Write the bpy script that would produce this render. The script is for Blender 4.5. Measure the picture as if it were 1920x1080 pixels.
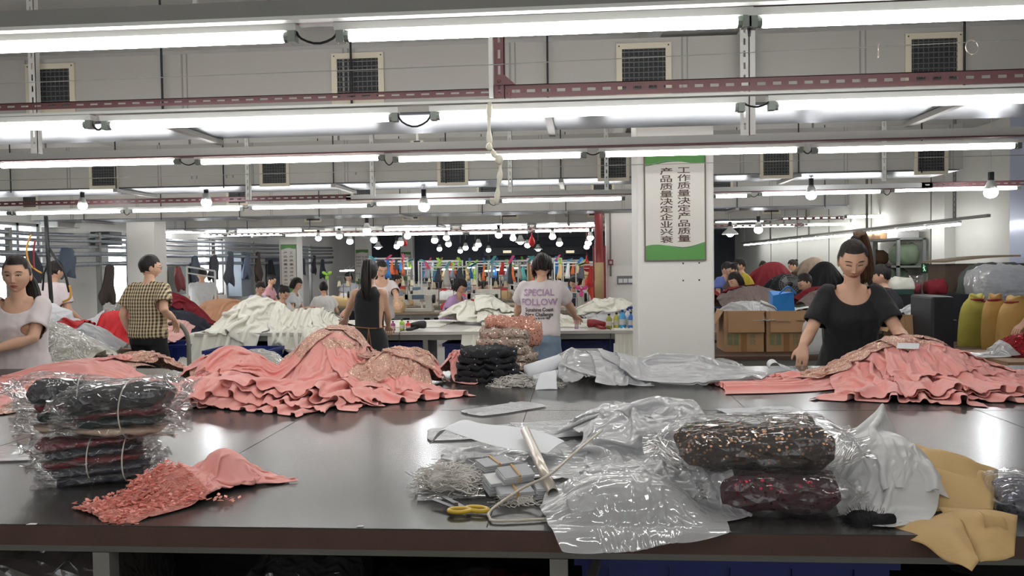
import bpy, math, random
import numpy as np
from mathutils import Vector, Matrix
for o in list(bpy.data.objects): bpy.data.objects.remove(o)
scene = bpy.context.scene
COL = scene.collection
PI = math.pi
# ------------------------------------------------------------------ camera (calibrated on 1920x1080)
FPX = 1550.0; CAMZ = 1.54
YAW = math.radians(4.62); PITCH = math.radians(1.80); ROLL = math.radians(0.80)
_f = np.array([-math.sin(YAW)*math.cos(PITCH), math.cos(YAW)*math.cos(PITCH), -math.sin(PITCH)])
_r0 = np.cross(_f, [0, 0, 1]); _r0 /= np.linalg.norm(_r0); _u0 = np.cross(_r0, _f)
_r = math.cos(ROLL)*_r0 - math.sin(ROLL)*_u0; _u = math.sin(ROLL)*_r0 + math.cos(ROLL)*_u0
cam_data = bpy.data.cameras.new('camera'); cam = bpy.data.objects.new('camera', cam_data); COL.objects.link(cam)
M = Matrix(((_r[0], _u[0], -_f[0], 0), (_r[1], _u[1], -_f[1], 0), (_r[2], _u[2], -_f[2], CAMZ), (0, 0, 0, 1)))
cam.matrix_world = M
cam_data.sensor_width = 36; cam_data.lens = 36*FPX/1920; cam_data.clip_start = 0.05; cam_data.clip_end = 200
scene.camera = cam
# ------------------------------------------------------------------ world, view, light level
w = bpy.data.worlds.new('world'); scene.world = w; w.use_nodes = True
w.node_tree.nodes['Background'].inputs[0].default_value = (0.78, 0.86, 1.0, 1)
w.node_tree.nodes['Background'].inputs[1].default_value = 0.35
scene.view_settings.view_transform = 'Standard'; scene.view_settings.look = 'None'
scene.view_settings.gamma = 1; scene.view_settings.use_curve_mapping = False
scene.view_settings.exposure = 0.32
TUBE_E = 22.0; BULB_E = 26.0; NEAR_BULB_E = 85.0; WINDOW_E = 5.0; FRONT_FILL_E = 0.7
cy = scene.cycles
cy.max_bounces = 7; cy.diffuse_bounces = 4; cy.glossy_bounces = 3; cy.transmission_bounces = 4; cy.transparent_max_bounces = 24
cy.caustics_reflective = False; cy.caustics_refractive = False; cy.sample_clamp_indirect = 4.0
cy.use_denoising = True
# ------------------------------------------------------------------ pixel helpers (measure the photograph; depth is always explicit)
def ray(px, py): return _f + _r*((px-960)/FPX) + _u*((540-py)/FPX)
def P(px, py, Y):
    d = ray(px, py); t = Y/d[1]; return np.array([d[0]*t, Y, CAMZ+d[2]*t])
def Pz(px, py, z):
    d = ray(px, py); t = (z-CAMZ)/d[2]; return np.array([d[0]*t, d[1]*t, z])
def PX(px, py, X):
    d = ray(px, py); t = X/d[0]; return np.array([X, d[1]*t, CAMZ+d[2]*t])
# ------------------------------------------------------------------ materials
MATS = {}
def new_mat(name):
    m = bpy.data.materials.new(name); m.use_nodes = True
    nt = m.node_tree; b = nt.nodes['Principled BSDF']
    return m, nt, b
def lin(c): # srgb 0-255 to linear
    return tuple(((v/255)/12.92 if v/255 <= 0.04045 else (((v/255)+0.055)/1.055)**2.4) for v in c)
def pm(name, col, rough=0.6, metal=0.0, var=0.12, scale=8.0, bump=0.0, bscale=60.0, sheen=0.0, spec=0.5, coat=0.0, alpha=1.0, trans=0.0):
    """procedural surface: noise-varied colour, optional noise bump"""
    if name in MATS: return MATS[name]
    m, nt, b = new_mat(name); N = nt.nodes; L = nt.links
    tc = N.new('ShaderNodeTexCoord'); nz = N.new('ShaderNodeTexNoise'); nz.inputs['Scale'].default_value = scale; nz.inputs['Detail'].default_value = 4
    L.new(tc.outputs['Object'], nz.inputs['Vector'])
    mx = N.new('ShaderNodeMix'); mx.data_type = 'RGBA'
    lo = [max(0, c*(1-var)) for c in col]; hi = [min(1, c*(1+var)) for c in col]
    mx.inputs[6].default_value = (*lo, 1); mx.inputs[7].default_value = (*hi, 1)
    L.new(nz.outputs['Fac'], mx.inputs[0]); L.new(mx.outputs[2], b.inputs['Base Color'])
    b.inputs['Roughness'].default_value = rough; b.inputs['Metallic'].default_value = metal
    b.inputs['Specular IOR Level'].default_value = spec
    if sheen: b.inputs['Sheen Weight'].default_value = sheen; b.inputs['Sheen Roughness'].default_value = 0.5
    if coat: b.inputs['Coat Weight'].default_value = coat; b.inputs['Coat Roughness'].default_value = 0.15
    if alpha < 1: b.inputs['Alpha'].default_value = alpha
    if trans: b.inputs['Transmission Weight'].default_value = trans
    if bump:
        n2 = N.new('ShaderNodeTexNoise'); n2.inputs['Scale'].default_value = bscale; n2.inputs['Detail'].default_value = 3
        L.new(tc.outputs['Object'], n2.inputs['Vector'])
        bp = N.new('ShaderNodeBump'); bp.inputs['Strength'].default_value = bump; bp.inputs['Distance'].default_value = 0.02
        L.new(n2.outputs['Fac'], bp.inputs['Height']); L.new(bp.outputs[0], b.inputs['Normal'])
    MATS[name] = m; return m
def em(name, col, strength):
    if name in MATS: return MATS[name]
    m, nt, b = new_mat(name)
    b.inputs['Base Color'].default_value = (0.9, 0.9, 0.9, 1)
    b.inputs['Emission Color'].default_value = (*col, 1); b.inputs['Emission Strength'].default_value = strength
    MATS[name] = m; return m
def sequin(name, base, flake, dens=180.0, frac=0.35, rough=0.22, base_rough=0.8):
    """cloth sewn with sequins: voronoi cells, each its own tilt, metal flake on fabric"""
    if name in MATS: return MATS[name]
    m, nt, b = new_mat(name); N = nt.nodes; L = nt.links
    tc = N.new('ShaderNodeTexCoord'); v = N.new('ShaderNodeTexVoronoi'); v.inputs['Scale'].default_value = dens
    L.new(tc.outputs['Object'], v.inputs['Vector'])
    sep = N.new('ShaderNodeSeparateColor'); L.new(v.outputs['Color'], sep.inputs[0])
    th = N.new('ShaderNodeMath'); th.operation = 'LESS_THAN'; th.inputs[1].default_value = frac; L.new(sep.outputs[2], th.inputs[0])
    rad = N.new('ShaderNodeMath'); rad.operation = 'LESS_THAN'; rad.inputs[1].default_value = 0.46; L.new(v.outputs['Distance'], rad.inputs[0])
    fac = N.new('ShaderNodeMath'); fac.operation = 'MULTIPLY'; L.new(th.outputs[0], fac.inputs[0]); L.new(rad.outputs[0], fac.inputs[1])
    geo = N.new('ShaderNodeNewGeometry')
    sub = N.new('ShaderNodeVectorMath'); sub.operation = 'SUBTRACT'; sub.inputs[1].default_value = (0.5, 0.5, 0.5); L.new(v.outputs['Color'], sub.inputs[0])
    sc = N.new('ShaderNodeVectorMath'); sc.operation = 'SCALE'; sc.inputs['Scale'].default_value = 1.3; L.new(sub.outputs[0], sc.inputs[0])
    ad = N.new('ShaderNodeVectorMath'); ad.operation = 'ADD'; L.new(geo.outputs['Normal'], ad.inputs[0]); L.new(sc.outputs[0], ad.inputs[1])
    no = N.new('ShaderNodeVectorMath'); no.operation = 'NORMALIZE'; L.new(ad.outputs[0], no.inputs[0])
    fl = N.new('ShaderNodeBsdfPrincipled'); fl.inputs['Metallic'].default_value = 1; fl.inputs['Roughness'].default_value = rough
    hs = N.new('ShaderNodeMix'); hs.data_type = 'RGBA'; hs.inputs[6].default_value = (*flake[0], 1); hs.inputs[7].default_value = (*flake[1], 1)
    L.new(sep.outputs[0], hs.inputs[0]); L.new(hs.outputs[2], fl.inputs['Base Color']); L.new(no.outputs[0], fl.inputs['Normal'])
    nz = N.new('ShaderNodeTexNoise'); nz.inputs['Scale'].default_value = 30; L.new(tc.outputs['Object'], nz.inputs['Vector'])
    bm = N.new('ShaderNodeMix'); bm.data_type = 'RGBA'; bm.inputs[6].default_value = (*[c*0.8 for c in base], 1); bm.inputs[7].default_value = (*[min(1, c*1.15) for c in base], 1)
    L.new(nz.outputs['Fac'], bm.inputs[0]); L.new(bm.outputs[2], b.inputs['Base Color']); b.inputs['Roughness'].default_value = base_rough
    ms = N.new('ShaderNodeMixShader'); L.new(fac.outputs[0], ms.inputs[0]); L.new(b.outputs[0], ms.inputs[1]); L.new(fl.outputs[0], ms.inputs[2])
    out = [n for n in N if n.type == 'OUTPUT_MATERIAL'][0]; L.new(ms.outputs[0], out.inputs['Surface'])
    MATS[name] = m; return m
def film(name, col=(0.95, 0.96, 0.98), body=0.12, edge=0.35, gloss=0.10, rough=0.08, crink=0.5, cscale=28.0):
    """thin polythene: mostly see-through, whiter where seen edge-on, crinkled gloss on top"""
    if name in MATS: return MATS[name]
    m, nt, b = new_mat(name); N = nt.nodes; L = nt.links; N.remove(b)
    tc = N.new('ShaderNodeTexCoord')
    nz = N.new('ShaderNodeTexNoise'); nz.inputs['Scale'].default_value = cscale*0.35; nz.inputs['Detail'].default_value = 2; nz.inputs['Distortion'].default_value = 0.6
    vo = N.new('ShaderNodeTexVoronoi'); vo.feature = 'F1'; vo.inputs['Scale'].default_value = cscale*0.9
    mp = N.new('ShaderNodeMapping'); mp.inputs['Rotation'].default_value = (0.3, 0.2, 0.6); mp.inputs['Scale'].default_value = (0.8, 3.4, 1.5)
    L.new(tc.outputs['Object'], nz.inputs['Vector']); L.new(tc.outputs['Object'], mp.inputs[0]); L.new(mp.outputs[0], vo.inputs['Vector'])
    ab2 = N.new('ShaderNodeMath'); ab2.operation = 'MULTIPLY_ADD'; ab2.inputs[1].default_value = 0.45; L.new(vo.outputs['Distance'], ab2.inputs[0]); L.new(nz.outputs['Fac'], ab2.inputs[2])
    bp = N.new('ShaderNodeBump'); bp.inputs['Strength'].default_value = crink; bp.inputs['Distance'].default_value = 0.035; L.new(ab2.outputs[0], bp.inputs['Height'])
    tr = N.new('ShaderNodeBsdfTransparent'); df = N.new('ShaderNodeBsdfDiffuse'); tl = N.new('ShaderNodeBsdfTranslucent'); gl = N.new('ShaderNodeBsdfGlossy')
    for n in (df, tl): n.inputs['Color'].default_value = (*col, 1)
    gl.inputs['Roughness'].default_value = rough; gl.inputs['Color'].default_value = (1, 1, 1, 1)
    L.new(bp.outputs[0], gl.inputs['Normal']); L.new(bp.outputs[0], df.inputs['Normal'])
    dt = N.new('ShaderNodeMixShader'); dt.inputs[0].default_value = 0.4; L.new(df.outputs[0], dt.inputs[1]); L.new(tl.outputs[0], dt.inputs[2])
    lw = N.new('ShaderNodeLayerWeight'); lw.inputs['Blend'].default_value = 0.35; L.new(bp.outputs[0], lw.inputs['Normal'])
    mr = N.new('ShaderNodeMapRange'); mr.inputs['To Min'].default_value = body; mr.inputs['To Max'].default_value = edge; L.new(lw.outputs['Facing'], mr.inputs[0])
    a = N.new('ShaderNodeMixShader'); L.new(mr.outputs[0], a.inputs[0]); L.new(tr.outputs[0], a.inputs[1]); L.new(dt.outputs[0], a.inputs[2])
    fr = N.new('ShaderNodeMapRange'); fr.inputs['To Min'].default_value = gloss; fr.inputs['To Max'].default_value = min(1, gloss+0.45); L.new(lw.outputs['Fresnel'], fr.inputs[0])
    c = N.new('ShaderNodeMixShader'); L.new(fr.outputs[0], c.inputs[0]); L.new(a.outputs[0], c.inputs[1]); L.new(gl.outputs[0], c.inputs[2])
    out = [n for n in N if n.type == 'OUTPUT_MATERIAL'][0]; L.new(c.outputs[0], out.inputs['Surface'])
    MATS[name] = m; return m
# ------------------------------------------------------------------ mesh builder
class MB:
    def __init__(s): s.v = []; s.f = []; s.m = []; s.n = 0
    def add(s, vs, fs, mi=0):
        vs = np.asarray(vs, float).reshape(-1, 3); s.v.append(vs)
        for f in fs: s.f.append([i+s.n for i in f]); s.m.append(mi)
        s.n += len(vs); return s
    def box(s, c, size, rot=None, mi=0, taper=1.0):
        x, y, z = [q/2 for q in size]
        vs = np.array([[-x,-y,-z],[x,-y,-z],[x,y,-z],[-x,y,-z],[-x*taper,-y*taper,z],[x*taper,-y*taper,z],[x*taper,y*taper,z],[-x*taper,y*taper,z]])
        if rot is not None: vs = vs @ np.array(rot).T
        return s.add(vs+np.array(c), [(0,3,2,1),(4,5,6,7),(0,1,5,4),(1,2,6,5),(2,3,7,6),(3,0,4,7)], mi)
    def bb(s, lo, hi, mi=0):
        lo = np.array(lo, float); hi = np.array(hi, float); return s.box((lo+hi)/2, hi-lo, None, mi)
    def bar(s, p0, p1, a, b=None, mi=0, up=(0,0,1)):
        """square bar from p0 to p1, a wide (sideways), b tall"""
        p0 = np.array(p0, float); p1 = np.array(p1, float); d = p1-p0; L = np.linalg.norm(d); d = d/L
        u = np.array(up, float)
        if abs(d@u) > 0.95: u = np.array([0, 1.0, 0])
        r = np.cross(d, u); r /= np.linalg.norm(r); u = np.cross(r, d)
        return s.box((p0+p1)/2, (a, L, b or a), np.stack([r, d, u], 1), mi)
    def loft(s, rings, cap=True, mi=0, closed=True):
        R = np.asarray(rings, float); k, n, _ = R.shape; fs = []
        m = n if closed else n-1
        for i in range(k-1):
            for j in range(m): fs.append((i*n+j, i*n+(j+1) % n, (i+1)*n+(j+1) % n, (i+1)*n+j))
        if cap and closed: fs.append(tuple(range(n-1, -1, -1))); fs.append(tuple((k-1)*n+j for j in range(n)))
        return s.add(R.reshape(-1, 3), fs, mi)
    def tube(s, pts, r, n=8, mi=0, cap=True):
        pts = [np.array(p, float) for p in pts]; rs = r if hasattr(r, '__len__') else [r]*len(pts)
        rings = []; up = None
        for i, p in enumerate(pts):
            d = pts[min(i+1, len(pts)-1)]-pts[max(i-1, 0)]; d = d/(np.linalg.norm(d)+1e-9)
            if up is None:
                a = np.array([0, 0, 1.0]) if abs(d[2]) < 0.9 else np.array([1.0, 0, 0]); up = np.cross(d, a)
            up = up-d*(up@d); up /= np.linalg.norm(up)+1e-9; b = np.cross(d, up)
            t = np.arange(n)*2*PI/n
            rings.append(p+rs[i]*(np.cos(t)[:, None]*up+np.sin(t)[:, None]*b))
        return s.loft(rings, cap, mi)
    def ell(s, c, rad, nu=14, nv=9, mi=0, rot=None, fn=None):
        rings = []
        th = np.linspace(0, PI, nv); ph = np.arange(nu)*2*PI/nu
        vs = [];
        for t in th[1:-1]:
            for p in ph: vs.append((math.sin(t)*math.cos(p), math.sin(t)*math.sin(p), math.cos(t)))
        vs = np.array([(0,0,1)]+vs+[(0,0,-1)], float)
        if fn is not None: vs = fn(vs)
        vs = vs*np.array(rad)
        if rot is not None: vs = vs @ np.array(rot).T
        fs = []; k = nv-2
        for j in range(nu): fs.append((0, 1+j, 1+(j+1) % nu)); fs.append((len(vs)-1, 1+(k-1)*nu+(j+1) % nu, 1+(k-1)*nu+j))
        for i in range(k-1):
            for j in range(nu): fs.append((1+i*nu+j, 1+(i+1)*nu+j, 1+(i+1)*nu+(j+1) % nu, 1+i*nu+(j+1) % nu))
        return s.add(vs+np.array(c), fs, mi)
    def grid(s, G, mi=0, wrap=False):
        G = np.asarray(G, float); a, b, _ = G.shape
        fs = [(i*b+j, i*b+(j+1) % b, (i+1)*b+(j+1) % b, (i+1)*b+j) for i in range(a-1) for j in range(b if wrap else b-1)]
        return s.add(G.reshape(-1, 3), fs, mi)
    def prism(s, pts2, y0, y1, axis='y', mi=0):
        """outline in (a,b) pushed along an axis; axis y: (x,z) outline"""
        n = len(pts2); V = []
        for q in (y0, y1):
            for a, b in pts2: V.append({'y': (a, q, b), 'x': (q, a, b), 'z': (a, b, q)}[axis])
        fs = [tuple(range(n-1, -1, -1)), tuple(range(n, 2*n))]+[(i, (i+1) % n, n+(i+1) % n, n+i) for i in range(n)]
        return s.add(V, fs, mi)
    def move(s, off):
        s.v = [a+np.array(off) for a in s.v]; return s
    def xf(s, mat):
        mat = np.array(mat, float); s.v = [a @ mat[:3, :3].T+mat[:3, 3] for a in s.v]; return s
    def build(s, name, mats, parent=None, smooth=False, local=False):
        V = np.concatenate(s.v) if s.v else np.zeros((0, 3))
        me = bpy.data.meshes.new(name)
        o = bpy.data.objects.new(name, me); COL.objects.link(o)
        if parent is not None:
            o.parent = parent
            if not local: V = V-np.array(wloc(parent))
        elif not local:
            lo = V.min(0); hi = V.max(0); c = np.array([(lo[0]+hi[0])/2, (lo[1]+hi[1])/2, lo[2]]); V = V-c; o.location = c
        me.from_pydata(V.tolist(), [], s.f)
        for m in (mats if isinstance(mats, (list, tuple)) else [mats]): me.materials.append(m)
        if len(me.materials) > 1: me.polygons.foreach_set('material_index', s.m)
        if smooth: me.polygons.foreach_set('use_smooth', [True]*len(me.polygons))
        me.update(); return o
def wloc(o):
    p = np.array(o.location)
    while o.parent is not None: o = o.parent; p = p+np.array(o.location)
    return p
def tag(o, label, cat, group=None, kind=None):
    o['label'] = label; o['category'] = cat
    if group: o['group'] = group
    if kind: o['kind'] = kind
    return o
def thing(name, label, cat, loc=(0, 0, 0), group=None):
    o = bpy.data.objects.new(name, None); o.location = loc; o.empty_display_size = 0.1; COL.objects.link(o)
    return tag(o, label, cat, group)
def struct(o):
    o['kind'] = 'structure'; return o
def dup(root, loc=None, rotz=None, label=None, scale=None):
    r = root.copy(); COL.objects.link(r)
    if loc is not None: r.location = loc
    if rotz is not None: r.rotation_euler = (0, 0, rotz)
    if scale is not None: r.scale = (scale,)*3 if not hasattr(scale, '__len__') else scale
    if label: r['label'] = label
    for ch in root.children:
        c = ch.copy(); COL.objects.link(c); c.parent = r
        for g in ch.children:
            d = g.copy(); COL.objects.link(d); d.parent = c
    return r
def rotz(a): c, s = math.cos(a), math.sin(a); return np.array([[c,-s,0],[s,c,0],[0,0,1]])
def rotx(a): c, s = math.cos(a), math.sin(a); return np.array([[1,0,0],[0,c,-s],[0,s,c]])
def roty(a): c, s = math.cos(a), math.sin(a); return np.array([[c,0,s],[0,1,0],[-s,0,c]])
def bevel(o, w=0.004, seg=2):
    m = o.modifiers.new('bevel', 'BEVEL'); m.width = w; m.segments = seg; m.limit_method = 'ANGLE'; return o
def subsurf(o, n=1):
    m = o.modifiers.new('subsurf', 'SUBSURF'); m.levels = n; m.render_levels = n; return o
def solid(o, t=0.003, off=0.0):
    m = o.modifiers.new('solid', 'SOLIDIFY'); m.thickness = t; m.offset = off; return o
def smooth(o):
    o.data.polygons.foreach_set('use_smooth', [True]*len(o.data.polygons)); return o
def vnoise(p, seed=0):
    """cheap smooth 3-d noise, vectorised: sum of random sines"""
    r = np.random.RandomState(seed); p = np.asarray(p, float); out = np.zeros(p.shape[:-1])
    for k in range(7):
        d = r.normal(size=3); d *= (0.6+r.rand()*1.2)/np.linalg.norm(d)*2*PI; out = out+np.sin(p @ d+r.rand()*6.28+1.3*np.sin(p @ r.normal(size=3)*2.0+r.rand()*6))
    return out/3.5
def curve_pts(pts, n=24):
    """catmull-rom through points"""
    p = np.array(pts, float); p = np.vstack([2*p[0]-p[1], p, 2*p[-1]-p[-2]]); out = []
    k = len(p)-3
    for i in range(n):
        t = i/(n-1)*k; j = min(int(t), k-1); u = t-j; a, b, c, d = p[j:j+4]
        out.append(0.5*((2*b)+(c-a)*u+(2*a-5*b+4*c-d)*u*u+(3*b-a-3*c+d)*u**3))
    return np.array(out)
# ================================================================== ROOM
XL, XR, YB, YF, ZC = -7.3, 5.0, 27.0, -2.6, 3.15
m_wall = pm('wall_paint', lin((232, 230, 226)), 0.7, var=0.05, scale=2, bump=0.05, bscale=90)
m_ceil = pm('ceiling_paint', lin((206, 205, 203)), 0.8, var=0.05, scale=1.5)
m_floor = pm('floor_concrete', lin((176, 172, 166)), 0.45, var=0.25, scale=3)
m_dark = pm('dark_wall', lin((70, 74, 84)), 0.7, var=0.15, scale=2)  # dimness of the unlit far end is put into this wall colour
def sbox(name, lo, hi, m): return struct(MB().bb(lo, hi).build(name, m))
sbox('floor', (XL-0.2, YF-0.2, -0.1), (XR+1.2, YB+0.2, 0), m_floor)
sbox('ceiling', (XL-0.2, YF-0.2, ZC), (XR+1.2, YB+0.2, ZC+0.1), m_ceil)
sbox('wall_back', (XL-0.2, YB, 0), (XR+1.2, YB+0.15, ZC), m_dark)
mb = MB(); xs_ = XL-0.2        # wall behind the camera, cut for the added fill windows
for xw_ in np.arange(-6.4, 4.4, 2.2):
    mb.bb((xs_, YF-0.15, 0), (xw_, YF, ZC)); mb.bb((xw_, YF-0.15, 0), (xw_+1.8, YF, 1.15)); mb.bb((xw_, YF-0.15, 2.75), (xw_+1.8, YF, ZC)); xs_ = xw_+1.8
mb.bb((xs_, YF-0.15, 0), (XR+1.2, YF, ZC)); struct(mb.build('wall_front', m_wall))
# left wall with daylight windows: wall strips around the openings
wins = [(9.9, 10.75, 0.95, 2.15), (12.35, 13.55, 0.95, 2.10), (15.4, 16.6, 0.95, 2.1), (20.0, 21.2, 0.95, 2.1)]
mb = MB(); y = YF
for (a, b, z0, z1) in wins:
    mb.bb((XL-0.18, y, 0), (XL, a, ZC)); mb.bb((XL-0.18, a, 0), (XL, b, z0)); mb.bb((XL-0.18, a, z1), (XL, b, ZC)); y = b
mb.bb((XL-0.18, y, 0), (XL, YB, ZC)); struct(mb.build('wall_left', m_wall))
m_day = em('window_daylight', (0.93, 0.97, 1.0), WINDOW_E)
m_frame = pm('window_frame_paint', lin((150, 152, 150)), 0.5)
for i, (a, b, z0, z1) in enumerate(wins):
    mb = MB()
    for yy in (a+0.02, (a+b)/2, b-0.02): mb.bb((XL-0.12, yy-0.025, z0), (XL-0.04, yy+0.025, z1))
    for zz in (z0+0.02, z0+(z1-z0)*0.68, z1-0.02): mb.bb((XL-0.12, a, zz-0.02), (XL-0.04, b, zz+0.02))
    wo = struct(mb.build('window_%d' % (i+1), m_frame))
    MB().bb((XL-0.17, a, z0), (XL-0.15, b, z1)).build('window_pane', m_day, wo)
m_fill_pane = em('window_daylight_behind', (0.95, 0.97, 1.0), FRONT_FILL_E)  # glowing windows added out of view to fill surfaces that face the camera
for i, xw_ in enumerate(np.arange(-6.4, 4.4, 2.2)):
    mb = MB()
    for xx in (xw_+0.02, xw_+0.9, xw_+1.78): mb.bb((xx-0.025, YF-0.12, 1.15), (xx+0.025, YF-0.04, 2.75))
    for zz in (1.17, 2.2, 2.73): mb.bb((xw_, YF-0.12, zz-0.02), (xw_+1.8, YF-0.04, zz+0.02))
    wo = struct(mb.build('window_%d' % (i+5), m_frame)); MB().bb((xw_, YF-0.15, 1.15), (xw_+1.8, YF-0.13, 2.75)).build('window_pane', m_fill_pane, wo)
# right wall, far part white panels, near part glossy bluish sheet
sbox('wall_right', (XR, YF, 0), (XR+0.15, YB, ZC), pm('panel_wall', lin((216, 217, 211)), 0.6, var=0.04))
m_sheet = pm('blue_white_sheet', lin((190, 198, 222)), 0.28, metal=0.3, var=0.04, scale=2)
sbox('trim_1', (XR-0.03, 5.0, 0), (XR, 10.0, ZC), m_sheet)
mb = MB()
for yy in (12.2, 14.6, 17.0, 19.4, 22.0): mb.bb((XR-0.012, yy-0.01, 0), (XR, yy+0.01, ZC))
struct(mb.build('trim_2', pm('panel_seam', lin((120, 120, 118)), 0.6)))
sbox('trim_3', (XR-0.14, 11.45, 0), (XR, 11.85, ZC), pm('column_white', lin((218, 218, 214)), 0.6, var=0.04))
# ceiling beams
mb = MB()
for yb in (0.2, 6.0, 12.0, 18.0, 24.0): mb.bb((XL, yb-0.0, ZC-0.38), (XR, yb+0.35, ZC))
struct(mb.build('trim_4', m_ceil))
mb = MB()
for xb in (-6.6, 0.45): mb.bb((xb, YF, ZC-0.42), (xb+0.4, YB, ZC))
struct(mb.build('trim_5', m_ceil))
# pillars
m_pillar = pm('pillar_paint', lin((236, 234, 230)), 0.65, var=0.04, scale=3, bump=0.04, bscale=70)
def pillar(n, x0, x1, y0, y1): return bevel(struct(MB().bb((x0, y0, 0), (x1, y1, ZC)).build(n, m_pillar)), 0.012)
xa = P(1196, 600, 6.0)[0]; xb = P(1340, 600, 6.0)[0]
pillar('pillar_1', xa, xb, 6.0, 6.58)
xa2 = P(1137, 500, 12.0)[0]
pillar('pillar_2', xa2, xa2+0.62, 12.0, 12.5)
for i, (x0p, x1p, yy) in enumerate([(238, 291, 11.9), (524, 558, 17.9), (666, 692, 24.0)]):
    pillar('pillar_%d' % (i+3), P(x0p, 500, yy)[0], P(x1p, 500, yy)[0], yy, yy+0.36)
xw = P(751, 490, 26.4)[0]; pillar('pillar_6', xw, xw+0.4, 26.4, 26.75)
# dark mezzanine fascia and glazed office front at the back
mb = MB(); mb.bb((-3.0, 26.2, 1.75), (0.2, 26.35, 2.0)); mb.bb((-3.0, 26.2, 2.3), (4.9, 26.5, 2.5))
for xx in np.arange(-2.9, 0.3, 0.78): mb.bb((xx, 26.25, 0), (xx+0.1, 26.35, 1.8))
struct(mb.build('trim_6', pm('dark_steel', lin((48, 50, 58)), 0.5)))
# ================================================================== AIR DUCTS
m_duct = pm('duct_board', lin((172, 170, 165)), 0.55, var=0.05, scale=1.3)
m_foil = pm('duct_foil', lin((112, 118, 128)), 0.33, metal=0.7, var=0.2, scale=2.5, bump=0.35, bscale=2.5)
m_seam = pm('duct_seam', lin((140, 138, 134)), 0.5)
m_vframe = pm('vent_frame', lin((206, 199, 180)), 0.5, var=0.05)
m_vdark = pm('vent_dark', lin((40, 42, 46)), 0.7)
m_vgrille = pm('vent_grille', lin((120, 122, 122)), 0.4, metal=0.5)
def vent_parts(par, x, y, z, ww=0.225, hh=0.215):
    f = MB(); t = 0.03
    f.bb((x-ww/2-t, y-0.014, z-hh/2-t), (x-ww/2, y, z+hh/2+t)); f.bb((x+ww/2, y-0.014, z-hh/2-t), (x+ww/2+t, y, z+hh/2+t))
    f.bb((x-ww/2, y-0.014, z-hh/2-t), (x+ww/2, y, z-hh/2)); f.bb((x-ww/2, y-0.014, z+hh/2), (x+ww/2, y, z+hh/2+t))
    for sx in (-1, 1): f.ell((x+sx*(ww/2+t*0.5), y-0.015, z+hh/2+t*0.5), (0.004,)*3, 6, 5, mi=1)
    v = f.build('vent_frame', [m_vframe, m_vdark], par)
    MB().bb((x-ww/2, y-0.002, z-hh/2), (x+ww/2, y-0.0005, z+hh/2)).build('vent_backing', m_vdark, v)
    g = MB()
    for k in range(8): g.box((x, y-0.008, z-hh/2+hh*(k+0.5)/8), (ww, 0.012, 0.004), rotx(0.5))
    for k in range(9): g.bb((x-ww/2+ww*(k+0.5)/9-0.0015, y-0.005, z-hh/2), (x-ww/2+ww*(k+0.5)/9+0.0015, y-0.003, z+hh/2))
    g.build('vent_grille', m_vgrille, v)
ducts = [ # y, z0, z1, x0, x1, vent pixels, label
 (4.4, 2.35, 2.70, -7.2, 3.6, [(97, 180), (672, 165), (1207, 152), (1750, 131)], 'boxed pale air duct nearest the camera, above the second lamp row'),
 (7.55, 2.30, 2.69, -7.2, 3.36, [(195, 327), (515, 322), (849, 320), (1150, 311), (1455, 306), (1745, 298)], 'boxed pale air duct second from the camera, crossing behind the poster pillar'),
 (10.4, 2.18, 2.62, -7.2, 3.3, [(53, 373), (445, 364), (679, 360), (915, 357), (1130, 353), (1352, 347)], 'boxed pale air duct third from the camera, above the fourth lamp row'),
 (13.2, 2.17, 2.56, -7.2, 3.2, [(587, 401), (770, 396), (955, 392), (1118, 387), (1446, 381)], 'boxed pale air duct fourth from the camera, its end open above the right workshop'),
 (16.0, 2.14, 2.55, -7.2, 3.0, [(581, 417), (733, 415), (885, 411), (1035, 407)], 'boxed pale air duct farthest from the camera, over the sewing lines')]
for (yd, z0, z1, x0, x1, vp, lab) in ducts:
    t = thing('air_duct', lab, 'air duct', ((x0+x1)/2, yd, z0), 'air ducts under the ceiling')
    mb = MB(); mb.bb((x0+0.02, yd+0.02, z0-0.012), (x1-0.02, yd+0.65, z0-0.002))
    mb.build('foil_underside', m_foil, t)
    s = MB().bb((x0, yd, z0), (x1, yd+0.66, z1))
    for xs in np.arange(x0+0.55, x1, 0.9):
        s.bb((xs-0.004, yd-0.003, z0), (xs+0.004, yd+0.001, z1), 1); s.bb((xs+0.024, yd-0.003, z0), (xs+0.03, yd+0.001, z1), 1)
    s.build('duct_body', [m_duct, m_seam], t)
    for (px, py) in vp:
        p = P(px, py, yd); vent_parts(t, p[0], yd, (2.535 if yd < 5 else p[2] if yd < 9 else z0+0.28 if yd < 12 else z0+0.2))
    r = 0
    for xs in np.arange(x0+0.75, x1, 1.05):
        MB().tube([(xs, yd-0.03, z0-0.03), (xs, yd-0.03, ZC)], 0.006, 6).build('hanger_rod', m_vdark, t)
    for xs in np.arange(x0+0.75, x1, 2.1):
        MB().bb((xs-0.02, yd-0.05, z0-0.045), (xs+0.02, yd+0.70, z0-0.015)).build('hanger_channel', m_seam, t)
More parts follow.
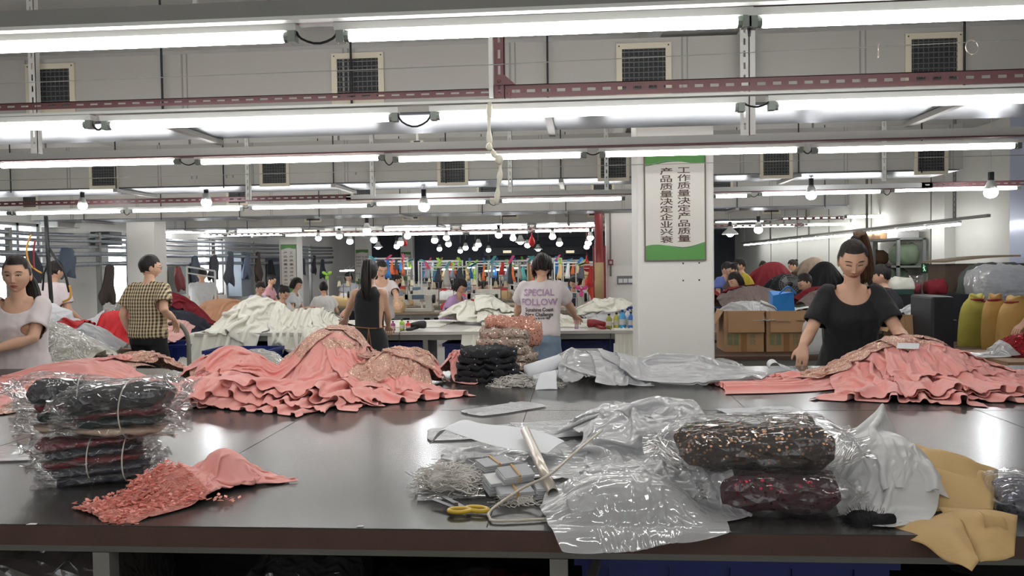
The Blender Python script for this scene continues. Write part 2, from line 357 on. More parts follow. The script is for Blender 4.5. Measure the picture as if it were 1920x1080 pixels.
# ================================================================== LAMP ROWS
m_tube = em('fluorescent_tube', (1.0, 0.99, 0.96), TUBE_E)
m_white = pm('white_enamel', lin((215, 216, 212)), 0.35, var=0.03)
m_sock = pm('lamp_socket', lin((120, 128, 122)), 0.5)
m_maroon = pm('maroon_angle', lin((112, 72, 74)), 0.45, var=0.12)
m_grey = pm('grey_channel', lin((128, 128, 124)), 0.5, var=0.08)
m_black = pm('black_rubber', lin((26, 26, 28)), 0.5)
def slotted(mb, p0, p1, wv=0.04, t=0.003, slots=True, n=None):
    """angle iron along p0-p1 (x or z run) with punched slots: vertical web built as two strips and bridges, plus a flange"""
    p0 = np.array(p0, float); p1 = np.array(p1, float); d = p1-p0; L = np.linalg.norm(d); d /= L
    side = np.array([0, 0, 1.0]) if abs(d[2]) < 0.5 else np.array([1.0, 0, 0])
    yv = np.array([0, 1.0, 0]); R = np.stack([d, yv, side], 1)
    def pc(a, b, s0, s1, y0=0, y1=t):
        c = p0+d*(a+b)/2+side*(s0+s1)/2+yv*(y0+y1)/2; mb.box(c, (b-a, y1-y0, s1-s0), R)
    pc(0, L, 0, wv*0.38); pc(0, L, wv*0.62, wv)
    pc(0, L, wv-t, wv, 0, wv)
    k = n or max(2, int(L/0.06)); st = L/k
    for i in range(k): pc(i*st, i*st+st*0.45, wv*0.38, wv*0.62)
def fixture(px0, py0, px1, py1, Y, label, group, rad=0.016, on=True):
    a = P(px0, py0, Y); b = P(px1, py1, Y); z = (a[2]+b[2])/2+rad*0.6
    a = np.array([a[0], Y, z]); b = np.array([b[0], Y, z])
    t = thing('tube_lamp', label, 'fluorescent lamp', ((a[0]+b[0])/2, Y, z-0.02), group)
    mb = MB(); x0, x1 = a[0]-0.03, b[0]+0.03
    mb.prism([(Y-0.018, z+0.017), (Y+0.018, z+0.017), (Y+0.026, z+0.038), (Y-0.026, z+0.038)], x0, x1, 'x')
    mb.build('lamp_body', m_white, t)
    MB().tube([a+[0.004, 0, 0], a+[0.02, 0, 0], b-[0.02, 0, 0], b-[0.004, 0, 0]], [rad*0.8, rad, rad, rad*0.8], 10).build('lamp_tube', m_tube, t, smooth=True)
    for e, s in ((a, -1), (b, 1)):
        MB().box(e+[s*0.014, 0, 0.008], (0.024, 0.034, 0.05)).tube([e+[s*0.003, 0, 0], e+[-s*0.012, 0, 0]], rad*1.02, 8).build('lamp_socket', m_sock, t)
    return t, a, b
GL = 'fluorescent tubes in lamp rows'
def cable_loop(p0, p1, sag, parent):
    p0 = np.array(p0); p1 = np.array(p1); m = (p0+p1)/2-[0, 0, sag]
    MB().tube(curve_pts([p0, (p0*3+m)/4-[0, 0, sag*0.4], m, (p1*3+m)/4-[0, 0, sag*0.4], p1], 12), 0.004, 6).build('cable', m_black, parent)
ordn = ['first', 'second', 'third', 'fourth', 'fifth', 'sixth', 'seventh', 'eighth', 'ninth']
ordn_ = ['first', 'second', 'third', 'fourth', 'fifth']
def lamp_row(Y, ivs, rowname, rad=0.016):
    prev = None; n = len(ivs)
    for k, (x0, y0, x1, y1) in enumerate(ivs):
        t, a, b = fixture(x0, y0, x1, y1, Y, 'lit fluorescent tube, %s from the left in the %s lamp row' % (ordn[k], rowname), GL, rad)
        if prev is not None and a[0]-prev[0] < 0.35: cable_loop(prev+[0.02, 0, 0.03], a+[-0.02, 0, 0.03], 0.03+0.02*(k % 3), t)
        prev = b
lamp_row(2.5, [(-220, 100, 541, 80), (648, 76, 1390, 47), (1420, 47, 2160, 24)], 'nearest')
lamp_row(3.35, [(-370, 251, 163, 241), (205, 239, 735, 226), (820, 221, 1383, 208), (1453, 203, 2030, 188)], 'second nearest')
for k in range(5):  # unseen tube row, added to brighten the front of the table
    xx = -2.9+1.32*k; t = thing('tube_lamp', 'lit fluorescent tube of the row above the camera, ' + ordn_[k]+' from the left', 'fluorescent lamp', (xx, 0.45, 2.2), GL)
    MB().tube([(xx-0.58, 0.45, 2.23), (xx+0.58, 0.45, 2.23)], 0.016, 10).build('lamp_tube', m_tube, t, True); MB().bb((xx-0.62, 0.42, 2.26), (xx+0.62, 0.48, 2.30)).build('lamp_body', m_white, t)
lamp_row(5.1, [(0, 313, 330, 307), (375, 304, 713, 302), (745, 300, 1092, 296), (1132, 292, 1497, 285), (1530, 283, 1905, 279)], 'third nearest')
lamp_row(8.3, [(-190, 405, 15, 402), (30, 400, 228, 400), (248, 397, 452, 394), (472, 392, 690, 387), (705, 385, 912, 380), (940, 378, 1167, 375), (1340, 370, 1402, 369), (1427, 366, 1652, 361), (1675, 358, 1908, 355)], 'fourth nearest')
def ivs(x0, x1, y0, y1, n, gap):
    w_ = (x1-x0-gap*(n-1))/n; out = []
    for i in range(n):
        a = x0+i*(w_+gap); b = a+w_
        out.append((a, y0+(y1-y0)*(a-x0)/(x1-x0), b, y0+(y1-y0)*(b-x0)/(x1-x0)))
    return out
lamp_row(14.2, [(310, 437, 425, 435), (444, 435, 567, 434), (720, 432, 845, 430), (865, 429, 990, 427), (1005, 426, 1128, 423), (1149, 422, 1188, 421), (1340, 417, 1432, 415), (1443, 412, 1575, 410), (1587, 409, 1725, 405)], 'fifth nearest', 0.02)
lamp_row(15.7, [(318, 444, 420, 443), (426, 442, 530, 441), (535, 442, 640, 441), (645, 441, 755, 440), (762, 440, 868, 439), (880, 439, 990, 436), (1003, 436, 1112, 432), (1373, 426, 1490, 424), (1507, 423, 1623, 421)], 'farthest', 0.02)
t, a, b = fixture(1642, 377, 1710, 376, 15.0, 'short lit fluorescent tube alone above the right lamp rows', GL, 0.02)
MB().tube([((a[0]+b[0])/2, 15.0, a[2]+0.05), ((a[0]+b[0])/2, 15.0, ZC)], 0.008, 6).build('hanger_rod', m_vdark, t)
for (Yc, lab) in ((6.25, 'above the ducts, first line'), (9.25, 'above the ducts, second line'), (11.55, 'above the ducts, third line')):  # hidden tube lines, added to brighten duct faces, ceiling and pillars
    for k in range(6):
        xx = -6.2+1.75*k; t = thing('tube_lamp', 'lit fluorescent tube ' + lab + ', ' + ordn[k] + ' from the left', 'fluorescent lamp', (xx, Yc, 2.66), GL)
        MB().tube([(xx-0.58, Yc, 2.69), (xx+0.58, Yc, 2.69)], 0.016, 8).build('lamp_tube', m_tube, t, True); MB().bb((xx-0.62, Yc-0.02, 2.72), (xx+0.62, Yc+0.02, 2.76)).build('lamp_body', m_white, t)
        MB().bb((xx-0.01, Yc-0.01, 2.76), (xx+0.01, Yc+0.01, ZC)).build('hanger_rod', m_grey, t)
# rails the lamps hang on: each a thing of its own
def rail_thing(label, Y, z, x0, x1): return thing('lamp_rail', label, 'lamp rail', ((x0+x1)/2, Y, z), 'rails carrying the lamp rows')
def zrow(px, py, Y): return P(px, py, Y)[2]
z1_ = zrow(960, 61, 2.5)+0.056
r = rail_thing('long grey cable tray over the nearest lamp row', 2.5, z1_, -3.2, 3.4)
MB().bb((-3.0, 2.44, z1_), (2.2, 2.56, z1_+0.049)).build('tray', m_grey, r)
MB().bb((-3.0, 2.435, z1_-0.012), (2.2, 2.47, z1_-0.0005)).build('tray_lip', m_white, r)
mb = MB(); mb.bb((-3.0, 2.472, z1_-0.010), (2.2, 2.50, z1_-0.001)); mb.build('slotted_angle', m_maroon, r)
z2_ = zrow(960, 215, 3.35)+0.062
r = rail_thing('maroon slotted angle rail over the second lamp row', 3.35, z2_, -3.8, 3.0)
mb = MB(); slotted(mb, (-3.4, 3.33, z2_+0.012), (-0.35, 3.33, z2_+0.012), 0.03); mb.build('slotted_angle', m_maroon, r)
mb = MB(); slotted(mb, (-0.345, 3.32, z2_), (2.6, 3.32, z2_), 0.052); mb.build('slotted_angle', m_maroon, r)
MB().bb((-3.4, 3.335, z2_-0.012), (2.6, 3.375, z2_-0.001)).build('backing_strip', m_white, r)
xc = P(926, 100, 3.32)[0]
mb = MB(); slotted(mb, (xc, 3.312, z2_), (xc, 3.312, ZC), 0.042)
mb.prism([(xc, z2_+0.05), (xc+0.085, z2_+0.05), (xc+0.042, z2_+0.09), (xc, z2_+0.09)], 3.308, 3.312)
for q in ((xc+0.02, z2_+0.015), (xc+0.06, z2_+0.015), (xc+0.02, z2_+0.065)): mb.ell((q[0], 3.306, q[1]), (0.008, 0.005, 0.008), 8, 6)
mb.build('slotted_drop', m_maroon, r)
MB().bb((xc-0.02, 3.3, z2_), (xc-0.003, 3.32, ZC)).build('cable_trunking', m_white, r)
z3_ = zrow(960, 296, 5.1)+0.060
r = rail_thing('white channel rail over the third lamp row', 5.1, z3_, -4.2, 3.0)
MB().bb((-4.6, 5.07, z3_), (3.3, 5.13, z3_+0.046)).build('channel', m_white, r)
mb = MB(); mb.bb((-4.6, 5.065, z3_-0.010), (3.3, 5.12, z3_-0.001)); mb.build('brown_lip', m_maroon, r)
z4_ = zrow(960, 379, 8.3)+0.060
r = rail_thing('maroon slotted rail over the fourth lamp row, partly boxed in white', 8.3, z4_, -7, 4.9)
mb = MB(); slotted(mb, (-7.2, 8.27, z4_), (-2.3, 8.27, z4_), 0.05, n=60); mb.build('slotted_angle', m_maroon, r)
mb = MB(); slotted(mb, (3.3, 8.27, z4_), (4.6, 8.27, z4_), 0.05, n=18); mb.build('slotted_angle', m_maroon, r)
MB().bb((-2.35, 8.27, z4_), (3.4, 8.33, z4_+0.045)).build('channel', m_white, r)
MB().bb((-2.35, 8.268, z4_-0.010), (3.4, 8.32, z4_-0.001)).build('brown_lip', m_maroon, r)
for (Y, py, lab, xa_, xb_) in ((14.2, 429, 'dark slotted rail over the fifth lamp row', -7.2, 4.4), (15.7, 439, 'dark slotted rail over the farthest lamp row', -7.2, 4.3)):
    zz = zrow(960, py, Y)+0.065; r = rail_thing(lab, Y, zz, xa_, xb_)
    mb = MB(); slotted(mb, (xa_, Y-0.02, zz), (xb_, Y-0.02, zz), 0.05, n=90); mb.build('slotted_angle', m_maroon, r)
    for xx in np.arange(xa_+0.8, xb_, 1.7): MB().bb((xx-0.015, Y-0.03, zz+0.05), (xx+0.015, Y, ZC)).build('hanger_rod', m_grey, r)
# vertical white slotted hangers
def hanger(px, Y, z0, lab, wv=0.04, m=None, double=False):
    x = P(px, 300, Y)[0]; mb = MB(); slotted(mb, (x-wv/2, Y, z0), (x-wv/2, Y, ZC), wv)
    if double: mb.bb((x+wv/2+0.003, Y-0.004, z0), (x+wv/2+0.03, Y+0.03, ZC))
    tag(mb.build('slotted_hanger', m or m_white), lab, 'hanger strut', 'struts hanging the lamp rails')
hanger(65, 4.32, 2.17, 'white slotted strut in front of the nearest duct near the left edge')
hanger(1397, 4.32, 2.17, 'double white strut in front of the ducts, above the third lamp row', 0.045, None, True)
hanger(463, 7.46, 2.15, 'slotted strut on the fourth lamp row, left of the poster pillar')
hanger(697, 7.46, 2.16, 'slotted strut on the fourth lamp row behind the black dress woman')
hanger(956, 7.46, 2.17, 'slotted strut on the fourth lamp row beside the hanging white cable')
hanger(1658, 7.46, 2.2, 'slotted strut on the fourth lamp row in the right workshop')
hanger(1137, 7.46, 2.17, 'slotted strut on the fourth lamp row just left of the poster pillar')
hanger(1790, 10.2, 1.98, 'dark slotted strut holding the near end of the slanting lamp string', 0.04, m_grey)
# lamp string running away along the right wall
n = 13
for k in range(n):
    f0, f1 = k/n, (k+0.9)/n
    Ya, Yb = 10.3+f0*13, 10.3+f1*13; X = 4.55; z = 1.915
    t = thing('tube_lamp', 'lit tube on the slanting string along the right wall, %s' % ('nearest of the string' if k == 0 else 'farthest of the string' if k == n-1 else 'number %d going back' % (k+1)), 'fluorescent lamp', (X, (Ya+Yb)/2, z), 'tubes on the slanting string')
    t['label'] = 'lit tube on the slanting string by the right wall, ' + ['nearest one', 'second going back', 'third going back', 'fourth going back', 'fifth going back', 'sixth going back', 'seventh going back', 'eighth going back', 'ninth going back', 'tenth going back', 'eleventh going back', 'twelfth going back', 'farthest one'][k]
    MB().tube([(X, Ya, z), (X, Yb, z)], 0.014, 8).build('lamp_tube', m_tube, t, smooth=True)
    MB().bb((X-0.02, Ya, z+0.018), (X+0.02, Yb, z+0.045)).build('lamp_body', m_white, t)
mb = MB(); mb.bb((4.53, 9.6, 1.965), (4.57, 23.6, 2.0)); o = mb.build('lamp_rail', m_grey); tag(o, 'dark rail holding the slanting tube string by the right wall', 'lamp rail', 'rails carrying the lamp rows')
for yy in (13.5, 16.8, 20.1, 23.2):
    MB().bb((4.535, yy-0.015, 2.0), (4.565, yy+0.015, ZC)).build('hanger_rod', m_grey, o)
# bulbs
m_bulb = em('bulb_glow', (0.95, 0.97, 1.0), BULB_E); m_bulb2 = em('near_bulb_glow', (0.95, 0.97, 1.0), NEAR_BULB_E)
def bulb(px, py, Y, label, r=0.036, top=None, shade=False, group='bare bulbs hanging on cords'):
    p = P(px, py, Y); t = thing('hanging_bulb', label, 'light bulb', p, group)
    MB().ell(p, (r, r, r*0.85), 12, 8).build('bulb', m_bulb2 if Y < 8.5 else m_bulb, t, smooth=True)
    MB().tube([p+[0, 0, r*0.55], p+[0, 0, r*1.5], p+[0, 0, r*1.9]], [r*0.95, r*0.62, r*0.42], 10).build('bulb_neck', m_white, t, smooth=True)
    MB().tube([p+[0, 0, r*1.8], p+[0, 0, r*3.1]], r*0.45, 8).build('socket', m_vdark, t)
    MB().tube([p+[0, 0, r*3.0], (p[0], p[1], top or ZC)], 0.0035, 5).build('cord', m_white, t)
    if shade: MB().loft([[p+[math.cos(a)*rr, math.sin(a)*rr, zz] for a in np.arange(12)*PI/6] for rr, zz in ((0.13, -0.01), (0.11, 0.02), (0.035, 0.09))], False).build('shade', m_white, t)
    return t
bulb(155, 386, 7.9, 'bare glowing bulb above the man in the white shirt', 0.045, 2.3)
bulb(387, 380, 7.9, 'bare glowing bulb right of the white pillar above the plaid man', 0.05, 2.3)
bulb(795, 388, 8.0, 'bare glowing bulb just left of the hanging white cable', 0.055, 2.3)
bulb(1521, 366, 7.9, 'bare glowing bulb above the woman in the black T-shirt', 0.05, 2.3)
bulb(1858, 361, 7.9, 'bare glowing bulb nearest the right edge, on a long white cord', 0.06)
far = [(688,433,11.6),(636,443,14.6),(597,447,15.6),(656,453,18.0),(701,450,17.0),(709,463,21.5),(751,456,19.0),(744,462,20.6),(764,443,14.5),(815,451,17.4),(837,446,15.4),(841,458,20),(824,467,24),(873,465,22),(863,471,25),(897,459,20),(891,466,23),(916,469,24.5),(935,441,13.9),(962,447,15.9),(976,453,18),(989,460,20.5),(1009,467,24),(1036,444,14.8),(1049,457,19.4),(1107,446,15.5),(1103,456,19),(1100,463,22),(1422,431,11.6),(1369,438,13.2)]
for k, (x, y, Y) in enumerate(far):
    bulb(x, y, Y, 'small bare bulb glowing over the far sewing lines' if x < 1300 else ('bare bulb glowing above the cardboard boxes right of the pillar' if x > 1400 else 'shaded bulb just right of the poster pillar'), 0.06 if Y < 17 else 0.075, shade=(x in (709, 976, 1009, 1369)), group='small bulbs over the far sewing lines' if x < 1300 else 'bare bulbs hanging on cords')
# ================================================================== BIG PACKING TABLE
TZ = 0.92
m_top = None
def table_mat():
    m, nt, b = new_mat('dark_laminate'); N = nt.nodes; L = nt.links
    tc = N.new('ShaderNodeTexCoord'); n1 = N.new('ShaderNodeTexNoise'); n1.inputs['Scale'].default_value = 2.2; n1.inputs['Detail'].default_value = 6
    L.new(tc.outputs['Object'], n1.inputs['Vector'])
    r = N.new('ShaderNodeMapRange'); r.inputs['To Min'].default_value = 0.18; r.inputs['To Max'].default_value = 0.28; L.new(n1.outputs['Fac'], r.inputs[0]); L.new(r.outputs[0], b.inputs['Roughness'])
    mx = N.new('ShaderNodeMix'); mx.data_type = 'RGBA'; mx.inputs[6].default_value = (0.030, 0.029, 0.028, 1); mx.inputs[7].default_value = (0.058, 0.056, 0.054, 1)
    n2 = N.new('ShaderNodeTexNoise'); n2.inputs['Scale'].default_value = 140; L.new(tc.outputs['Object'], n2.inputs['Vector'])
    L.new(n2.outputs['Fac'], mx.inputs[0]); L.new(mx.outputs[2], b.inputs['Base Color'])
    b.inputs['Specular IOR Level'].default_value = 0.55
    MATS['dark_laminate'] = m; return m
m_top = table_mat()
m_edge = pm('brown_edge', lin((74, 52, 44)), 0.6, var=0.25, scale=14)
m_steel = pm('grey_steel', lin((120, 118, 112)), 0.5, var=0.12)
m_seamd = pm('board_seam', lin((30, 29, 28)), 0.8)
TX0, TX1, TY0, TY1 = -4.6, 3.9, 1.885, 4.85
tb = thing('packing_table', 'big dark grey packing table filling the foreground', 'table', ((TX0+TX1)/2, (TY0+TY1)/2, 0))
MB().bb((TX0, TY0+0.002, TZ-0.018), (TX1, TY1, TZ)).build('table_top', m_top, tb)
mb = MB(); mb.bb((TX0, TY0, TZ-0.05), (TX1, TY0+0.022, TZ-0.003)); mb.bb((TX0, TY1-0.02, TZ-0.05), (TX1, TY1+0.002, TZ-0.003)); mb.build('edge_band', m_edge, tb)
mb = MB()
for k in range(-4, 6):
    x = -1.125+0.904*k
    if TX0 < x < TX1: mb.bb((x-0.0012, TY0+0.02, TZ-0.001), (x+0.0012, TY1-0.02, TZ+0.0004))
mb.bb((TX0, 3.428, TZ-0.001), (TX1, 3.4304, TZ+0.0004)); mb.build('board_seams', m_seamd, tb)
mb = MB()
for yy in (TY0+0.03, 3.4, TY1-0.07): mb.bb((TX0+0.05, yy, TZ-0.075), (TX1-0.05, yy+0.04, TZ-0.05))
mb.build('frame_rail', m_steel, tb)
for lx in (-4.4, -2.8, -1.172, -0.055, 1.3, 2.6, 3.7):
    for ly in (TY0+0.045, TY1-0.07): MB().bb((lx-0.02, ly-0.02, 0), (lx+0.022, ly+0.022, TZ-0.075)).build('leg', m_steel, tb)
mb = MB(); mb.bar((0.0, TY0+0.06, 0.70), (0.09, TY0+0.5, 0.84), 0.02); mb.build('brace', m_steel, tb)
MB().bb((TX0+0.2, TY0+0.35, 0.2), (TX1-0.2, TY1-0.25, 0.225)).build('lower_shelf', pm('shelf_board', lin((60, 52, 46)), 0.7), tb)
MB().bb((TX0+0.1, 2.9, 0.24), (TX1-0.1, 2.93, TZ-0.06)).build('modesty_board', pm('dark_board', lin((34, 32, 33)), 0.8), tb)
# ================================================================== CLOTH: small position-based solver on a height map
def set_hm(x0, x1, y0, y1, base, front, low=0.3, r=0.012):
    global HX0, HX1, HY0, HY1, HR, HNX, HNY, HM, GX, GY, BZ, BF
    HX0, HX1, HY0, HY1, HR = x0, x1, y0, y1, r; HNX, HNY = int((HX1-HX0)/HR), int((HY1-HY0)/HR); BZ, BF = base, front
    HM = np.full((HNY, HNX), float(base)); hy, hx = np.mgrid[0:HNY, 0:HNX]; GX = HX0+hx*HR; GY = HY0+hy*HR; HM[GY < front] = low
set_hm(-3.9, 3.1, 1.8, 5.1, TZ, TY0)
def blur(A, n=1):
    for _ in range(n):
        B = np.pad(A, 1, mode='edge'); A = (B[:-2, 1:-1]+B[2:, 1:-1]+B[1:-1, :-2]+B[1:-1, 2:]+4*A)/8
    return A
def hsample(H, x, y):
    i = np.clip((x-HX0)/HR, 0, HNX-1.001); j = np.clip((y-HY0)/HR, 0, HNY-1.001)
    i0 = i.astype(int); j0 = j.astype(int); a = i-i0; b = j-j0
    i1 = np.minimum(i0+1, HNX-1); j1 = np.minimum(j0+1, HNY-1)
    return (H[j0, i0]*(1-a)+H[j0, i1]*a)*(1-b)+(H[j1, i0]*(1-a)+H[j1, i1]*a)*b
def mound(cx, cy, rx, ry, h, ang=0.0, pw=2.0):
    c, s = math.cos(ang), math.sin(ang); dx = GX-cx; dy = GY-cy; u = (dx*c+dy*s)/rx; v = (-dx*s+dy*c)/ry
    return h*np.exp(-(u*u+v*v)**(pw/2))
def raster(G, pad=0.002):
    """add a settled cloth to the height map"""
    global HM
    g = np.asarray(G); g2 = np.zeros((g.shape[0]*2-1, g.shape[1]*2-1, 3)); g2[::2, ::2] = g; g2[1::2, ::2] = (g[1:]+g[:-1])/2
    g2[:, 1::2] = (g2[:, 2::2]+g2[:, :-2:2])/2
    p = g2.reshape(-1, 3); i = ((p[:, 0]-HX0)/HR).round().astype(int); j = ((p[:, 1]-HY0)/HR).round().astype(int)
    ok = (i >= 0) & (i < HNX) & (j >= 0) & (j < HNY)
    T = np.zeros_like(HM); np.maximum.at(T, (j[ok], i[ok]), p[ok, 2]+pad)
    D = np.pad(T, 1); D = np.max([D[a:a+HNY, b:b+HNX] for a in range(3) for b in range(3)], 0); T = np.where(T > 0, T, np.where(D > 0, np.minimum(D, D), 0))
    HM = np.maximum(HM, T)
def settle(X, rest, steps=110, iters=5, seed=0, bend=0.25, H=None, fric=0.75, grav=0.0009, thick=0.006, shear=0.5, damp=0.90, pins=None):
    """X (a,b,3) start, rest (a,b,3) unstretched shape; buckles under its own excess cloth and lies down on the height map"""
    X = X.copy(); H = blur(HM if H is None else H, 2); rs = np.random.RandomState(seed)
    Pv = X.copy(); a, b, _ = X.shape
    def pair(sl1, sl2, k):
        A, Bq = rest[sl1], rest[sl2]; n0 = min(A.shape[0], Bq.shape[0]); n1 = min(A.shape[1], Bq.shape[1])
        return (sl1, sl2, np.linalg.norm(A[:n0, :n1]-Bq[:n0, :n1], axis=-1, keepdims=True), k)
    S = slice; C = []
    for o in (0, 1):
        C.append(pair((S(o, a-1, 2), S(None)), (S(o+1, a, 2), S(None)), 1.0)); C.append(pair((S(None), S(o, b-1, 2)), (S(None), S(o+1, b, 2)), 1.0))
        C.append(pair((S(o, a-1, 2), S(0, b-1)), (S(o+1, a, 2), S(1, b)), shear)); C.append(pair((S(o, a-1, 2), S(1, b)), (S(o+1, a, 2), S(0, b-1)), shear))
    B = []
    st = 3
    for o in range(st):
        B.append(pair((S(o, a-st, st), S(None)), (S(o+st, a, st), S(None)), bend)); B.append(pair((S(None), S(o, b-st, st)), (S(None), S(o+st, b, st)), bend))
    def solve(c, only_short=False):
        s1, s2, l, k = c; p = X[s1]; q = X[s2]; n0 = min(p.shape[0], q.shape[0]); n1 = min(p.shape[1], q.shape[1])
        p = p[:n0, :n1]; q = q[:n0, :n1]; d = q-p; L = np.sqrt((d*d).sum(-1, keepdims=True))+1e-9
        e = (L-l[:n0, :n1]); 
        if only_short: e = np.minimum(e+0.25*l[:n0, :n1], 0)
        corr = d*(e/L*0.5*k); p += corr; q -= corr
    for t in range(steps):
        V = (X-Pv)*damp; np.clip(V, -0.012, 0.012, out=V); Pv = X.copy(); X = X+V; X[..., 2] -= grav
        for it in range(iters):
            for c in C: solve(c)
            for c in B: solve(c, True)
            if pins is not None:
                for (pi, pj, pp) in pins: X[pi, pj] = pp
            h = hsample(H, X[..., 0], X[..., 1])+thick; m = X[..., 2] < h
            X[..., 2] = np.where(m, h, X[..., 2])
        m = X[..., 2] < h+0.002
        X[..., :2] = np.where(m[..., None], X[..., :2]*(1-fric)+Pv[..., :2]*fric, X[..., :2])
    return X
# ================================================================== PINK DRESSES
m_pink = pm('pink_crepe', lin((238, 168, 160)), 0.75, var=0.06, scale=5, bump=0.12, bscale=420, sheen=0.25)
m_pinkseq = sequin('pink_sequin', lin((208, 164, 150)), (lin((250, 236, 200)), lin((255, 214, 190))), 140, 0.5, 0.33)
def dress(label, waist, ang, L=1.0, wt=0.42, wh=0.95, comp=0.6, lcomp=0.85, seq=0.25, seed=0, n=(76, 60), lift=0.03, amp=0.03, group='pink dresses heaped on the packing table', steps=110, bend=0.25, name='pink_dress', mats=None, hem_roll=0.0, cat='dress', drop=None):
    """a dress laid from its waist point towards its hem along ang (table plane), cloth excess gathered into folds"""
    a, b = n; v = np.linspace(0, 1, a)[:, None]*np.ones((1, b)); u = np.ones((a, 1))*np.linspace(-0.5, 0.5, b)[None]
    W = np.where(v < seq, wt, wt+(wh-wt)*np.clip((v-seq)/(1-seq), 0, 1)**0.8)
    rest = np.stack([v*L+0.05*L*(u*2)**2*(v-0.3), u*W, 0*v], -1)
    rs = np.random.RandomState(seed); c, s = math.cos(ang), math.sin(ang)
    lx = v*L*lcomp; ly = u*W*comp*(1+0.15*np.sin(v*5+seed))
    ph = rs.rand(6)*6.28
    bendy = 0.05*np.sin(v*4+ph[0])+0.03*np.sin(v*9+ph[1])
    x = waist[0]+lx*c-(ly+bendy)*s; y = waist[1]+lx*s+(ly+bendy)*c
    q = np.stack([x*3.1, y*3.1, 0*x+seed], -1)
    z = np.maximum(hsample(blur(HM, 3), x, y), BZ)+lift+amp*(vnoise(q, seed)*0.6+np.sin(u*(9+rs.rand()*6)*2*PI*0.5+ph[2]+v*2)*0.7+0.8)
    X = np.stack([x, y, z], -1)
    X = settle(X, rest, steps=steps, seed=seed, bend=bend)
    raster(X)
    mb = MB(); mb.grid(X)
    o = mb.build(name, mats or [m_pink, m_pinkseq], None, True)
    k = int(seq*(a-1)); mi = np.zeros((a-1, b-1), int); mi[:k] = 1
    if len(o.data.materials) > 1: o.data.polygons.foreach_set('material_index', mi.ravel())
    tag(o, label, cat, group); solid(o, 0.0025, 1); subsurf(o, 1)
    return o, X
def px2(px, py, z=None): p = Pz(px, py, BZ if z is None else z); return (p[0], p[1])

PINKG = 'pink dresses heaped on the packing table'
def heap(cx, cy, rx, ry, h, ang=0.0, pw=2.6):
    global HM
    HM = np.maximum(HM, (BZ+mound(cx, cy, rx, ry, h, ang, pw))*(GY > BF))
# far left heap: long skirts running to the left edge, sequinned bodices on top
heap(-2.55, 4.2, 0.42, 0.20, 0.12)
dress('pink dress lying lowest in the far left heap, skirt hanging toward the camera', (-2.5, 4.35), -PI/2-0.35, 0.95, wh=1.15, comp=0.8, seed=11)
dress('pink dress stretched along the table to the left edge, in the far left heap', (-1.85, 3.95), PI+0.02, 1.25, wh=0.8, comp=0.62, lcomp=0.95, seed=12, seq=0)
dress('pink dress with a glittering bodice at the front of the far left heap', (-2.35, 3.50), PI+0.25, 0.5, wh=0.5, comp=0.6, lcomp=0.6, seed=13, seq=0.7)
dress('pink dress with long folds behind the black wrapped bundle', (-1.72, 3.78), PI-0.1, 1.3, wh=0.75, comp=0.5, lcomp=0.95, seed=14, seq=0)
heap(-2.42, 4.38, 0.24, 0.16, 0.14)
dress('pink dress with its sequinned bodice crumpled on top, behind the far left heap', (-2.22, 4.50), PI+0.5, 0.7, wt=0.5, wh=0.75, comp=0.5, lcomp=0.55, seed=15, seq=0.75)
# second heap
heap(-1.85, 4.12, 0.22, 0.18, 0.13)
for k in range(4):
    dress('pink dress in the second heap from the left, %s' % ['its hem lowest of the layered hems', 'its hem second of the layered hems', 'its hem third of the layered hems', 'with the topmost layered hem'][k], (-1.80+0.03*k, 4.15), -PI/2+0.25-0.06*k, 0.82-0.06*k, wt=0.5, wh=0.8, comp=0.48, lcomp=0.85, seed=20+k, seq=0.2, amp=0.035)
heap(-1.86, 4.16, 0.19, 0.13, 0.15, pw=3.5)
dress('pink dress bundled over the top of the second heap, a sequin trim showing', (-2.05, 4.28), -0.35, 0.75, wt=0.55, wh=0.6, comp=0.6, lcomp=0.6, seed=26, seq=0.22)
# tall heap
heap(-1.30, 4.22, 0.24, 0.20, 0.24, pw=2.4)
for k in range(4):
    dress('pink dress of the tall heap, %s' % ['skirt spread lowest on the table', 'skirt spread second from the table', 'skirt spread third from the table', 'skirt spread uppermost to the front'][k], (-1.22+0.02*k, 4.30), -PI/2-0.28+0.10*k, 1.02-0.05*k, wt=0.42, wh=1.0, comp=0.66, lcomp=0.92, seed=30+k, seq=0.15, bend=0.4)
dress('pink dress of the tall heap, skirt swept to the front right', (-1.15, 4.2), -PI/2+0.62, 0.82, wh=0.85, comp=0.55, lcomp=0.85, seed=36, seq=0.1)
heap(-1.28, 4.32, 0.20, 0.13, 0.29, pw=3.5)
dress('pink dress folded over the top of the tall heap, glittering bodice up', (-1.52, 4.34), -0.05, 0.62, wt=0.42, wh=0.55, comp=0.7, lcomp=0.72, seed=37, seq=0.98)
dress('pink dress draped down the left flank of the tall heap', (-1.36, 4.26), -PI/2-0.75, 0.72, wt=0.4, wh=0.7, comp=0.55, lcomp=0.85, seed=38, seq=0.3)
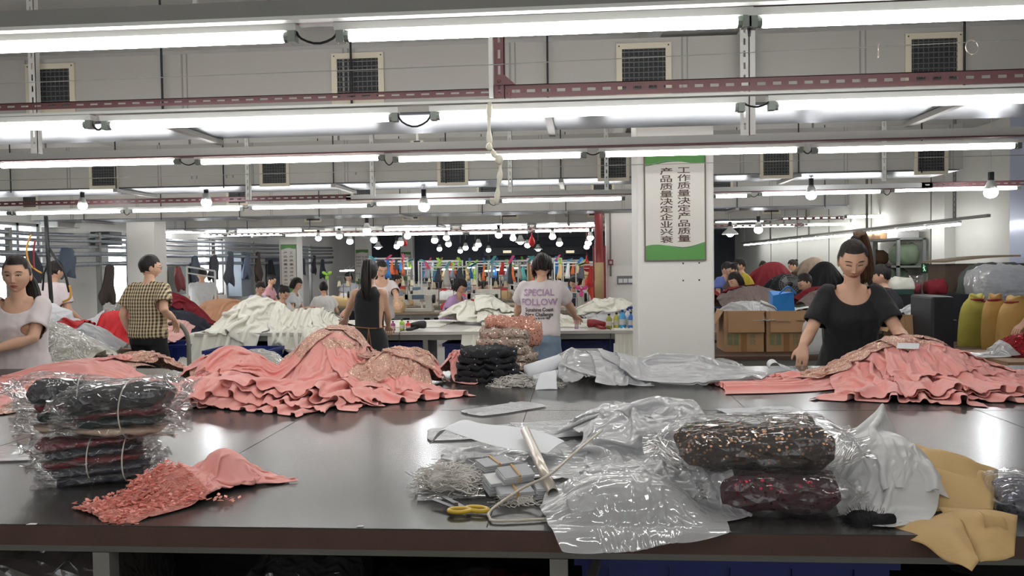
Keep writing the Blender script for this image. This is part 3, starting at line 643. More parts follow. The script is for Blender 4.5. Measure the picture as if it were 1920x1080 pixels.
# bundle of sequinned dresses
heap(-0.88, 4.02, 0.19, 0.16, 0.17, pw=3.2)
dress('pink sequinned dress at the bottom of the round bundle right of the tall heap', (-0.76, 4.02), PI-0.1, 0.5, wt=0.55, wh=0.6, comp=0.7, lcomp=0.7, seed=40, seq=0.9)
dress('pink sequinned dress wrapped over the round bundle right of the tall heap', (-0.93, 4.22), -PI/2+0.2, 0.66, wt=0.55, wh=0.65, comp=0.62, lcomp=0.72, seed=41, seq=0.8)
dress('pink sequinned dress twisted along the top of the round bundle', (-1.08, 4.1), -0.15, 0.62, wt=0.32, wh=0.4, comp=0.42, lcomp=0.7, seed=42, seq=0.85)
heap(-0.60, 4.42, 0.15, 0.13, 0.15, pw=3)
dress('plain pink dress rolled up behind the black sequinned stack', (-0.75, 4.52), -0.6, 0.6, wt=0.45, wh=0.55, comp=0.5, lcomp=0.6, seed=43, seq=0)
# right heap in front of the woman in black
heap(1.66, 4.28, 0.36, 0.20, 0.15, pw=2.2)
RH = 'pink dress of the right heap, '
dress(RH+'skirt trailing far to the left', (1.75, 4.22), PI+0.16, 1.15, wh=0.7, comp=0.6, lcomp=0.95, seed=50, seq=0.15)
dress(RH+'skirt trailing out past the right edge', (1.75, 4.25), -0.28, 1.1, wh=0.8, comp=0.6, lcomp=0.95, seed=51, seq=0.15)
for k in range(4):
    dress(RH+['lowest skirt to the front', 'second skirt from the table at the front', 'third skirt from the table at the front', 'top skirt to the front'][k], (1.48+0.10*k, 4.40), -PI/2-0.22+0.16*k, 0.92-0.05*k, wh=1.0, comp=0.58, lcomp=0.88, seed=52+k, seq=0.12, bend=0.35)
heap(1.68, 4.32, 0.24, 0.15, 0.20, pw=3)
dress(RH+'its glittering bodice spread left of the top', (1.55, 4.4), PI+0.35, 0.75, wt=0.4, wh=0.6, comp=0.55, lcomp=0.8, seed=57, seq=0.85)
dress(RH+'its sequinned front hanging from the top', (1.62, 4.44), -PI/2+0.35, 0.62, wt=0.40, wh=0.7, comp=0.72, lcomp=0.8, seed=58, seq=0.55)
dress(RH+'bodice turned to the right shoulder of the heap', (1.62, 4.38), -0.2, 0.75, wt=0.36, wh=0.6, comp=0.55, lcomp=0.85, seed=59, seq=0.4)
# lone lace dress at the front left
m_lace = pm('pink_lace', lin((240, 164, 152)), 0.7, var=0.2, scale=60, bump=0.8, bscale=160)
heap(-1.10, 2.15, 0.10, 0.09, 0.075, pw=2.4); heap(-1.02, 2.28, 0.08, 0.06, 0.095, pw=2.4)
lo, LX = dress('pink dress alone near the front edge, its bodice of lace flowers', (-1.21, 1.955), 0.95, 0.58, wt=0.38, wh=0.46, comp=0.58, lcomp=0.88, seed=61, seq=0.46, mats=[m_pink, m_lace], group=None, amp=0.03, name='lace_dress')
rs = np.random.RandomState(5); mb = MB(); ka = int(0.47*LX.shape[0])
for i in range(900):
    a = rs.randint(0, ka); b = rs.randint(0, LX.shape[1]); c = LX[a, b]+rs.normal(size=3)*0.003+[0, 0, 0.005]
    ph = rs.rand()*6.28; t = rs.rand()*0.5+0.05; d = np.array([math.cos(ph)*math.cos(t), math.sin(ph)*math.cos(t), math.sin(t)])
    s_ = np.cross(d, [0, 0, 1]); s_ /= np.linalg.norm(s_); l = 0.009+rs.rand()*0.006; wv = l*0.38
    mb.add([c, c+d*l*0.5+s_*wv, c+d*l, c+d*l*0.5-s_*wv], [(0, 1, 2, 3)])
# one dangling flower spray
for i in range(26):
    c = LX[ka-1, LX.shape[1]//6]+np.array([0.01+0.10*rs.rand(), -0.02-0.05*rs.rand(), 0.0]); c[2] = TZ+0.008+0.01*rs.rand()
    ph = rs.rand()*6.28; d = np.array([math.cos(ph), math.sin(ph), 0.3]); s_ = np.array([-math.sin(ph), math.cos(ph), 0]); l = 0.015
    mb.add([c, c+d*l*0.5+s_*0.005, c+d*l, c+d*l*0.5-s_*0.005], [(0, 1, 2, 3)])
o = mb.build('lace_flowers', pm('lace_petal', lin((244, 160, 146)), 0.35, var=0.1), lo); solid(o, 0.0012)
# ================================================================== FOLDED SEQUIN STACKS
def pw_(x, e): return np.sign(x)*np.abs(x)**e
def slab(mb, c, sx, sy, th, ang=0.0, seed=0, wave=0.012, tilt=(0, 0), sag=0.0, nu=56, nv=17, ex=0.42, mi=0, fold=0.0, freq=14.0, ridge=False):
    """soft folded garment: rounded slab with creases and a sagging edge"""
    def fn(v):
        u = v.copy(); r = np.sqrt(v[:, 0]**2+v[:, 1]**2)+1e-9
        sq = (np.abs(v[:, 0]/r)**5+np.abs(v[:, 1]/r)**5+1e-6)**(-1/5)
        rr = r**0.45*sq
        u[:, 0] = v[:, 0]/r*rr; u[:, 1] = v[:, 1]/r*rr; u[:, 2] = pw_(v[:, 2], ex+0.25)
        if fold: u[:, 2] *= 1-fold*np.exp(-((u[:, 1])/0.09)**2)*(u[:, 2] > 0)
        q = u*np.array([sx, sy, th])*freq
        n = vnoise(q*0.35, seed); n2 = vnoise(q*0.8, seed+7)
        if ridge: n = 0.7-1.6*np.abs(vnoise(q*np.array([0.16, 0.34, 0.30]), seed)); n2 = 0.6-1.5*np.abs(vnoise(q*np.array([0.5, 0.9, 0.7]), seed+7))
        k = 1+0.05*n*(np.abs(u[:, 2]) < 0.85)
        u[:, 0] *= k; u[:, 1] *= k
        u[:, 2] += (n*wave+n2*wave*0.4)/th*2
        u[:, 2] -= sag*(u[:, 0]**2+u[:, 1]**2)*0.5
        return u
    rot = rotz(ang) @ rotx(tilt[0]) @ roty(tilt[1])
    return mb.ell(c, (sx/2, sy/2, th/2), nu, nv, mi, rot, fn)
m_seqbeige = sequin('beige_sequin', lin((176, 160, 148)), (lin((255, 244, 226)), lin((226, 200, 184))), 120, 0.55, 0.25)
m_seqrose = sequin('rose_sequin', lin((196, 140, 122)), (lin((255, 226, 200)), lin((240, 190, 170))), 120, 0.5, 0.25)
m_seqblack = sequin('black_sequin', lin((20, 20, 26)), (lin((225, 225, 235)), lin((70, 72, 90))), 120, 0.10, 0.25)
m_seqcopper = sequin('copper_sequin', lin((38, 26, 22)), (lin((236, 178, 130)), lin((90, 60, 48))), 130, 0.42, 0.25)
m_seqwine = sequin('wine_sequin', lin((64, 14, 30)), (lin((236, 60, 92)), lin((96, 16, 40))), 120, 0.32, 0.25)
m_seqred = sequin('red_sequin', lin((130, 10, 22)), (lin((250, 60, 60)), lin((140, 10, 24))), 90, 0.4, 0.25)
GS = 'folded sequin dresses in stacks'
bx, by = px2(912, 716)
for k in range(5):
    mb = MB(); slab(mb, (bx+0.008*math.sin(k*2.1), by+0.06, TZ+0.020+0.033*k), 0.335-0.012*k, 0.26, 0.047, 0.05+0.02*k, 70+k, 0.013, sag=0.3, freq=26)
    o = mb.build('folded_black_dress', m_seqblack, None, True)
    tag(o, 'black sequinned folded dress, %s of the black stack' % ['lowest', 'second from the bottom', 'middle one', 'second from the top', 'topmost'][k], 'dress', GS)
gx, gy = px2(945, 698)
for k in range(5):
    mb = MB(); slab(mb, (gx+0.012*math.sin(k*1.7), gy+0.16, TZ+0.028+0.047*k), 0.345-0.01*k, 0.24, 0.062, -0.04, 80+k, 0.014, sag=0.35, freq=20)
    o = mb.build('folded_sequin_dress', m_seqbeige, None, True)
    tag(o, 'beige sequinned folded dress, %s of the tall beige stack' % ['lowest', 'second from the bottom', 'middle one', 'second from the top', 'topmost'][k], 'dress', GS)
mb = MB(); slab(mb, (gx+0.02, gy+0.19, TZ+0.262), 0.29, 0.2, 0.065, 0.1, 88, 0.02, tilt=(0.0, 0.05)); slab(mb, (gx+0.15, gy+0.18, TZ+0.20), 0.12, 0.2, 0.14, 0.1, 89, 0.02)
o = mb.build('rose_sequin_dress', m_seqrose, None, True); tag(o, 'rose sequinned dress crumpled on top of the tall beige stack', 'dress', GS)
def hm_add(cx, cy, rx, ry, z, pw=6):
    global HM
    HM = np.maximum(HM, (z)*(np.exp(-(((GX-cx)/rx)**2+((GY-cy)/ry)**2)**(pw/2)) > 0.4))
hm_add(bx, by+0.06, 0.19, 0.15, TZ+0.18); hm_add(gx, gy+0.16, 0.2, 0.15, TZ+0.33)
# ================================================================== POLYTHENE
m_film = film('clear_film', body=0.03, edge=0.16, gloss=0.05, rough=0.05, crink=0.7, cscale=22)
m_film2 = film('cloudy_film', body=0.62, edge=0.84, gloss=0.08, crink=0.5, cscale=20)
m_film3 = film('bag_film', body=0.50, edge=0.74, gloss=0.085, crink=0.45, cscale=20)
m_milk = film('milky_film', (0.97, 0.97, 0.97), body=0.84, edge=0.95, gloss=0.02, rough=0.3, crink=0.35, cscale=14)
m_tissue = film('tissue', (0.93, 0.94, 0.97), body=0.85, edge=0.95, gloss=0.0, rough=0.6, crink=0.5, cscale=18)
def packet_shell(mb, c, sx, sy, th, ang, seed, tilt=(0, 0), fin=0.05, mi=0):
    """clear bag round a garment: pillow with flat crumpled sealed ends along x"""
    nu, nv = 44, 20; G = np.zeros((nv, nu, 3)); rs = np.random.RandomState(seed)
    us = np.linspace(-1, 1, nv); a = np.arange(nu)*2*PI/nu
    for i, u in enumerate(us):
        body = max(0.0, 1-abs(u)**8); X = u*(sx/2+fin)
        e = max(0, (abs(X)-sx/2)/fin)
        hy = sy/2*(1.02-0.12*e); hz = th/2*(1.06*max(0.0, 1-(abs(X)/(sx/2+fin*0.4))**6)**0.5 if abs(X) < sx/2+fin*0.4 else 0.0)+0.003
        ca, sa = np.cos(a), np.sin(a)
        G[i, :, 0] = X+0.010*np.sin(a*3+seed+i); G[i, :, 1] = hy*pw_(ca, 0.7); G[i, :, 2] = hz*pw_(sa, 0.6)+e*0.02*np.sin(ca*6+seed*1.7+u*2)
    G += 0.004*vnoise(G*22, seed)[..., None]*np.array([1, 1, 1.0])
    rot = rotz(ang) @ rotx(tilt[0]) @ roty(tilt[1]); G = G @ rot.T+np.array(c)
    return mb.grid(G, mi, wrap=True)
GB = 'bagged garments tied into bundles'
def packet(c, sx, sy, th, ang, mat, label, seed, tilt=(0, 0), fin=0.05, fm=None, group=GB, wave=0.006, sag=0.2, ex=0.42):
    t = thing('bagged_garment', label, 'bagged garment', (c[0], c[1], c[2]-th/2), group)
    mb = MB(); slab(mb, c, sx*0.95, sy*0.93, th*0.86, ang, seed, wave, tilt, sag, nu=48, nv=13, ex=ex); mb.build('garment', mat, t, True)
    mb = MB(); packet_shell(mb, c, sx, sy, th*1.12, ang, seed, tilt, fin); mb.build('plastic_bag', fm or m_film, t, True)
    return t
m_gblack = pm('black_knit', lin((30, 30, 34)), 0.8, bump=0.3, bscale=40); m_gwine = pm('wine_knit', lin((120, 30, 44)), 0.8, bump=0.3, bscale=40)
m_ggreen = pm('bottle_green_knit', lin((22, 48, 46)), 0.8, bump=0.3, bscale=40); m_gbeige = pm('beige_knit', lin((196, 170, 148)), 0.8, bump=0.3, bscale=40); m_gnavy = pm('navy_knit', lin((34, 34, 52)), 0.8, bump=0.3, bscale=40)
# lower bundle on the table
lx, ly = px2(155, 915); ly += 0.10
seqm = [m_gnavy, m_gnavy, m_gwine, m_gnavy, m_gwine]
low = ['navy bagged garment lowest of the lower tied bundle', 'navy bagged garment second from the table in the lower tied bundle', 'wine red bagged garment in the middle of the lower tied bundle', 'navy bagged garment second from the top of the lower tied bundle', 'wine red bagged garment on top of the lower tied bundle']
for k in range(5):
    packet((lx-0.01*k+0.012*(k % 2), ly, TZ+0.017+0.025*k), 0.26+0.012*(k % 3), 0.17, 0.030, 0.30+0.03*(k % 2), seqm[k], low[k], 100+k, tilt=(0.0, -0.05), fin=0.035)
hm_add(lx, ly, 0.16, 0.11, TZ+0.17)
# upper bundle: two columns side by side
ux, uy, uz = lx+0.015, ly+0.02, TZ+0.138
for side, (dx, dy, an) in (('left', (-0.115, 0.045, 0.42)), ('right', (0.055, -0.03, 0.10))):
    for k, (mt, nm, th) in enumerate([(m_gbeige, 'beige', 0.027), (m_ggreen, 'dark green', 0.030), (m_gwine, 'wine red', 0.027), (m_gblack, 'black', 0.080)]):
        z = uz+[0.014, 0.041, 0.068, 0.106][k]
        packet((ux+dx, uy+dy, z), [0.25, 0.24, 0.26, 0.29][k], [0.15, 0.15, 0.16, 0.175][k], th, an, mt, '%s bagged garment, %s in the %s half of the upper tied bundle' % (nm, ['lowest', 'second from below', 'third from below', 'topmost and bulging'][k], 'rear' if side == 'left' else 'front'), 120+k+10*(side == 'right'), tilt=(0.0, (0.16 if side == 'left' else -0.10)*(k/3)), fin=0.055, wave=0.008, ex=0.5 if k == 3 else 0.42, sag=0.5 if k == 3 else 0.2)
m_twine = pm('white_twine', lin((214, 208, 196)), 0.7)
def loop(c, ry, rz, ang, r=0.0018): return [np.array(c)+np.array([math.sin(ang)*-math.cos(a)*ry, math.cos(ang)*math.cos(a)*ry, math.sin(a)*rz]) for a in np.linspace(0, 2*PI, 30)]
for (c, ry, rz, an, lab) in (((ux+0.085, uy-0.025, uz+0.07), 0.094, 0.086, 0.10, 'white twine round the front half of the upper tied bundle'), ((ux-0.115, uy+0.045, uz+0.07), 0.096, 0.086, 0.42, 'white twine round the rear half of the upper tied bundle'),
    ((lx-0.02, ly, TZ+0.068), 0.10, 0.07, 0.3, 'white twine round the lower tied bundle, left'), ((lx+0.085, ly, TZ+0.068), 0.10, 0.07, 0.3, 'white twine round the lower tied bundle, right')):
    mb = MB(); mb.tube(loop(c, ry, rz, an), 0.002, 6); tag(mb.build('twine', m_twine), lab, 'twine', 'twine round the tied bundles')
# sequin packets at the front right
kx, ky = 0.42, 2.13
packet((0.475, 2.085, TZ+0.056), 0.31, 0.21, 0.105, -0.03, m_seqwine, 'wine red sequinned garment in a clear bag, at the table front', 140, tilt=(0.05, 0.03), fin=0.05, group=None, wave=0.012, sag=0.1)
packet((0.435, 2.12, TZ+0.156), 0.39, 0.23, 0.105, -0.06, m_seqcopper, 'black and copper sequinned garment in a clear bag, lying on the wine red one', 141, tilt=(0.02, -0.02), fin=0.07, group=None, wave=0.014, sag=0.25, ex=0.45)
hm_add(0.45, 2.14, 0.19, 0.13, TZ+0.12)
def sheet(label, c, w_, h_, ang, comp=0.9, lcomp=0.9, mat=None, seed=0, n=(44, 36), name='plastic_sheet', cat='plastic sheet', group=None, amp=0.02, lift=0.02, pins=None, t=0.0006, add=True, rnd=0.0, steps=90, bend=0.3, sub=1, fr=0.75, grav=0.0009):
    a, b = n; v = np.linspace(0, 1, a)[:, None]*np.ones((1, b)); u = np.ones((a, 1))*np.linspace(-0.5, 0.5, b)[None]
    rest = np.stack([v*h_, u*w_, 0*v], -1); cs, sn = math.cos(ang), math.sin(ang)
    x = c[0]+(v-0.5)*h_*lcomp*cs-u*w_*comp*sn; y = c[1]+(v-0.5)*h_*lcomp*sn+u*w_*comp*cs
    if rnd:
        U, V = u*2, v*2-1; Ue, Ve = U*np.sqrt(1-V*V/2), V*np.sqrt(1-U*U/2); du, dv = (Ue-U)*rnd*0.5, (Ve-V)*rnd*0.5; rest = np.stack([(v+dv)*h_, (u+du)*w_, 0*v], -1); vv, uu = v+dv-0.5, u+du; x = c[0]+vv*h_*lcomp*cs-uu*w_*comp*sn; y = c[1]+vv*h_*lcomp*sn+uu*w_*comp*cs
    z = np.maximum(hsample(blur(HM, 2), x, y), BZ)+lift+amp*(1+vnoise(np.stack([x*5, y*5, 0*x+seed], -1), seed))
    X = np.stack([x, y, z], -1)
    if pins:
        for (i, j, p) in pins:
            ww = np.exp(-(((np.arange(a)-i)[:, None]/(a*0.22))**2+((np.arange(b)-j)[None]/(b*0.22))**2))[..., None]
            X = X*(1-ww)+np.array(p)*ww
    X = settle(X, rest, steps=steps, seed=seed, bend=bend, pins=pins, fric=fr, grav=grav)
    if add: raster(X, 0.001)
    mb = MB(); mb.grid(X); o = mb.build(name, mat or m_film, None, True); tag(o, label, cat, group)
    if t: solid(o, t, 1)
    if sub: subsurf(o, sub)
    return o, X
GP = 'loose clear polythene on the packing table'
def S(px, py): return px2(px, py)
sheet('flat clear polythene bag lying alone in the middle of the table', S(945, 768), 0.19, 0.38, 0.75, 0.78, 0.95, m_film3, 150, rnd=0.3, amp=0.05, group=GP)
sheet('crinkled clear bag lying flat left of the metal tube', S(900, 812), 0.26, 0.42, 0.25, 0.75, 0.92, m_film3, 151, group=GP, amp=0.05, rnd=0.3)
sheet('stack of clear flat bags fanned out behind the loose polythene', S(1060, 805), 0.34, 0.38, 0.35, 0.72, 0.95, m_film2, 152, group=GP, amp=0.05, rnd=0.25)
sheet('clear sheet spread under the rolled white paper', S(930, 868), 0.48, 0.40, 0.1, 0.78, 0.85, m_film3, 153, group=GP, amp=0.05, rnd=0.4)
sheet('clear crinkled sheet under the metal tube', S(1110, 860), 0.5, 0.42, 0.3, 0.85, 0.85, m_film2, 154, group=GP, amp=0.04)
heap(0.16, 2.75, 0.20, 0.20, 0.12)
sheet('bulky clear bag heaped up in the middle right of the table', S(1180, 830), 0.62, 0.6, 0.2, 0.62, 0.62, m_film3, 155, rnd=0.7, group=GP, amp=0.05)
sheet('clear bag standing up with a raised corner, middle of the polythene heap', S(1150, 815), 0.5, 0.5, 0.9, 0.6, 0.6, m_film3, 156, rnd=0.7, group=GP, amp=0.05, pins=[(38, 8, tuple(P(1168, 748, 2.95))), (38, 22, tuple(P(1215, 752, 2.9)))], add=False)
heap(0.30, 2.70, 0.13, 0.13, 0.16)
sheet('puffed clear bag behind the black and copper garment', S(1275, 835), 0.6, 0.6, -0.3, 0.6, 0.6, m_film3, 157, rnd=0.7, group=GP, amp=0.05, add=False)
sheet('puffed clear bag laid over the heap, nearest the copper sequins', (0.22, 2.52), 0.6, 0.55, 0.5, 0.62, 0.62, m_film3, 158, rnd=0.7, group=GP, amp=0.05, add=False)
heap(0.16, 2.15, 0.22, 0.13, 0.085)
sheet('clear bag spilling between the copper garment and the front bag', (0.20, 2.24), 0.5, 0.45, 0.1, 0.75, 0.75, m_film3, 160, rnd=0.7, group=GP, amp=0.04, add=False)
# big clear bag hanging over the front edge
HM = np.where(GY < TY0, np.maximum(HM, TZ+0.004-np.maximum(0, TY0-0.03-GY)*1.5), HM)
m_bigbag = film('big_bag_film', (0.96, 0.97, 0.99), body=0.52, edge=0.78, gloss=0.10, rough=0.08, crink=0.5, cscale=15)
def droop(mb, k=0.9):
    for a in mb.v: a[:, 2] -= np.clip(TY0+0.03-a[:, 1], 0, 1)*k
    return mb
heap(0.105, 2.0, 0.165, 0.105, 0.095, pw=4)
bagO, _ = sheet('large puffed clear polythene bag bulging over the table front edge', (0.12, 2.0), 0.50, 0.44, PI/2+0.14, 0.80, 0.76, m_bigbag, 161, n=(64, 64), name='plastic_bag', cat='plastic bag', rnd=0.4, amp=0.03, add=False, lift=0.05, bend=0.5)
mb = MB(); slab(mb, (0.10, 2.0, TZ+0.045), 0.28, 0.17, 0.07, 0.1, 165, 0.012, (0.10, 0.03), 0.3, nu=90, nv=31, freq=18, ridge=True); droop(mb, 0.6).build('inner_film', m_film2, bagO, True)
sheet('clear film scrap between the front bag and the wine red sequins', (0.30, 2.02), 0.2, 0.2, 0.4, 0.75, 0.8, m_film3, 163, group=GP, amp=0.02, add=False)
sheet('white tissue sheet crumpled alone behind the copper garment', S(1425, 772), 0.16, 0.34, 0.2, 0.65, 0.85, m_tissue, 164, name='tissue_paper', cat='tissue paper', amp=0.04)
sheet('flat clear bag with loose tags at the left edge', S(10, 853), 0.24, 0.36, 0.2, 0.92, 0.92, m_film2, 165, group=GP)
# far polythene behind: rolled bags, wide sheet to the right
heap(0.02, 4.25, 0.22, 0.16, 0.14, pw=3)
sheet('rolled clear bags beside the beige sequin stack', (0.02, 4.28), 0.6, 0.5, 0.4, 0.6, 0.6, m_film3, 170, group=GP, amp=0.05)
heap(0.22, 4.25, 0.10, 0.10, 0.11, pw=3)
sheet('clear bag of white cords at the back of the table', (0.2, 4.2), 0.4, 0.38, 0.2, 0.6, 0.6, m_film2, 171, group=GP, amp=0.04)
heap(0.50, 4.35, 0.3, 0.2, 0.06, pw=3)
sheet('wide clear sheet trailing right in front of the poster pillar', (0.52, 4.38), 0.75, 0.95, -0.12, 0.62, 0.9, m_film3, 172, group=GP, amp=0.07, rnd=0.4)
sheet('pack of flat clear bags trailing right in front of the poster pillar', (0.55, 4.28), 0.5, 0.8, -0.05, 0.72, 0.95, m_film2, 173, group=GP, amp=0.05, rnd=0.3)
# ------------------------------------------------------------------ white carrier bag
heap(0.78, 2.20, 0.13, 0.16, 0.16, pw=3)
tip = tuple(P(1657, 745, 2.30))
sheet('white translucent carrier bag, one handle standing up, beside the brown paper', (0.76, 2.22), 0.56, 0.56, 0.0, 0.72, 0.72, m_milk, 180, rnd=0.6, n=(54, 54), name='carrier_bag', cat='plastic bag', amp=0.05, pins=[(27, 30, tip), (26, 29, tip)], add=False)
sheet('white carrier bag flap folded forward over the brown paper', (0.74, 2.06), 0.28, 0.34, 0.9, 0.6, 0.8, m_milk, 181, rnd=0.8, name='carrier_bag', cat='plastic bag', amp=0.04, lift=0.06, add=False, grav=0.0006)
# ------------------------------------------------------------------ kraft paper pieces
m_kraft = pm('kraft_paper', lin((196, 164, 112)), 0.75, var=0.06, scale=6, bump=0.15, bscale=30)
def paper(name, label, corners, bulge, mat, cat, curl=0.0, n=22, group=None, t=0.0008, outline=None):
    A, B, C, D = [np.array(q, float) for q in corners]; u = np.linspace(0, 1, n)[:, None, None]; v = np.linspace(0, 1, n)[None, :, None]
    G = A*(1-u)*(1-v)+B*u*(1-v)+C*u*v+D*(1-u)*v
    uu, vv = u[..., 0]*np.ones((n, n)), v[..., 0]*np.ones((n, n))
    G[..., 2] += bulge*np.sin(PI*uu)*np.sin(PI*vv)+curl*np.abs(2*vv-1)**3+0.004*vnoise(G*9, int(abs(A[0])*99) % 50)
    mb = MB(); mb.grid(G); o = mb.build(name, mat, None, True); tag(o, label, cat, group); solid(o, t); return o
GK = 'brown kraft paper patterns'
paper('kraft_paper', 'brown kraft paper folded over at the back, right of the white carrier bag', [P(1640, 905, 2.15), P(1868, 952, 2.06), P(1872, 880, 2.22), P(1705, 828, 2.30)], 0.05, m_kraft, 'paper', group=GK)
paper('kraft_paper', 'brown kraft paper standing slanted under the folded one', [P(1650, 960, 2.05), P(1862, 955, 2.02), P(1866, 890, 2.16), P(1690, 850, 2.22)], 0.02, m_kraft, 'paper', group=GK)
paper('kraft_paper', 'brown kraft paper pattern piece hanging over the table edge, pointed end down', [P(1655, 985, 1.96), P(1822, 1072, 1.74), P(1836, 1052, 1.76), P(1795, 958, 1.99)], 0.02, m_kraft, 'paper', group=GK)
paper('kraft_paper', 'brown kraft paper piece with a curled end, rightmost over the table edge', [P(1760, 950, 2.02), P(1838, 1058, 1.80), P(1902, 1040, 1.82), P(1908, 962, 1.95)], 0.03, m_kraft, 'paper', group=GK)
mb = MB(); G = []
for a in np.linspace(-0.4, 2.6, 14):
    G.append([P(1838+v*42, 970+v*8, 1.90)+np.array([0, -0.022*math.sin(a), 0.022*math.cos(a)-0.01]) for v in np.linspace(0, 1, 6)])
o = mb.grid(np.array(G)).build('paper_curl', m_kraft, None, True); solid(o, 0.0008); tag(o, 'small curled brown paper strip on the rightmost kraft piece', 'paper', GK)
# black fluffy trim at the edge beside the carrier bag
mb = MB(); rs = np.random.RandomState(3); c0 = P(1630, 985, 1.97); slab(mb, c0, 0.10, 0.07, 0.05, 0.2, 9, 0.01)
for i in range(260):
    d = rs.normal(size=3); d[2] = abs(d[2])*0.6; d /= np.linalg.norm(d); p = c0+d*np.array([0.045, 0.03, 0.02]); q = p+d*0.022+rs.normal(size=3)*0.006
    mb.tube([p, q], [0.0012, 0.0003], 3, cap=False)
tag(mb.build('fluffy_trim', pm('black_fluff', lin((16, 16, 20)), 0.9)), 'black fluffy trim scrap on the table edge under the carrier bag', 'fabric scrap')
# bagged silver garment at the right edge
packet(P(1915, 930, 2.12), 0.16, 0.18, 0.09, 0.2, sequin('silver_sequin', lin((90, 90, 104)), (lin((240, 240, 250)), lin((120, 120, 140))), 110, 0.5), 'bagged silver sequinned garment cut by the right edge', 190, group=None)
# printed label sheet roll near the woman's hand
mb = MB(); G = []
for k, s in enumerate(np.linspace(0, 1, 18)):
    if s < 0.5: a = PI*1.5-s/0.5*PI*1.1; y, z = 0.022*math.cos(a), 0.022+0.022*math.sin(a)
    G.append((s, 0, 0))
c = np.array([*px2(1460, 700), TZ]); G = []
for k in range(20):
    s = k/19
    if s < 0.5: a = PI*0.1+PI*1.0*(1-s/0.5); x, z = -0.02+0.028*math.cos(a), 0.030+0.028*math.sin(a)
    else: x, z = -0.02+0.028*math.cos(PI*0.1)+(s-0.5)*0.22, max(0.003, 0.038-(s-0.5)*0.08)
    G.append([c+np.array([x+0.02*v, 0.0+0.16*v, z]) for v in np.linspace(0, 1, 5)])
m_paper = pm('white_paper', lin((226, 228, 232)), 0.6, var=0.02)
o = MB().grid(np.array(G)).build('label_sheet', m_paper, None, True); solid(o, 0.0008); tag(o, 'curled sheet of printed white labels under the black T-shirt woman\'s hand', 'label sheet')
lb = MB(); 
for i in range(4):
    for j in range(3):
        s0 = 11+i*2; g = np.array(G); p00 = g[s0, 1+j]; p11 = g[s0+1, 1+j]; q = g[s0, min(4, 1+j+1)]
        u = (p11-p00)*0.9; v = (q-p00)*0.6; off = np.array([0, 0, 0.0016]); lb.add([p00+off, p00+u+off, p00+u+v+off, p00+v+off], [(0, 1, 2, 3)])
lb.build('label_print', pm('grey_print', lin((170, 174, 184)), 0.6), o)
# tags on the right heap
for (px, py, lab) in ((1705, 665, 'upper white hang tag lying on the right pink heap'), (1700, 688, 'lower white hang tag lying on the right pink heap')):
    p = P(px, py, 4.12); z = hsample(HM, np.array([p[0]]), np.array([p[1]]))[0]+0.012
    mb = MB(); mb.box((p[0], p[1], z), (0.085, 0.045, 0.002), rotz(-0.5) @ rotx(0.5)); tag(mb.build('hang_tag', m_paper), lab, 'hang tag', 'white hang tags on the right heap')
# ================================================================== SMALL THINGS AT THE FRONT
# rolled white paper
c = px2(905, 880); G = []
for k in range(24):
    s = k/23; a = 1.2-s*2.9 if s < 0.35 else None
    if s < 0.35: t = s/0.35; x = -0.155+0.055*t; z = 0.048+0.040*math.sin(t*PI*0.5)
    else: x = -0.13+0.03+(s-0.35)*0.46; z = 0.055+0.03*math.cos((s-0.35)*2.6)-(s-0.35)*0.05
    G.append([np.array([c[0]+x+0.05*v, c[1]-0.04+0.18*v, TZ+max(0.004, z)+0.03+0.02*v*(1-s)+0.012*math.sin(s*7+v*2)]) for v in np.linspace(0, 1, 7)])
o = MB().grid(np.array(G)).build('paper_sheet', m_paper, None, True); solid(o, 0.0008); subsurf(o, 1); tag(o, 'curled sheet of white paper lying on the clear polythene', 'paper')
# metal tube
a = P(985, 808, 2.50); b = P(1037, 930, 2.09); a[2] = max(a[2], TZ+0.05); b[2] = max(b[2], TZ+0.03)
mb = MB(); rr = 0.0145; rings = []
d = (b-a)/np.linalg.norm(b-a); u_ = np.cross(d, [0, 0, 1]); u_ /= np.linalg.norm(u_); v_ = np.cross(u_, d); th = np.arange(20)*2*PI/20
cir = lambda p, r: p+r*(np.cos(th)[:, None]*u_+np.sin(th)[:, None]*v_)
mb.loft([cir(a, rr*0.88), cir(a, rr), cir(b, rr), cir(b, rr*0.88), cir(b-d*0.05, rr*0.88)], False)
mb.loft([cir(a, rr*0.88), cir(a+d*0.05, rr*0.88)], False)
tag(mb.build('metal_tube', pm('brushed_steel', lin((214, 204, 192)), 0.28, metal=0.55, var=0.05), None, True), 'short hollow steel tube lying across the loose polythene', 'metal tube')
# bent wire hanger
m_wire = pm('beige_wire', lin((206, 196, 180)), 0.45)
z = TZ+0.006
pts = [Pz(1040, 972, z), Pz(935, 977, z), Pz(918, 970, z), Pz(922, 955, z+0.005), Pz(980, 915, z+0.03), Pz(1030, 890, z+0.06), Pz(1082, 845, z+0.08), Pz(1130, 806, z+0.09)]
tag(MB().tube(curve_pts(pts, 40), 0.0035, 8).build('wire_hanger', m_wire, None, True), 'bent cream plastic coated wire lying at the table front edge', 'wire')
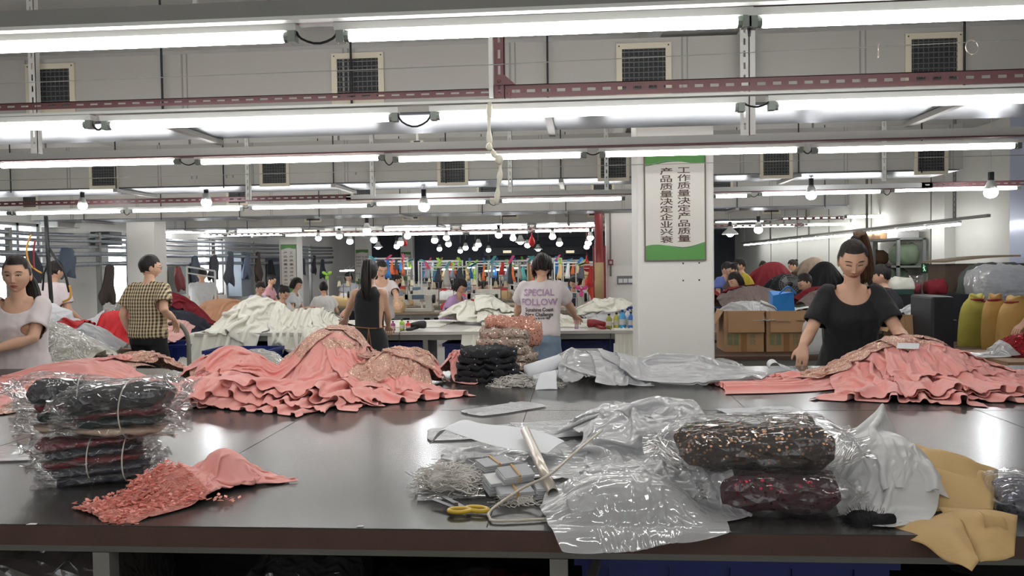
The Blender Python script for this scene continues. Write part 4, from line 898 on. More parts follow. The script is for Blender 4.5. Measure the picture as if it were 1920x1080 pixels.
# scissors
cs = Pz(876, 955, TZ+0.012); sc = thing('scissors', 'yellow handled scissors lying beside the card stacks', 'scissors', (cs[0], cs[1], TZ))
m_yel = pm('yellow_plastic', lin((206, 170, 40)), 0.35, var=0.08, coat=0.4)
for (dx, dy, rx, ry, an) in ((-0.018, -0.008, 0.026, 0.016, 0.1), (0.024, 0.004, 0.029, 0.016, -0.35)):
    MB().tube([cs+rotz(an) @ np.array([math.cos(t)*rx, math.sin(t)*ry, 0.0])+np.array([dx, dy, 0]) for t in np.linspace(0, 2*PI, 22)], 0.0056, 8).build('handle', m_yel, sc, True)
mb = MB()
for s in (-1, 1):
    p0 = cs+[-0.02+0.012*s, 0.012, 0.0]; p1 = cs+[-0.085+0.012*s, 0.075+0.006*s, 0.002*s+0.006]
    mb.bar(p0, p1, 0.013, 0.0025)
mb.tube([cs+[-0.03, 0.02, 0.002], cs+[-0.03, 0.02, 0.012]], 0.005, 10); mb.build('blade', pm('scissor_steel', lin((110, 112, 118)), 0.3, metal=0.8), sc)
# stacks of white cards with rubber bands
m_card = pm('card', lin((222, 222, 222)), 0.6, var=0.03); m_card2 = pm('card_edge', lin((176, 178, 182)), 0.6); m_band = pm('rubber_band', lin((206, 160, 90)), 0.6)
def cards(px, py, n, ang, tx, lab, z0=0.0, w_=0.052, l=0.09, band=True, lean=0.0):
    c = Pz(px, py, TZ+z0); t = thing('card_stack', lab, 'card stack', (c[0], c[1], TZ+z0), 'stacks of white cards')
    rs = np.random.RandomState(px); R = rotz(ang) @ roty(tx); mb = MB()
    for k in range(n): mb.box(mi=k % 2, c=c+R @ np.array([rs.normal()*0.0012, rs.normal()*0.0012, 0.004+0.0026*k])+[0, 0, abs(math.sin(tx))*w_/2], size=(w_+0.0015*(k % 2), l+0.001*(k % 3), 0.0019), rot=R)
    mb.build('cards', [m_card, m_card2], t)
    if band:
        h = 0.0026*n+0.006; pc = c+R @ np.array([0, 0, h/2])+[0, 0, abs(math.sin(tx))*w_/2]
        MB().loft([[pc+R @ np.array([sx*(w_/2+0.002), yy, sz*h/2]) for sx, sz in ((-1, -1), (1, -1), (1, 1), (-1, 1))] for yy in (-0.003, 0.003)], False).build('rubber_band', m_band, t)
cards(962, 915, 16, -1.0, 0.35, 'thick banded stack of white cards, leaning on the others beside the scissors', 0.012)
cards(940, 925, 15, -1.05, 0.3, 'stack of white cards just left of the thick banded one', 0.0, band=False)
cards(904, 905, 14, -0.2, 1.1, 'stack of white cards on edge under the curled paper', 0.0, band=False)
cards(925, 888, 12, -0.9, 0.2, 'white cards behind the thick banded stack, partly under the curled paper', 0.03, band=True)
cards(1020, 930, 10, 0.2, 0.05, 'low stack of white cards beside the lower end of the metal tube', 0.0, band=False)
cards(965, 935, 8, -1.2, 0.15, 'loose white cards at the feet of the thick banded stack', 0.0, band=True)
# tangles of white tag strings
m_str = pm('tag_string', lin((218, 214, 208)), 0.7)
def strings(c, rx, ry, rz, n, r, seed, lab, name='tag_strings', core=False):
    rs = np.random.RandomState(seed); mb = MB()
    if core: slab(mb, (c[0], c[1], c[2]+rz*0.42), rx*1.5, ry*1.5, rz*0.8, 0.1, seed, 0.004)
    for i in range(n):
        p = np.array(c)+rs.uniform(-1, 1, 3)*np.array([rx, ry, 0])*0.8; p[2] = c[2]+(0.75+0.25*rs.rand() if core else rs.rand())*rz*max(0.1, 1-((p[0]-c[0])/rx)**2-((p[1]-c[1])/ry)**2)+0.002
        h = rs.rand()*6.28; pts = [p]
        for k in range(4):
            h += rs.normal()*0.9; q = pts[-1]+np.array([math.cos(h), math.sin(h), 0])*0.018+[0, 0, rs.normal()*0.005]; q[2] = max(c[2]+0.0015, q[2]); pts.append(q)
        mb.tube(curve_pts(pts, 9), r, 3, cap=False)
    o = mb.build(name, m_str); tag(o, lab, 'strings', 'tangles of tag strings', 'stuff'); return o
strings((*px2(845, 918), TZ), 0.078, 0.060, 0.062, 520, 0.0011, 1, 'tangle of white tag strings left of the scissors', core=True)
strings((*px2(972, 940), TZ), 0.035, 0.03, 0.012, 90, 0.0010, 2, 'fringe of white tag strings under the banded card stack')
strings((*px2(990, 722), TZ), 0.19, 0.10, 0.05, 520, 0.0018, 4, 'heap of white tag strings before the black sequin stack')
strings((*px2(1100, 705), TZ), 0.07, 0.07, 0.13, 300, 0.0018, 5, 'ball of white cords at the back of the table', core=True)
sheet('clear bag wrapped round the tangle of strings left of the scissors', px2(845, 918), 0.24, 0.2, 0.2, 0.75, 0.75, m_film, 191, group=GP, amp=0.03, lift=0.04, add=False)
# white tag sheets on the string heap and rolled tags
paper('tag_sheet', 'white sheet of tags propped on the string heap', [P(1003, 732, 3.98), P(1045, 728, 3.98), P(1042, 694, 4.05), P(1012, 700, 4.05)], 0.0, m_paper, 'paper')
mb = MB(); c = P(1010, 694, 4.15); mb.tube([c+[-0.06, -0.02, -0.01], c+[0.11, 0.05, 0.035]], 0.04, 16); mb.tube([c+[-0.02, -0.06, -0.045], c+[0.12, 0.0, -0.02]], 0.028, 14)
tag(mb.build('rolled_tags', m_paper, None, True), 'rolled white tag sheets beside the beige sequin stack', 'paper roll')
# bits of paper at the edge
for i, (px, py, s, lab) in enumerate([(60, 982, 0.024, 'white paper scrap at the table edge under the lace dress'), (676, 986, 0.018, 'white paper scrap at the table edge left of the scissors'), (1022, 976, 0.02, 'white paper scrap beside the bent wire'), (1362, 996, 0.02, 'white scrap of tape below the wine red sequins'), (1640, 866, 0.02, 'grey lint scrap right of the carrier bag')]):
    c = Pz(px, py, TZ+0.002); MBs = MB().prism([(c[0]-s/2, c[1]-0.005), (c[0]+s/2, c[1]-0.003), (c[0]+s*0.4, c[1]+0.006), (c[0]-s*0.3, c[1]+0.005)], TZ+0.0008, TZ+0.002, 'z')
    tag(MBs.build('paper_scrap', m_paper), lab, 'paper scrap', 'scraps on the table')
# ================================================================== PEOPLE
from mathutils.bvhtree import BVHTree
m_skin = pm('skin', lin((226, 180, 152)), 0.5, var=0.05, scale=6, bump=0.03, bscale=90)
m_skin.node_tree.nodes['Principled BSDF'].inputs['Subsurface Weight'].default_value = 0.0
m_lip = pm('lips', lin((178, 96, 92)), 0.45); m_eye = pm('eye_dark', lin((30, 22, 20)), 0.3); m_brow = pm('brow', lin((52, 38, 34)), 0.8); m_eyew = pm('eye_white', lin((214, 208, 204)), 0.4)
BODYM = [m_skin, m_lip, m_eye, m_brow, m_eyew]
def hair_mat(name, c1, c2):
    m, nt, b = new_mat(name); N = nt.nodes; L = nt.links
    tc = N.new('ShaderNodeTexCoord'); mp = N.new('ShaderNodeMapping'); mp.inputs['Scale'].default_value = (120, 120, 6); L.new(tc.outputs['Object'], mp.inputs[0])
    nz = N.new('ShaderNodeTexNoise'); nz.inputs['Scale'].default_value = 1.0; L.new(mp.outputs[0], nz.inputs['Vector'])
    mx = N.new('ShaderNodeMix'); mx.data_type = 'RGBA'; mx.inputs[6].default_value = (*c1, 1); mx.inputs[7].default_value = (*c2, 1); L.new(nz.outputs['Fac'], mx.inputs[0]); L.new(mx.outputs[2], b.inputs['Base Color'])
    bp = N.new('ShaderNodeBump'); bp.inputs['Strength'].default_value = 0.6; bp.inputs['Distance'].default_value = 0.01; L.new(nz.outputs['Fac'], bp.inputs['Height']); L.new(bp.outputs[0], b.inputs['Normal'])
    b.inputs['Roughness'].default_value = 0.5; b.inputs['Specular IOR Level'].default_value = 0.25; MATS[name] = m; return m
m_hair = hair_mat('black_hair', (0.012, 0.010, 0.010), (0.035, 0.028, 0.026)); m_hairb = hair_mat('brown_hair', (0.05, 0.028, 0.018), (0.16, 0.09, 0.05))
def nrm(v): v = np.array(v, float); return v/(np.linalg.norm(v)+1e-9)
def ik(a, t, l1, l2, hint):
    a = np.array(a, float); t = np.array(t, float); d = t-a; D = np.linalg.norm(d); D2 = min(D, (l1+l2)*0.995); d = d/D
    t = a+d*D2; x = (l1*l1-l2*l2+D2*D2)/(2*D2); h = math.sqrt(max(0, l1*l1-x*x)); hn = np.array(hint, float); hn = nrm(hn-d*(hn@d))
    return a+d*x+hn*h, t
def remesh(mb, vox, it=6, disp=None):
    """union of lofts -> one continuous skin"""
    V = np.concatenate(mb.v); me = bpy.data.meshes.new('tmp'); me.from_pydata(V.tolist(), [], mb.f); me.update()
    o = bpy.data.objects.new('tmp', me); COL.objects.link(o)
    m = o.modifiers.new('r', 'REMESH'); m.mode = 'VOXEL'; m.voxel_size = vox; m.adaptivity = 0.0
    dg = bpy.context.evaluated_depsgraph_get(); ev = o.evaluated_get(dg); e = ev.to_mesh()
    n = len(e.vertices); W = np.empty(n*3); e.vertices.foreach_get('co', W); W = W.reshape(-1, 3)
    F = [list(p.vertices) for p in e.polygons]; ed = np.empty(len(e.edges)*2, int); e.edges.foreach_get('vertices', ed); ed = ed.reshape(-1, 2)
    ev.to_mesh_clear(); bpy.data.objects.remove(o); bpy.data.meshes.remove(me)
    W = lap(W, ed, it); return W, F, ed
def lap(W, ed, it, k=0.55):
    deg = np.bincount(ed.ravel(), minlength=len(W))[:, None]+1e-9
    for _ in range(it):
        S = np.zeros_like(W)
        for c in range(3): S[:, c] = np.bincount(ed[:, 0], W[ed[:, 1], c], len(W))+np.bincount(ed[:, 1], W[ed[:, 0], c], len(W))
        W = W+k*(S/deg-W)
    return W
def edge_smooth(W, F, it=14):
    """even out the cut edges of a garment (neck, cuffs, hem)"""
    cnt = {}
    for f_ in F:
        for i in range(len(f_)):
            a, b = f_[i], f_[(i+1) % len(f_)]; e = (a, b) if a < b else (b, a); cnt[e] = cnt.get(e, 0)+1
    be = np.array([e for e, c in cnt.items() if c == 1])
    if not len(be): return W
    ids = np.unique(be); W = W.copy()
    for _ in range(it):
        S = np.zeros_like(W); n = np.zeros(len(W)); np.add.at(S, be[:, 0], W[be[:, 1]]); np.add.at(S, be[:, 1], W[be[:, 0]]); np.add.at(n, be[:, 0], 1); np.add.at(n, be[:, 1], 1)
        W[ids] = 0.5*W[ids]+0.5*S[ids]/n[ids][:, None]
    return W
def vnormals(W, F):
    N = np.zeros_like(W); Fq = np.array([f if len(f) == 4 else f+[f[-1]] for f in F]); a = W[Fq[:, 2]]-W[Fq[:, 0]]; b = W[Fq[:, 3]]-W[Fq[:, 1]]; n = np.cross(a, b)
    for k in range(4): np.add.at(N, Fq[:, k], n)
    return N/(np.linalg.norm(N, axis=1, keepdims=True)+1e-12)
def head_shape(v, fat=1.0, fem=True, detail=1.0):
    """unit sphere -> head, metres, y forward, z up, centre between the ears"""
    x, y, z = v[:, 0].copy(), v[:, 1].copy(), v[:, 2].copy()
    zz = z*0.113; low = np.clip(-z, 0, 1)
    X = x*0.076*(1-0.34*low**1.6)*fat; Y = np.where(y > 0, y*0.092*(1-0.10*low**2), y*0.100*(1-0.45*low**1.2)); 
    Y = np.where((y > 0) & (z > 0.35), Y*(1-0.12*(z-0.35)), Y)
    Y = Y+np.where(y > 0, 0.010*low**2.2, 0.0)
    fr = np.clip(y*3, 0, 1)
    def g(cx, cz, sx, sz, a):
        return a*np.exp(-((X-cx)/sx)**2-((zz-cz)/sz)**2)
    d = 0
    for s in (-1, 1):
        d = d+g(s*0.031, 0.004, 0.018, 0.012, -0.010)+g(s*0.031, 0.001, 0.012, 0.0075, 0.0055)+g(s*0.030, 0.021, 0.02, 0.007, 0.003)+g(s*0.040, -0.024, 0.02, 0.02, 0.005)+g(s*0.0125, -0.040, 0.006, 0.006, 0.008)
    d = d+g(0, -0.036, 0.0085, 0.010, 0.017)+g(0, -0.018, 0.0080, 0.014, 0.011)+g(0, 0.004, 0.0075, 0.016, 0.006)+g(0, -0.049, 0.012, 0.004, -0.002)
    d = d+g(0, -0.0615, 0.019, 0.0045, 0.0065)+g(0, -0.0735, 0.016, 0.005, 0.0075)+g(0, -0.0672, 0.020, 0.0022, -0.0045)+g(0, -0.083, 0.016, 0.005, -0.003)+g(0, -0.099, 0.016, 0.012, 0.007)
    Y = Y+d*fr*detail
    return np.stack([X, Y, zz], 1)
def sph(nu, nv):
    mb = MB(); mb.ell((0, 0, 0), (1, 1, 1), nu, nv); return mb.v[0], mb.f
def hand(mb, wrist, d, pn, curl=0.35, s=1.0, side=1, spread=0.16, mi=0, nf=8):
    """palm and five fingers; d along the fingers, pn the palm normal (out of the palm), side +1: thumb towards cross(d,pn)"""
    d = nrm(d); pn = nrm(np.array(pn)-d*(np.array(pn)@d)); r = np.cross(d, pn)*side
    w0 = np.array(wrist, float); L = 0.085*s
    rings = []
    for t, wd, th in ((-0.25, 0.026, 0.019), (0.05, 0.031, 0.016), (0.5, 0.041, 0.0145), (0.9, 0.042, 0.0125), (1.02, 0.037, 0.010)):
        c = w0+d*L*t; a = np.arange(14)*2*PI/14; rings.append(c+np.cos(a)[:, None]*r*wd*s+np.sin(a)[:, None]*pn*th*s)
    mb.loft(rings, True, mi)
    for k, (off, ln) in enumerate(((0.030, 0.068), (0.010, 0.076), (-0.011, 0.071), (-0.030, 0.056))):
        b = w0+d*L*0.93+r*off*s; fd = nrm(d+r*off*spread*10); pts = [b]; cur = curl*(0.8+0.15*k)
        for j, q in enumerate((0.46, 0.30, 0.24)):
            a = cur*(j+0.5); pts.append(pts[-1]+(fd*math.cos(a)+pn*math.sin(a))*ln*q*s)
        mb.tube([b-d*0.015*s]+pts, [0.0088*s, 0.0088*s, 0.008*s, 0.0074*s, 0.0055*s], nf, mi)
    b = w0+d*L*0.25+r*0.026*s; td = nrm(d*0.75+r*0.75+pn*0.25); p1 = b+td*0.036*s; p2 = p1+nrm(d+r*0.25+pn*0.4)*0.030*s; p3 = p2+nrm(d+pn*0.5)*0.022*s
    mb.tube([b-td*0.012*s, b, p1, p2, p3], [0.012*s, 0.012*s, 0.0105*s, 0.0095*s, 0.0065*s], nf, mi)
def ring(c, ax, ay, rx, ry, n=20, sq=2.3):
    a = np.arange(n)*2*PI/n; ca, sa = np.cos(a), np.sin(a); k = (np.abs(ca)**sq+np.abs(sa)**sq)**(-1/sq)
    return c+(ca*k)[:, None]*ax*rx+(sa*k)[:, None]*ay*ry
def person(label, pos, theta, h=1.6, male=False, lean=0.0, twist=0.0, sit=False, seat=0.46, yaw=0.0, pitch=0.25, rh=None, lh=None, rpalm=(0, 0, -1), lpalm=(0, 0, -1), rhint=(0.5, -0.6, -0.7), lhint=(-0.5, -0.6, -0.7), curl=0.4,
           hair='bun', hair_m=None, top=None, top_m=None, sleeve=0.55, scoop=0.06, hem=0.50, bottom='trousers', bot_m=None, bot_end=0.06, fine=False, group=None, mask=False, glasses=False, skin_m=None, loose=1.0, wrinkle=0.006, rhd=None, lhd=None, zoff=0.0, gaze=0.0, tail_m=None):
    rz = rotz(theta); root = thing('person', label, 'person', (pos[0], pos[1], 0.0), group)
    p0 = np.array([pos[0], pos[1], zoff]); toL = lambda q: rz.T @ (np.array(q, float)-p0)      # world -> local
    toW = lambda A: np.asarray(A) @ rz.T+p0
    k = h/1.62; f = np.array([0, 1.0, 0]); cl, sl = math.cos(lean), math.sin(lean)
    pel = np.array([0, 0, (seat+0.09*k) if sit else 0.535*h]); up = np.array([0, sl, cl]); fw = np.array([0, cl, -sl]); rt = np.array([1.0, 0, 0])
    ct, st = math.cos(twist), math.sin(twist); rs_ = rt*ct+fw*st; fs_ = fw*ct-rt*st
    sp = lambda t: pel+up*t*k
    waist, chest, shl, nkb = sp(0.12), sp(0.33), sp(0.448), sp(0.492)
    sw = (0.160 if male else 0.134)*k
    SR, SL = shl+rs_*sw, shl-rs_*sw
    nk_up = nrm(up+f*0.22); hc = nkb+nk_up*0.075*k+np.array([0, 0.012, 0.092*k])
    # arms
    l1, l2 = 0.272*k, 0.235*k
    rh = SR+np.array([0.07, 0.05, -0.46])*k if rh is None else toL(rh); lh = SL+np.array([-0.07, 0.05, -0.46])*k if lh is None else toL(lh)
    ER, WR = ik(SR, rh, l1, l2, rhint); EL, WL = ik(SL, lh, l1, l2, lhint)
    HR_, HL_ = pel+rt*0.085*k-up*0.03, pel-rt*0.085*k-up*0.03
    if sit: KR, AR = HR_+np.array([0.03, 0.40, 0.0])*k, HR_+np.array([0.03, 0.36, 0])*k; AR[2] = 0.08; KL, AL = HL_+np.array([-0.03, 0.40, 0.0])*k, HL_+np.array([-0.03, 0.36, 0])*k; AL[2] = 0.08
    else: AR = np.array([0.10*k, -0.02, 0.085]); AL = np.array([-0.10*k, 0.04, 0.085]); KR, AR = ik(HR_, AR, 0.245*h, 0.235*h, (0.1, 1, 0)); KL, AL = ik(HL_, AL, 0.245*h, 0.235*h, (-0.1, 1, 0))
    g = 1.0 if male else 0.93
    def torso(mb, e=0.0, z0=-0.06, hipw=1.0, cut=0.49, loosen=0.0):
        prof = [(-0.10, 0.150, 0.105), (-0.03, 0.165 if not male else 0.155, 0.115), (0.05, 0.150, 0.108), (0.13, 0.130 if not male else 0.145, 0.098), (0.22, 0.138 if not male else 0.155, 0.103), (0.31, 0.150 if not male else 0.168, 0.112), (0.38, 0.150 if not male else 0.170, 0.100), (0.44, 0.122, 0.076), (0.48, 0.068, 0.058)]
        R = []
        for t, a, b in prof:
            if t < z0 or t > cut: continue
            q = t/0.43; ax = nrm(rt*(1-max(0, q))+rs_*max(0, q)); ay = nrm(np.cross(up, ax)); lo_ = loosen*(1-max(0, t)/0.45)
            fwd = 0.018*(0 if male else 1)*math.exp(-((t-0.31)/0.06)**2)
            R.append(ring(sp(t)+fs_*fwd*0.7, ax, ay, a*k+e+lo_, b*k*g+e+fwd+lo_))
        mb.loft(R)
    def arm(mb, S_, E_, W_, e=0.0, upto=2.0, fit=1.0):
        a = (0.051 if male else 0.045)*k; P_ = [S_+np.array([0, 0, 0.005]), S_*0.75+E_*0.25, E_, E_*0.6+W_*0.4, W_]
        rr = [a*1.12+e, a+e, a*0.82+e, a*0.84+e, a*0.56+e]
        if upto <= 1.0:
            T = np.linspace(0, upto, 4); P_ = [S_*(1-t)+E_*t for t in T]; rr = [a*1.12+e*0.8+0.016*t*loose for t in T]
        mb.tube(P_, rr, 14)
        mb.ell(S_, (a*1.08+e*0.8,)*3, 14, 9)
    body = MB(); torso(body, -0.006)
    body.tube([sp(0.41), sp(0.485), nkb+nk_up*0.04*k, hc+np.array([0, -0.012, -0.055])], [0.075*k, 0.060*k*g, 0.050*k*g, 0.048*k*g], 16)
    for (S_, E_, W_) in ((SR, ER, WR), (SL, EL, WL)):
        arm(body, S_, E_, W_); body.tube([shl*0.4+S_*0.6+np.array([0, 0, 0.012]), nkb*0.9+S_*0.1+np.array([0, 0, -0.02])], [0.045*k, 0.05*k], 12)
    leg_r = [0.085*k, 0.075*k, 0.054*k, 0.050*k, 0.036*k]
    for (H_, K_, A_) in ((HR_, KR, AR), (HL_, KL, AL)):
        body.tube([H_, H_*0.55+K_*0.45, K_, K_*0.65+A_*0.35, A_], leg_r, 14); body.tube([A_+np.array([0, -0.04, -0.04]), A_+np.array([0, 0.08, -0.045]), A_+np.array([0, 0.15, -0.06])], [0.036*k, 0.036*k, 0.026*k], 10)
    hb = body if fine else MB()
    nf = 8 if fine else 6
    hd = lambda E_, W_, q: nrm(W_-E_) if q is None else rz.T @ nrm(q)
    hand(hb, WR, hd(ER, WR, rhd), rz.T @ np.array(rpalm, float), curl, 0.95*k, -1, nf=nf); hand(hb, WL, hd(EL, WL, lhd), rz.T @ np.array(lpalm, float), curl, 0.95*k, 1, nf=nf)
    W, F, ed = remesh(body, 0.0065 if fine else 0.013, 5 if fine else 4)
    out = MB(); out.add(toW(W), F, 0)
    if not fine and hb.v: out.add(toW(np.concatenate(hb.v)), hb.f, 0)
    # head
    HRm = rotz(yaw) @ rotx(-pitch) ; HS = (1.06 if fine else 1.0)*k**0.5*(1.03 if male else 1.0)
    sv, sf = sph(120, 84) if fine else sph(32, 24)
    hs = head_shape(sv, 1.02 if male else 1.0); toH = lambda A: toW((np.asarray(A)*HS) @ HRm.T+hc)
    mi = np.zeros(len(sf), int); cen = np.array([hs[f_].mean(0) for f_ in sf])
    lips = (cen[:, 1] > 0.05) & (np.abs(cen[:, 2]+0.0672) < 0.0105*(1-(cen[:, 0]/0.023)**2)) & (np.abs(cen[:, 0]) < 0.023)
    off = out.n; out.v.append(toH(hs)); out.n += len(hs)
    for f_, l_ in zip(sf, lips): out.f.append([i+off for i in f_]); out.m.append(1 if l_ else 0)
    fy = lambda x, z: head_shape(np.array([[x/0.076, math.sqrt(max(0.05, 1-(x/0.076)**2-(z/0.113)**2)), z/0.113]]))[0]
    for s in (-1, 1):
        out.add(toH(MB().ell((s*0.0745, -0.008, -0.012), (0.009, 0.020, 0.032), 12, 9).v[0]), MB().ell((0, 0, 0), (1, 1, 1), 12, 9).f, 0)
        # eye line: looking down = upper lid low, a dark almond under it; brow above
        ex = 0.031*s; nn = 9; xs = np.linspace(-1, 1, nn)*0.0155+ex
        e1 = [fy(x, 0.0015+(0.0015+gaze)*(1-((x-ex)/0.0155)**2)-0.0012*abs((x-ex)/0.0155)) for x in xs]
        out_t = MB().tube([q+np.array([0, 0.0008, 0]) for q in e1], [0.0009]+[0.0024+gaze*0.3]*(nn-2)+[0.0007], 6); out.add(toH(out_t.v[0]), out_t.f, 2)
        if gaze > 0.001:
            b_ = MB().ell(fy(ex, 0.0)+np.array([0, -0.0005, -0.0004]), (0.0125, 0.0022, 0.0032), 12, 7); out.add(toH(b_.v[0]), b_.f, 4)
            b_ = MB().ell(fy(ex, 0.0)+np.array([0, 0.001, -0.0002]), (0.0048, 0.0022, 0.0036), 10, 7); out.add(toH(b_.v[0]), b_.f, 2)
        bx_ = np.linspace(-1, 1, 7)*0.019+0.033*s
        bt = MB().tube([fy(x, 0.0215+0.0035*(1-((x-0.033*s)/0.019)**2)+0.0035*(1-min(1, abs(x)/0.045))) for x in bx_], [0.001, 0.0026, 0.0033, 0.0034, 0.003, 0.002, 0.0008] if s < 0 else [0.0008, 0.002, 0.003, 0.0034, 0.0033, 0.0026, 0.001], 6); out.add(toH(bt.v[0]), bt.f, 3)
        nt_ = MB().ell(fy(s*0.0075, -0.0475)+np.array([0, 0.001, 0]), (0.0034, 0.003, 0.0018), 8, 5); out.add(toH(nt_.v[0]), nt_.f, 3)
    bo = out.build('body', [skin_m or m_skin]+BODYM[1:], root, True)
    info = dict(root=root, toW=toW, toH=toH, hc=hc, sp=sp, rs=rs_, fs=fs_, up=up, k=k, fy=fy, SR=SR, SL=SL)
    # hair
    hm = hair_m or m_hair; hv, hf = sph(110, 80) if fine else sph(28, 20)
    ca = head_shape(hv, 1.0, detail=0.0); n_ = hv/np.linalg.norm(hv, axis=1, keepdims=True)
    cap = ca*np.array([1.075, 1.07, 1.06])+np.array([0, -0.004, 0.004]); cap += n_*0.002*vnoise(hv*1.6, 5)[:, None]
    def keep(c):
        x, y, z = c
        if hair == 'short': return z > (0.052 if y > 0.035 else 0.030 if y > 0.0 else -0.045 if y > -0.04 else -0.062) or (abs(x) > 0.06 and -0.002 < y < 0.02 and z > 0.0)
        if hair == 'bob': return z > 0.048 if y > 0.045 else (z > 0.02 if y > 0.02 else z > -0.10)
        return z > (0.062-0.3*max(0, 0.02-abs(x))*0 if y > 0.05 else 0.035 if y > 0.02 else -0.01 if y > -0.02 else -0.07)
    cc = np.array([ca[f_].mean(0) for f_ in hf]); H = MB(); off = 0
    H.add(toH(cap), [f_ for f_, c in zip(hf, cc) if keep(c)])
    if hair in ('bob', 'shaggy'):
        rr = np.random.RandomState(int(abs(pos[0]*100)) % 999)
        for i in range(70 if not fine else 140):
            a = rr.uniform(PI*0.95, PI*2.05) if hair == 'bob' else rr.uniform(0, 2*PI); st_ = np.array([math.cos(a)*0.072, math.sin(a)*0.085, 0.03+0.05*rr.rand()]); en = st_*np.array([1.15, 1.15, 0])+np.array([0, 0, -0.06-0.05*rr.rand()])
            tb_ = MB().tube([st_, (st_+en)/2*np.array([1.12, 1.12, 1]), en], [0.012, 0.012, 0.003], 5); H.add(toH(tb_.v[0]), tb_.f)
    if hair in ('pony', 'highpony', 'lowpony', 'longpony'):
        b0 = {'pony': (0, -0.105, 0.03), 'highpony': (-0.014, -0.055, 0.105), 'lowpony': (0, -0.095, -0.045), 'longpony': (0, -0.10, 0.06)}[hair]; Lp = {'pony': 0.22, 'highpony': 0.30, 'lowpony': 0.20, 'longpony': 0.36}[hair]
        b0 = np.array(b0, float); rr = np.random.RandomState(7)
        sd = -0.060 if hair == 'highpony' else (-0.03 if hair == 'lowpony' else 0.0)
        bt = MB().ell(b0, (0.026, 0.024, 0.022), 12, 8); H.add(toH(bt.v[0]), bt.f)
        T_ = MB() if tail_m else H
        for i in range(26):
            a = rr.rand()*6.28; r_ = 0.030*math.sqrt(rr.rand()); o_ = np.array([math.cos(a)*r_, math.sin(a)*r_*0.8, 0])
            pts = [b0+o_*0.3, b0+np.array([sd*0.5, -0.045, 0.015])+o_*0.9, b0+np.array([sd, -0.065, -Lp*0.35])+o_*1.4, b0+np.array([sd*1.25, -0.05, -Lp*0.7])+o_*1.5, b0+np.array([sd*1.3+rr.normal()*0.008, -0.03, -Lp*(0.9+0.15*rr.rand())])+o_]
            tb_ = MB().tube(curve_pts(pts, 9), [0.007, 0.011, 0.013, 0.013, 0.012, 0.011, 0.009, 0.007, 0.002], 5); T_.add(toH(tb_.v[0]), tb_.f)
        if tail_m: T_.build('ponytail', tail_m, root, True)
    if hair == 'bun':
        bt = MB().ell((0, -0.10, 0.05), (0.038, 0.034, 0.034), 14, 9); H.add(toH(bt.v[0]), bt.f)
    H.build('hair', hm, root, True)
    # clothes
    if top_m is not None:
        s_ = MB(); torso(s_, 0.014, -0.12 if hem < 0.47 else -0.06, cut=0.485, loosen=0.016*loose)
        if hem < 0.47:      # long hem: extend a tube down
            zs = np.linspace(0.53*h, hem*h, 5); s_.loft([ring(np.array([0, sp(-0.05)[1]*0.6, z_]), rt, f, (0.180+0.012*i)*k+0.018, (0.132+0.012*i)*k+0.018) for i, z_ in enumerate(zs)])
        for (S_, E_) in ((SR, ER), (SL, EL)):
            if sleeve > 0: arm(s_, S_, E_, E_, 0.012, sleeve)
            s_.tube([shl*0.4+S_*0.6+np.array([0, 0, 0.010]), nkb*0.85+S_*0.15+np.array([0, 0, -0.025])], [0.058*k, 0.062*k], 12)
            if sleeve > 1.0: arm(s_, S_, E_, (WR if S_ is SR else WL), 0.016)
        W, F, ed = remesh(s_, 0.010 if fine else 0.017, 5)
        N = vnormals(W, F); q = W*np.array([1.0, 1.0, 0.55])
        W = W+N*(wrinkle*(0.6-np.abs(vnoise(q*5.5, 3)))+wrinkle*0.5*(0.4-np.abs(vnoise(q*13, 9))))[:, None]
        cen = np.array([W[f_].mean(0) for f_ in F]); nb = nkb+fs_*0.035-up*0.01
        dl = cen-nb; inn = ((dl@rs_)/(0.075*k+scoop*0.42))**2+((dl@fs_)/(0.08*k+scoop*0.6))**2+((dl@up)/(0.045*k+scoop*0.85))**2 < 1
        sc_ = (cen-pel)@up/k; dc = cen-np.array([sp(t_) for t_ in sc_]); tin = (np.abs(dc@rt)/(0.150*k))**2+(np.abs(dc@fw)/(0.135*k))**2 < 1; endm = np.zeros(len(F), bool); Fq = np.array([f_ if len(f_) == 4 else f_+[f_[-1]] for f_ in F]); fn = np.cross(W[Fq[:, 2]]-W[Fq[:, 0]], W[Fq[:, 3]]-W[Fq[:, 1]]); fn /= np.linalg.norm(fn, axis=1, keepdims=True)+1e-12
        for (S_, E_) in ((SR, ER), (SL, EL)):
            if 0 < sleeve <= 1.0:
                e_ = S_*(1-sleeve)+E_*sleeve; dn = nrm(E_-S_); t_ = (cen-e_)@dn; rad = np.linalg.norm((cen-e_)-t_[:, None]*dn, axis=1); endm |= (t_ > -0.012) & (t_ < 0.035) & (rad < 0.088*k) & ((fn@dn) > 0.4) & ~tin
            elif sleeve == 0:
                dn = nrm(E_-S_); t_ = (cen-S_)@rs_*(1 if S_ is SR else -1); endm |= t_ > -0.012*k
        bot = cen[:, 2] < ((hem+0.004)*h if hem < 0.47 else -1) if not sit else np.zeros(len(F), bool)
        if hem >= 0.47: bot = ((cen-sp(-0.055))@up) < 0.004
        F2 = [f_ for f_, a, b, c in zip(F, inn, endm, bot) if not (a or b or c)]
        W = edge_smooth(W, F2); so = MB().add(toW(W), F2).build(top or 'shirt', top_m, root, True); solid(so, 0.004, 1); info['shirt'] = so; info['shirtW'] = toW(W); info['shirtF'] = F2
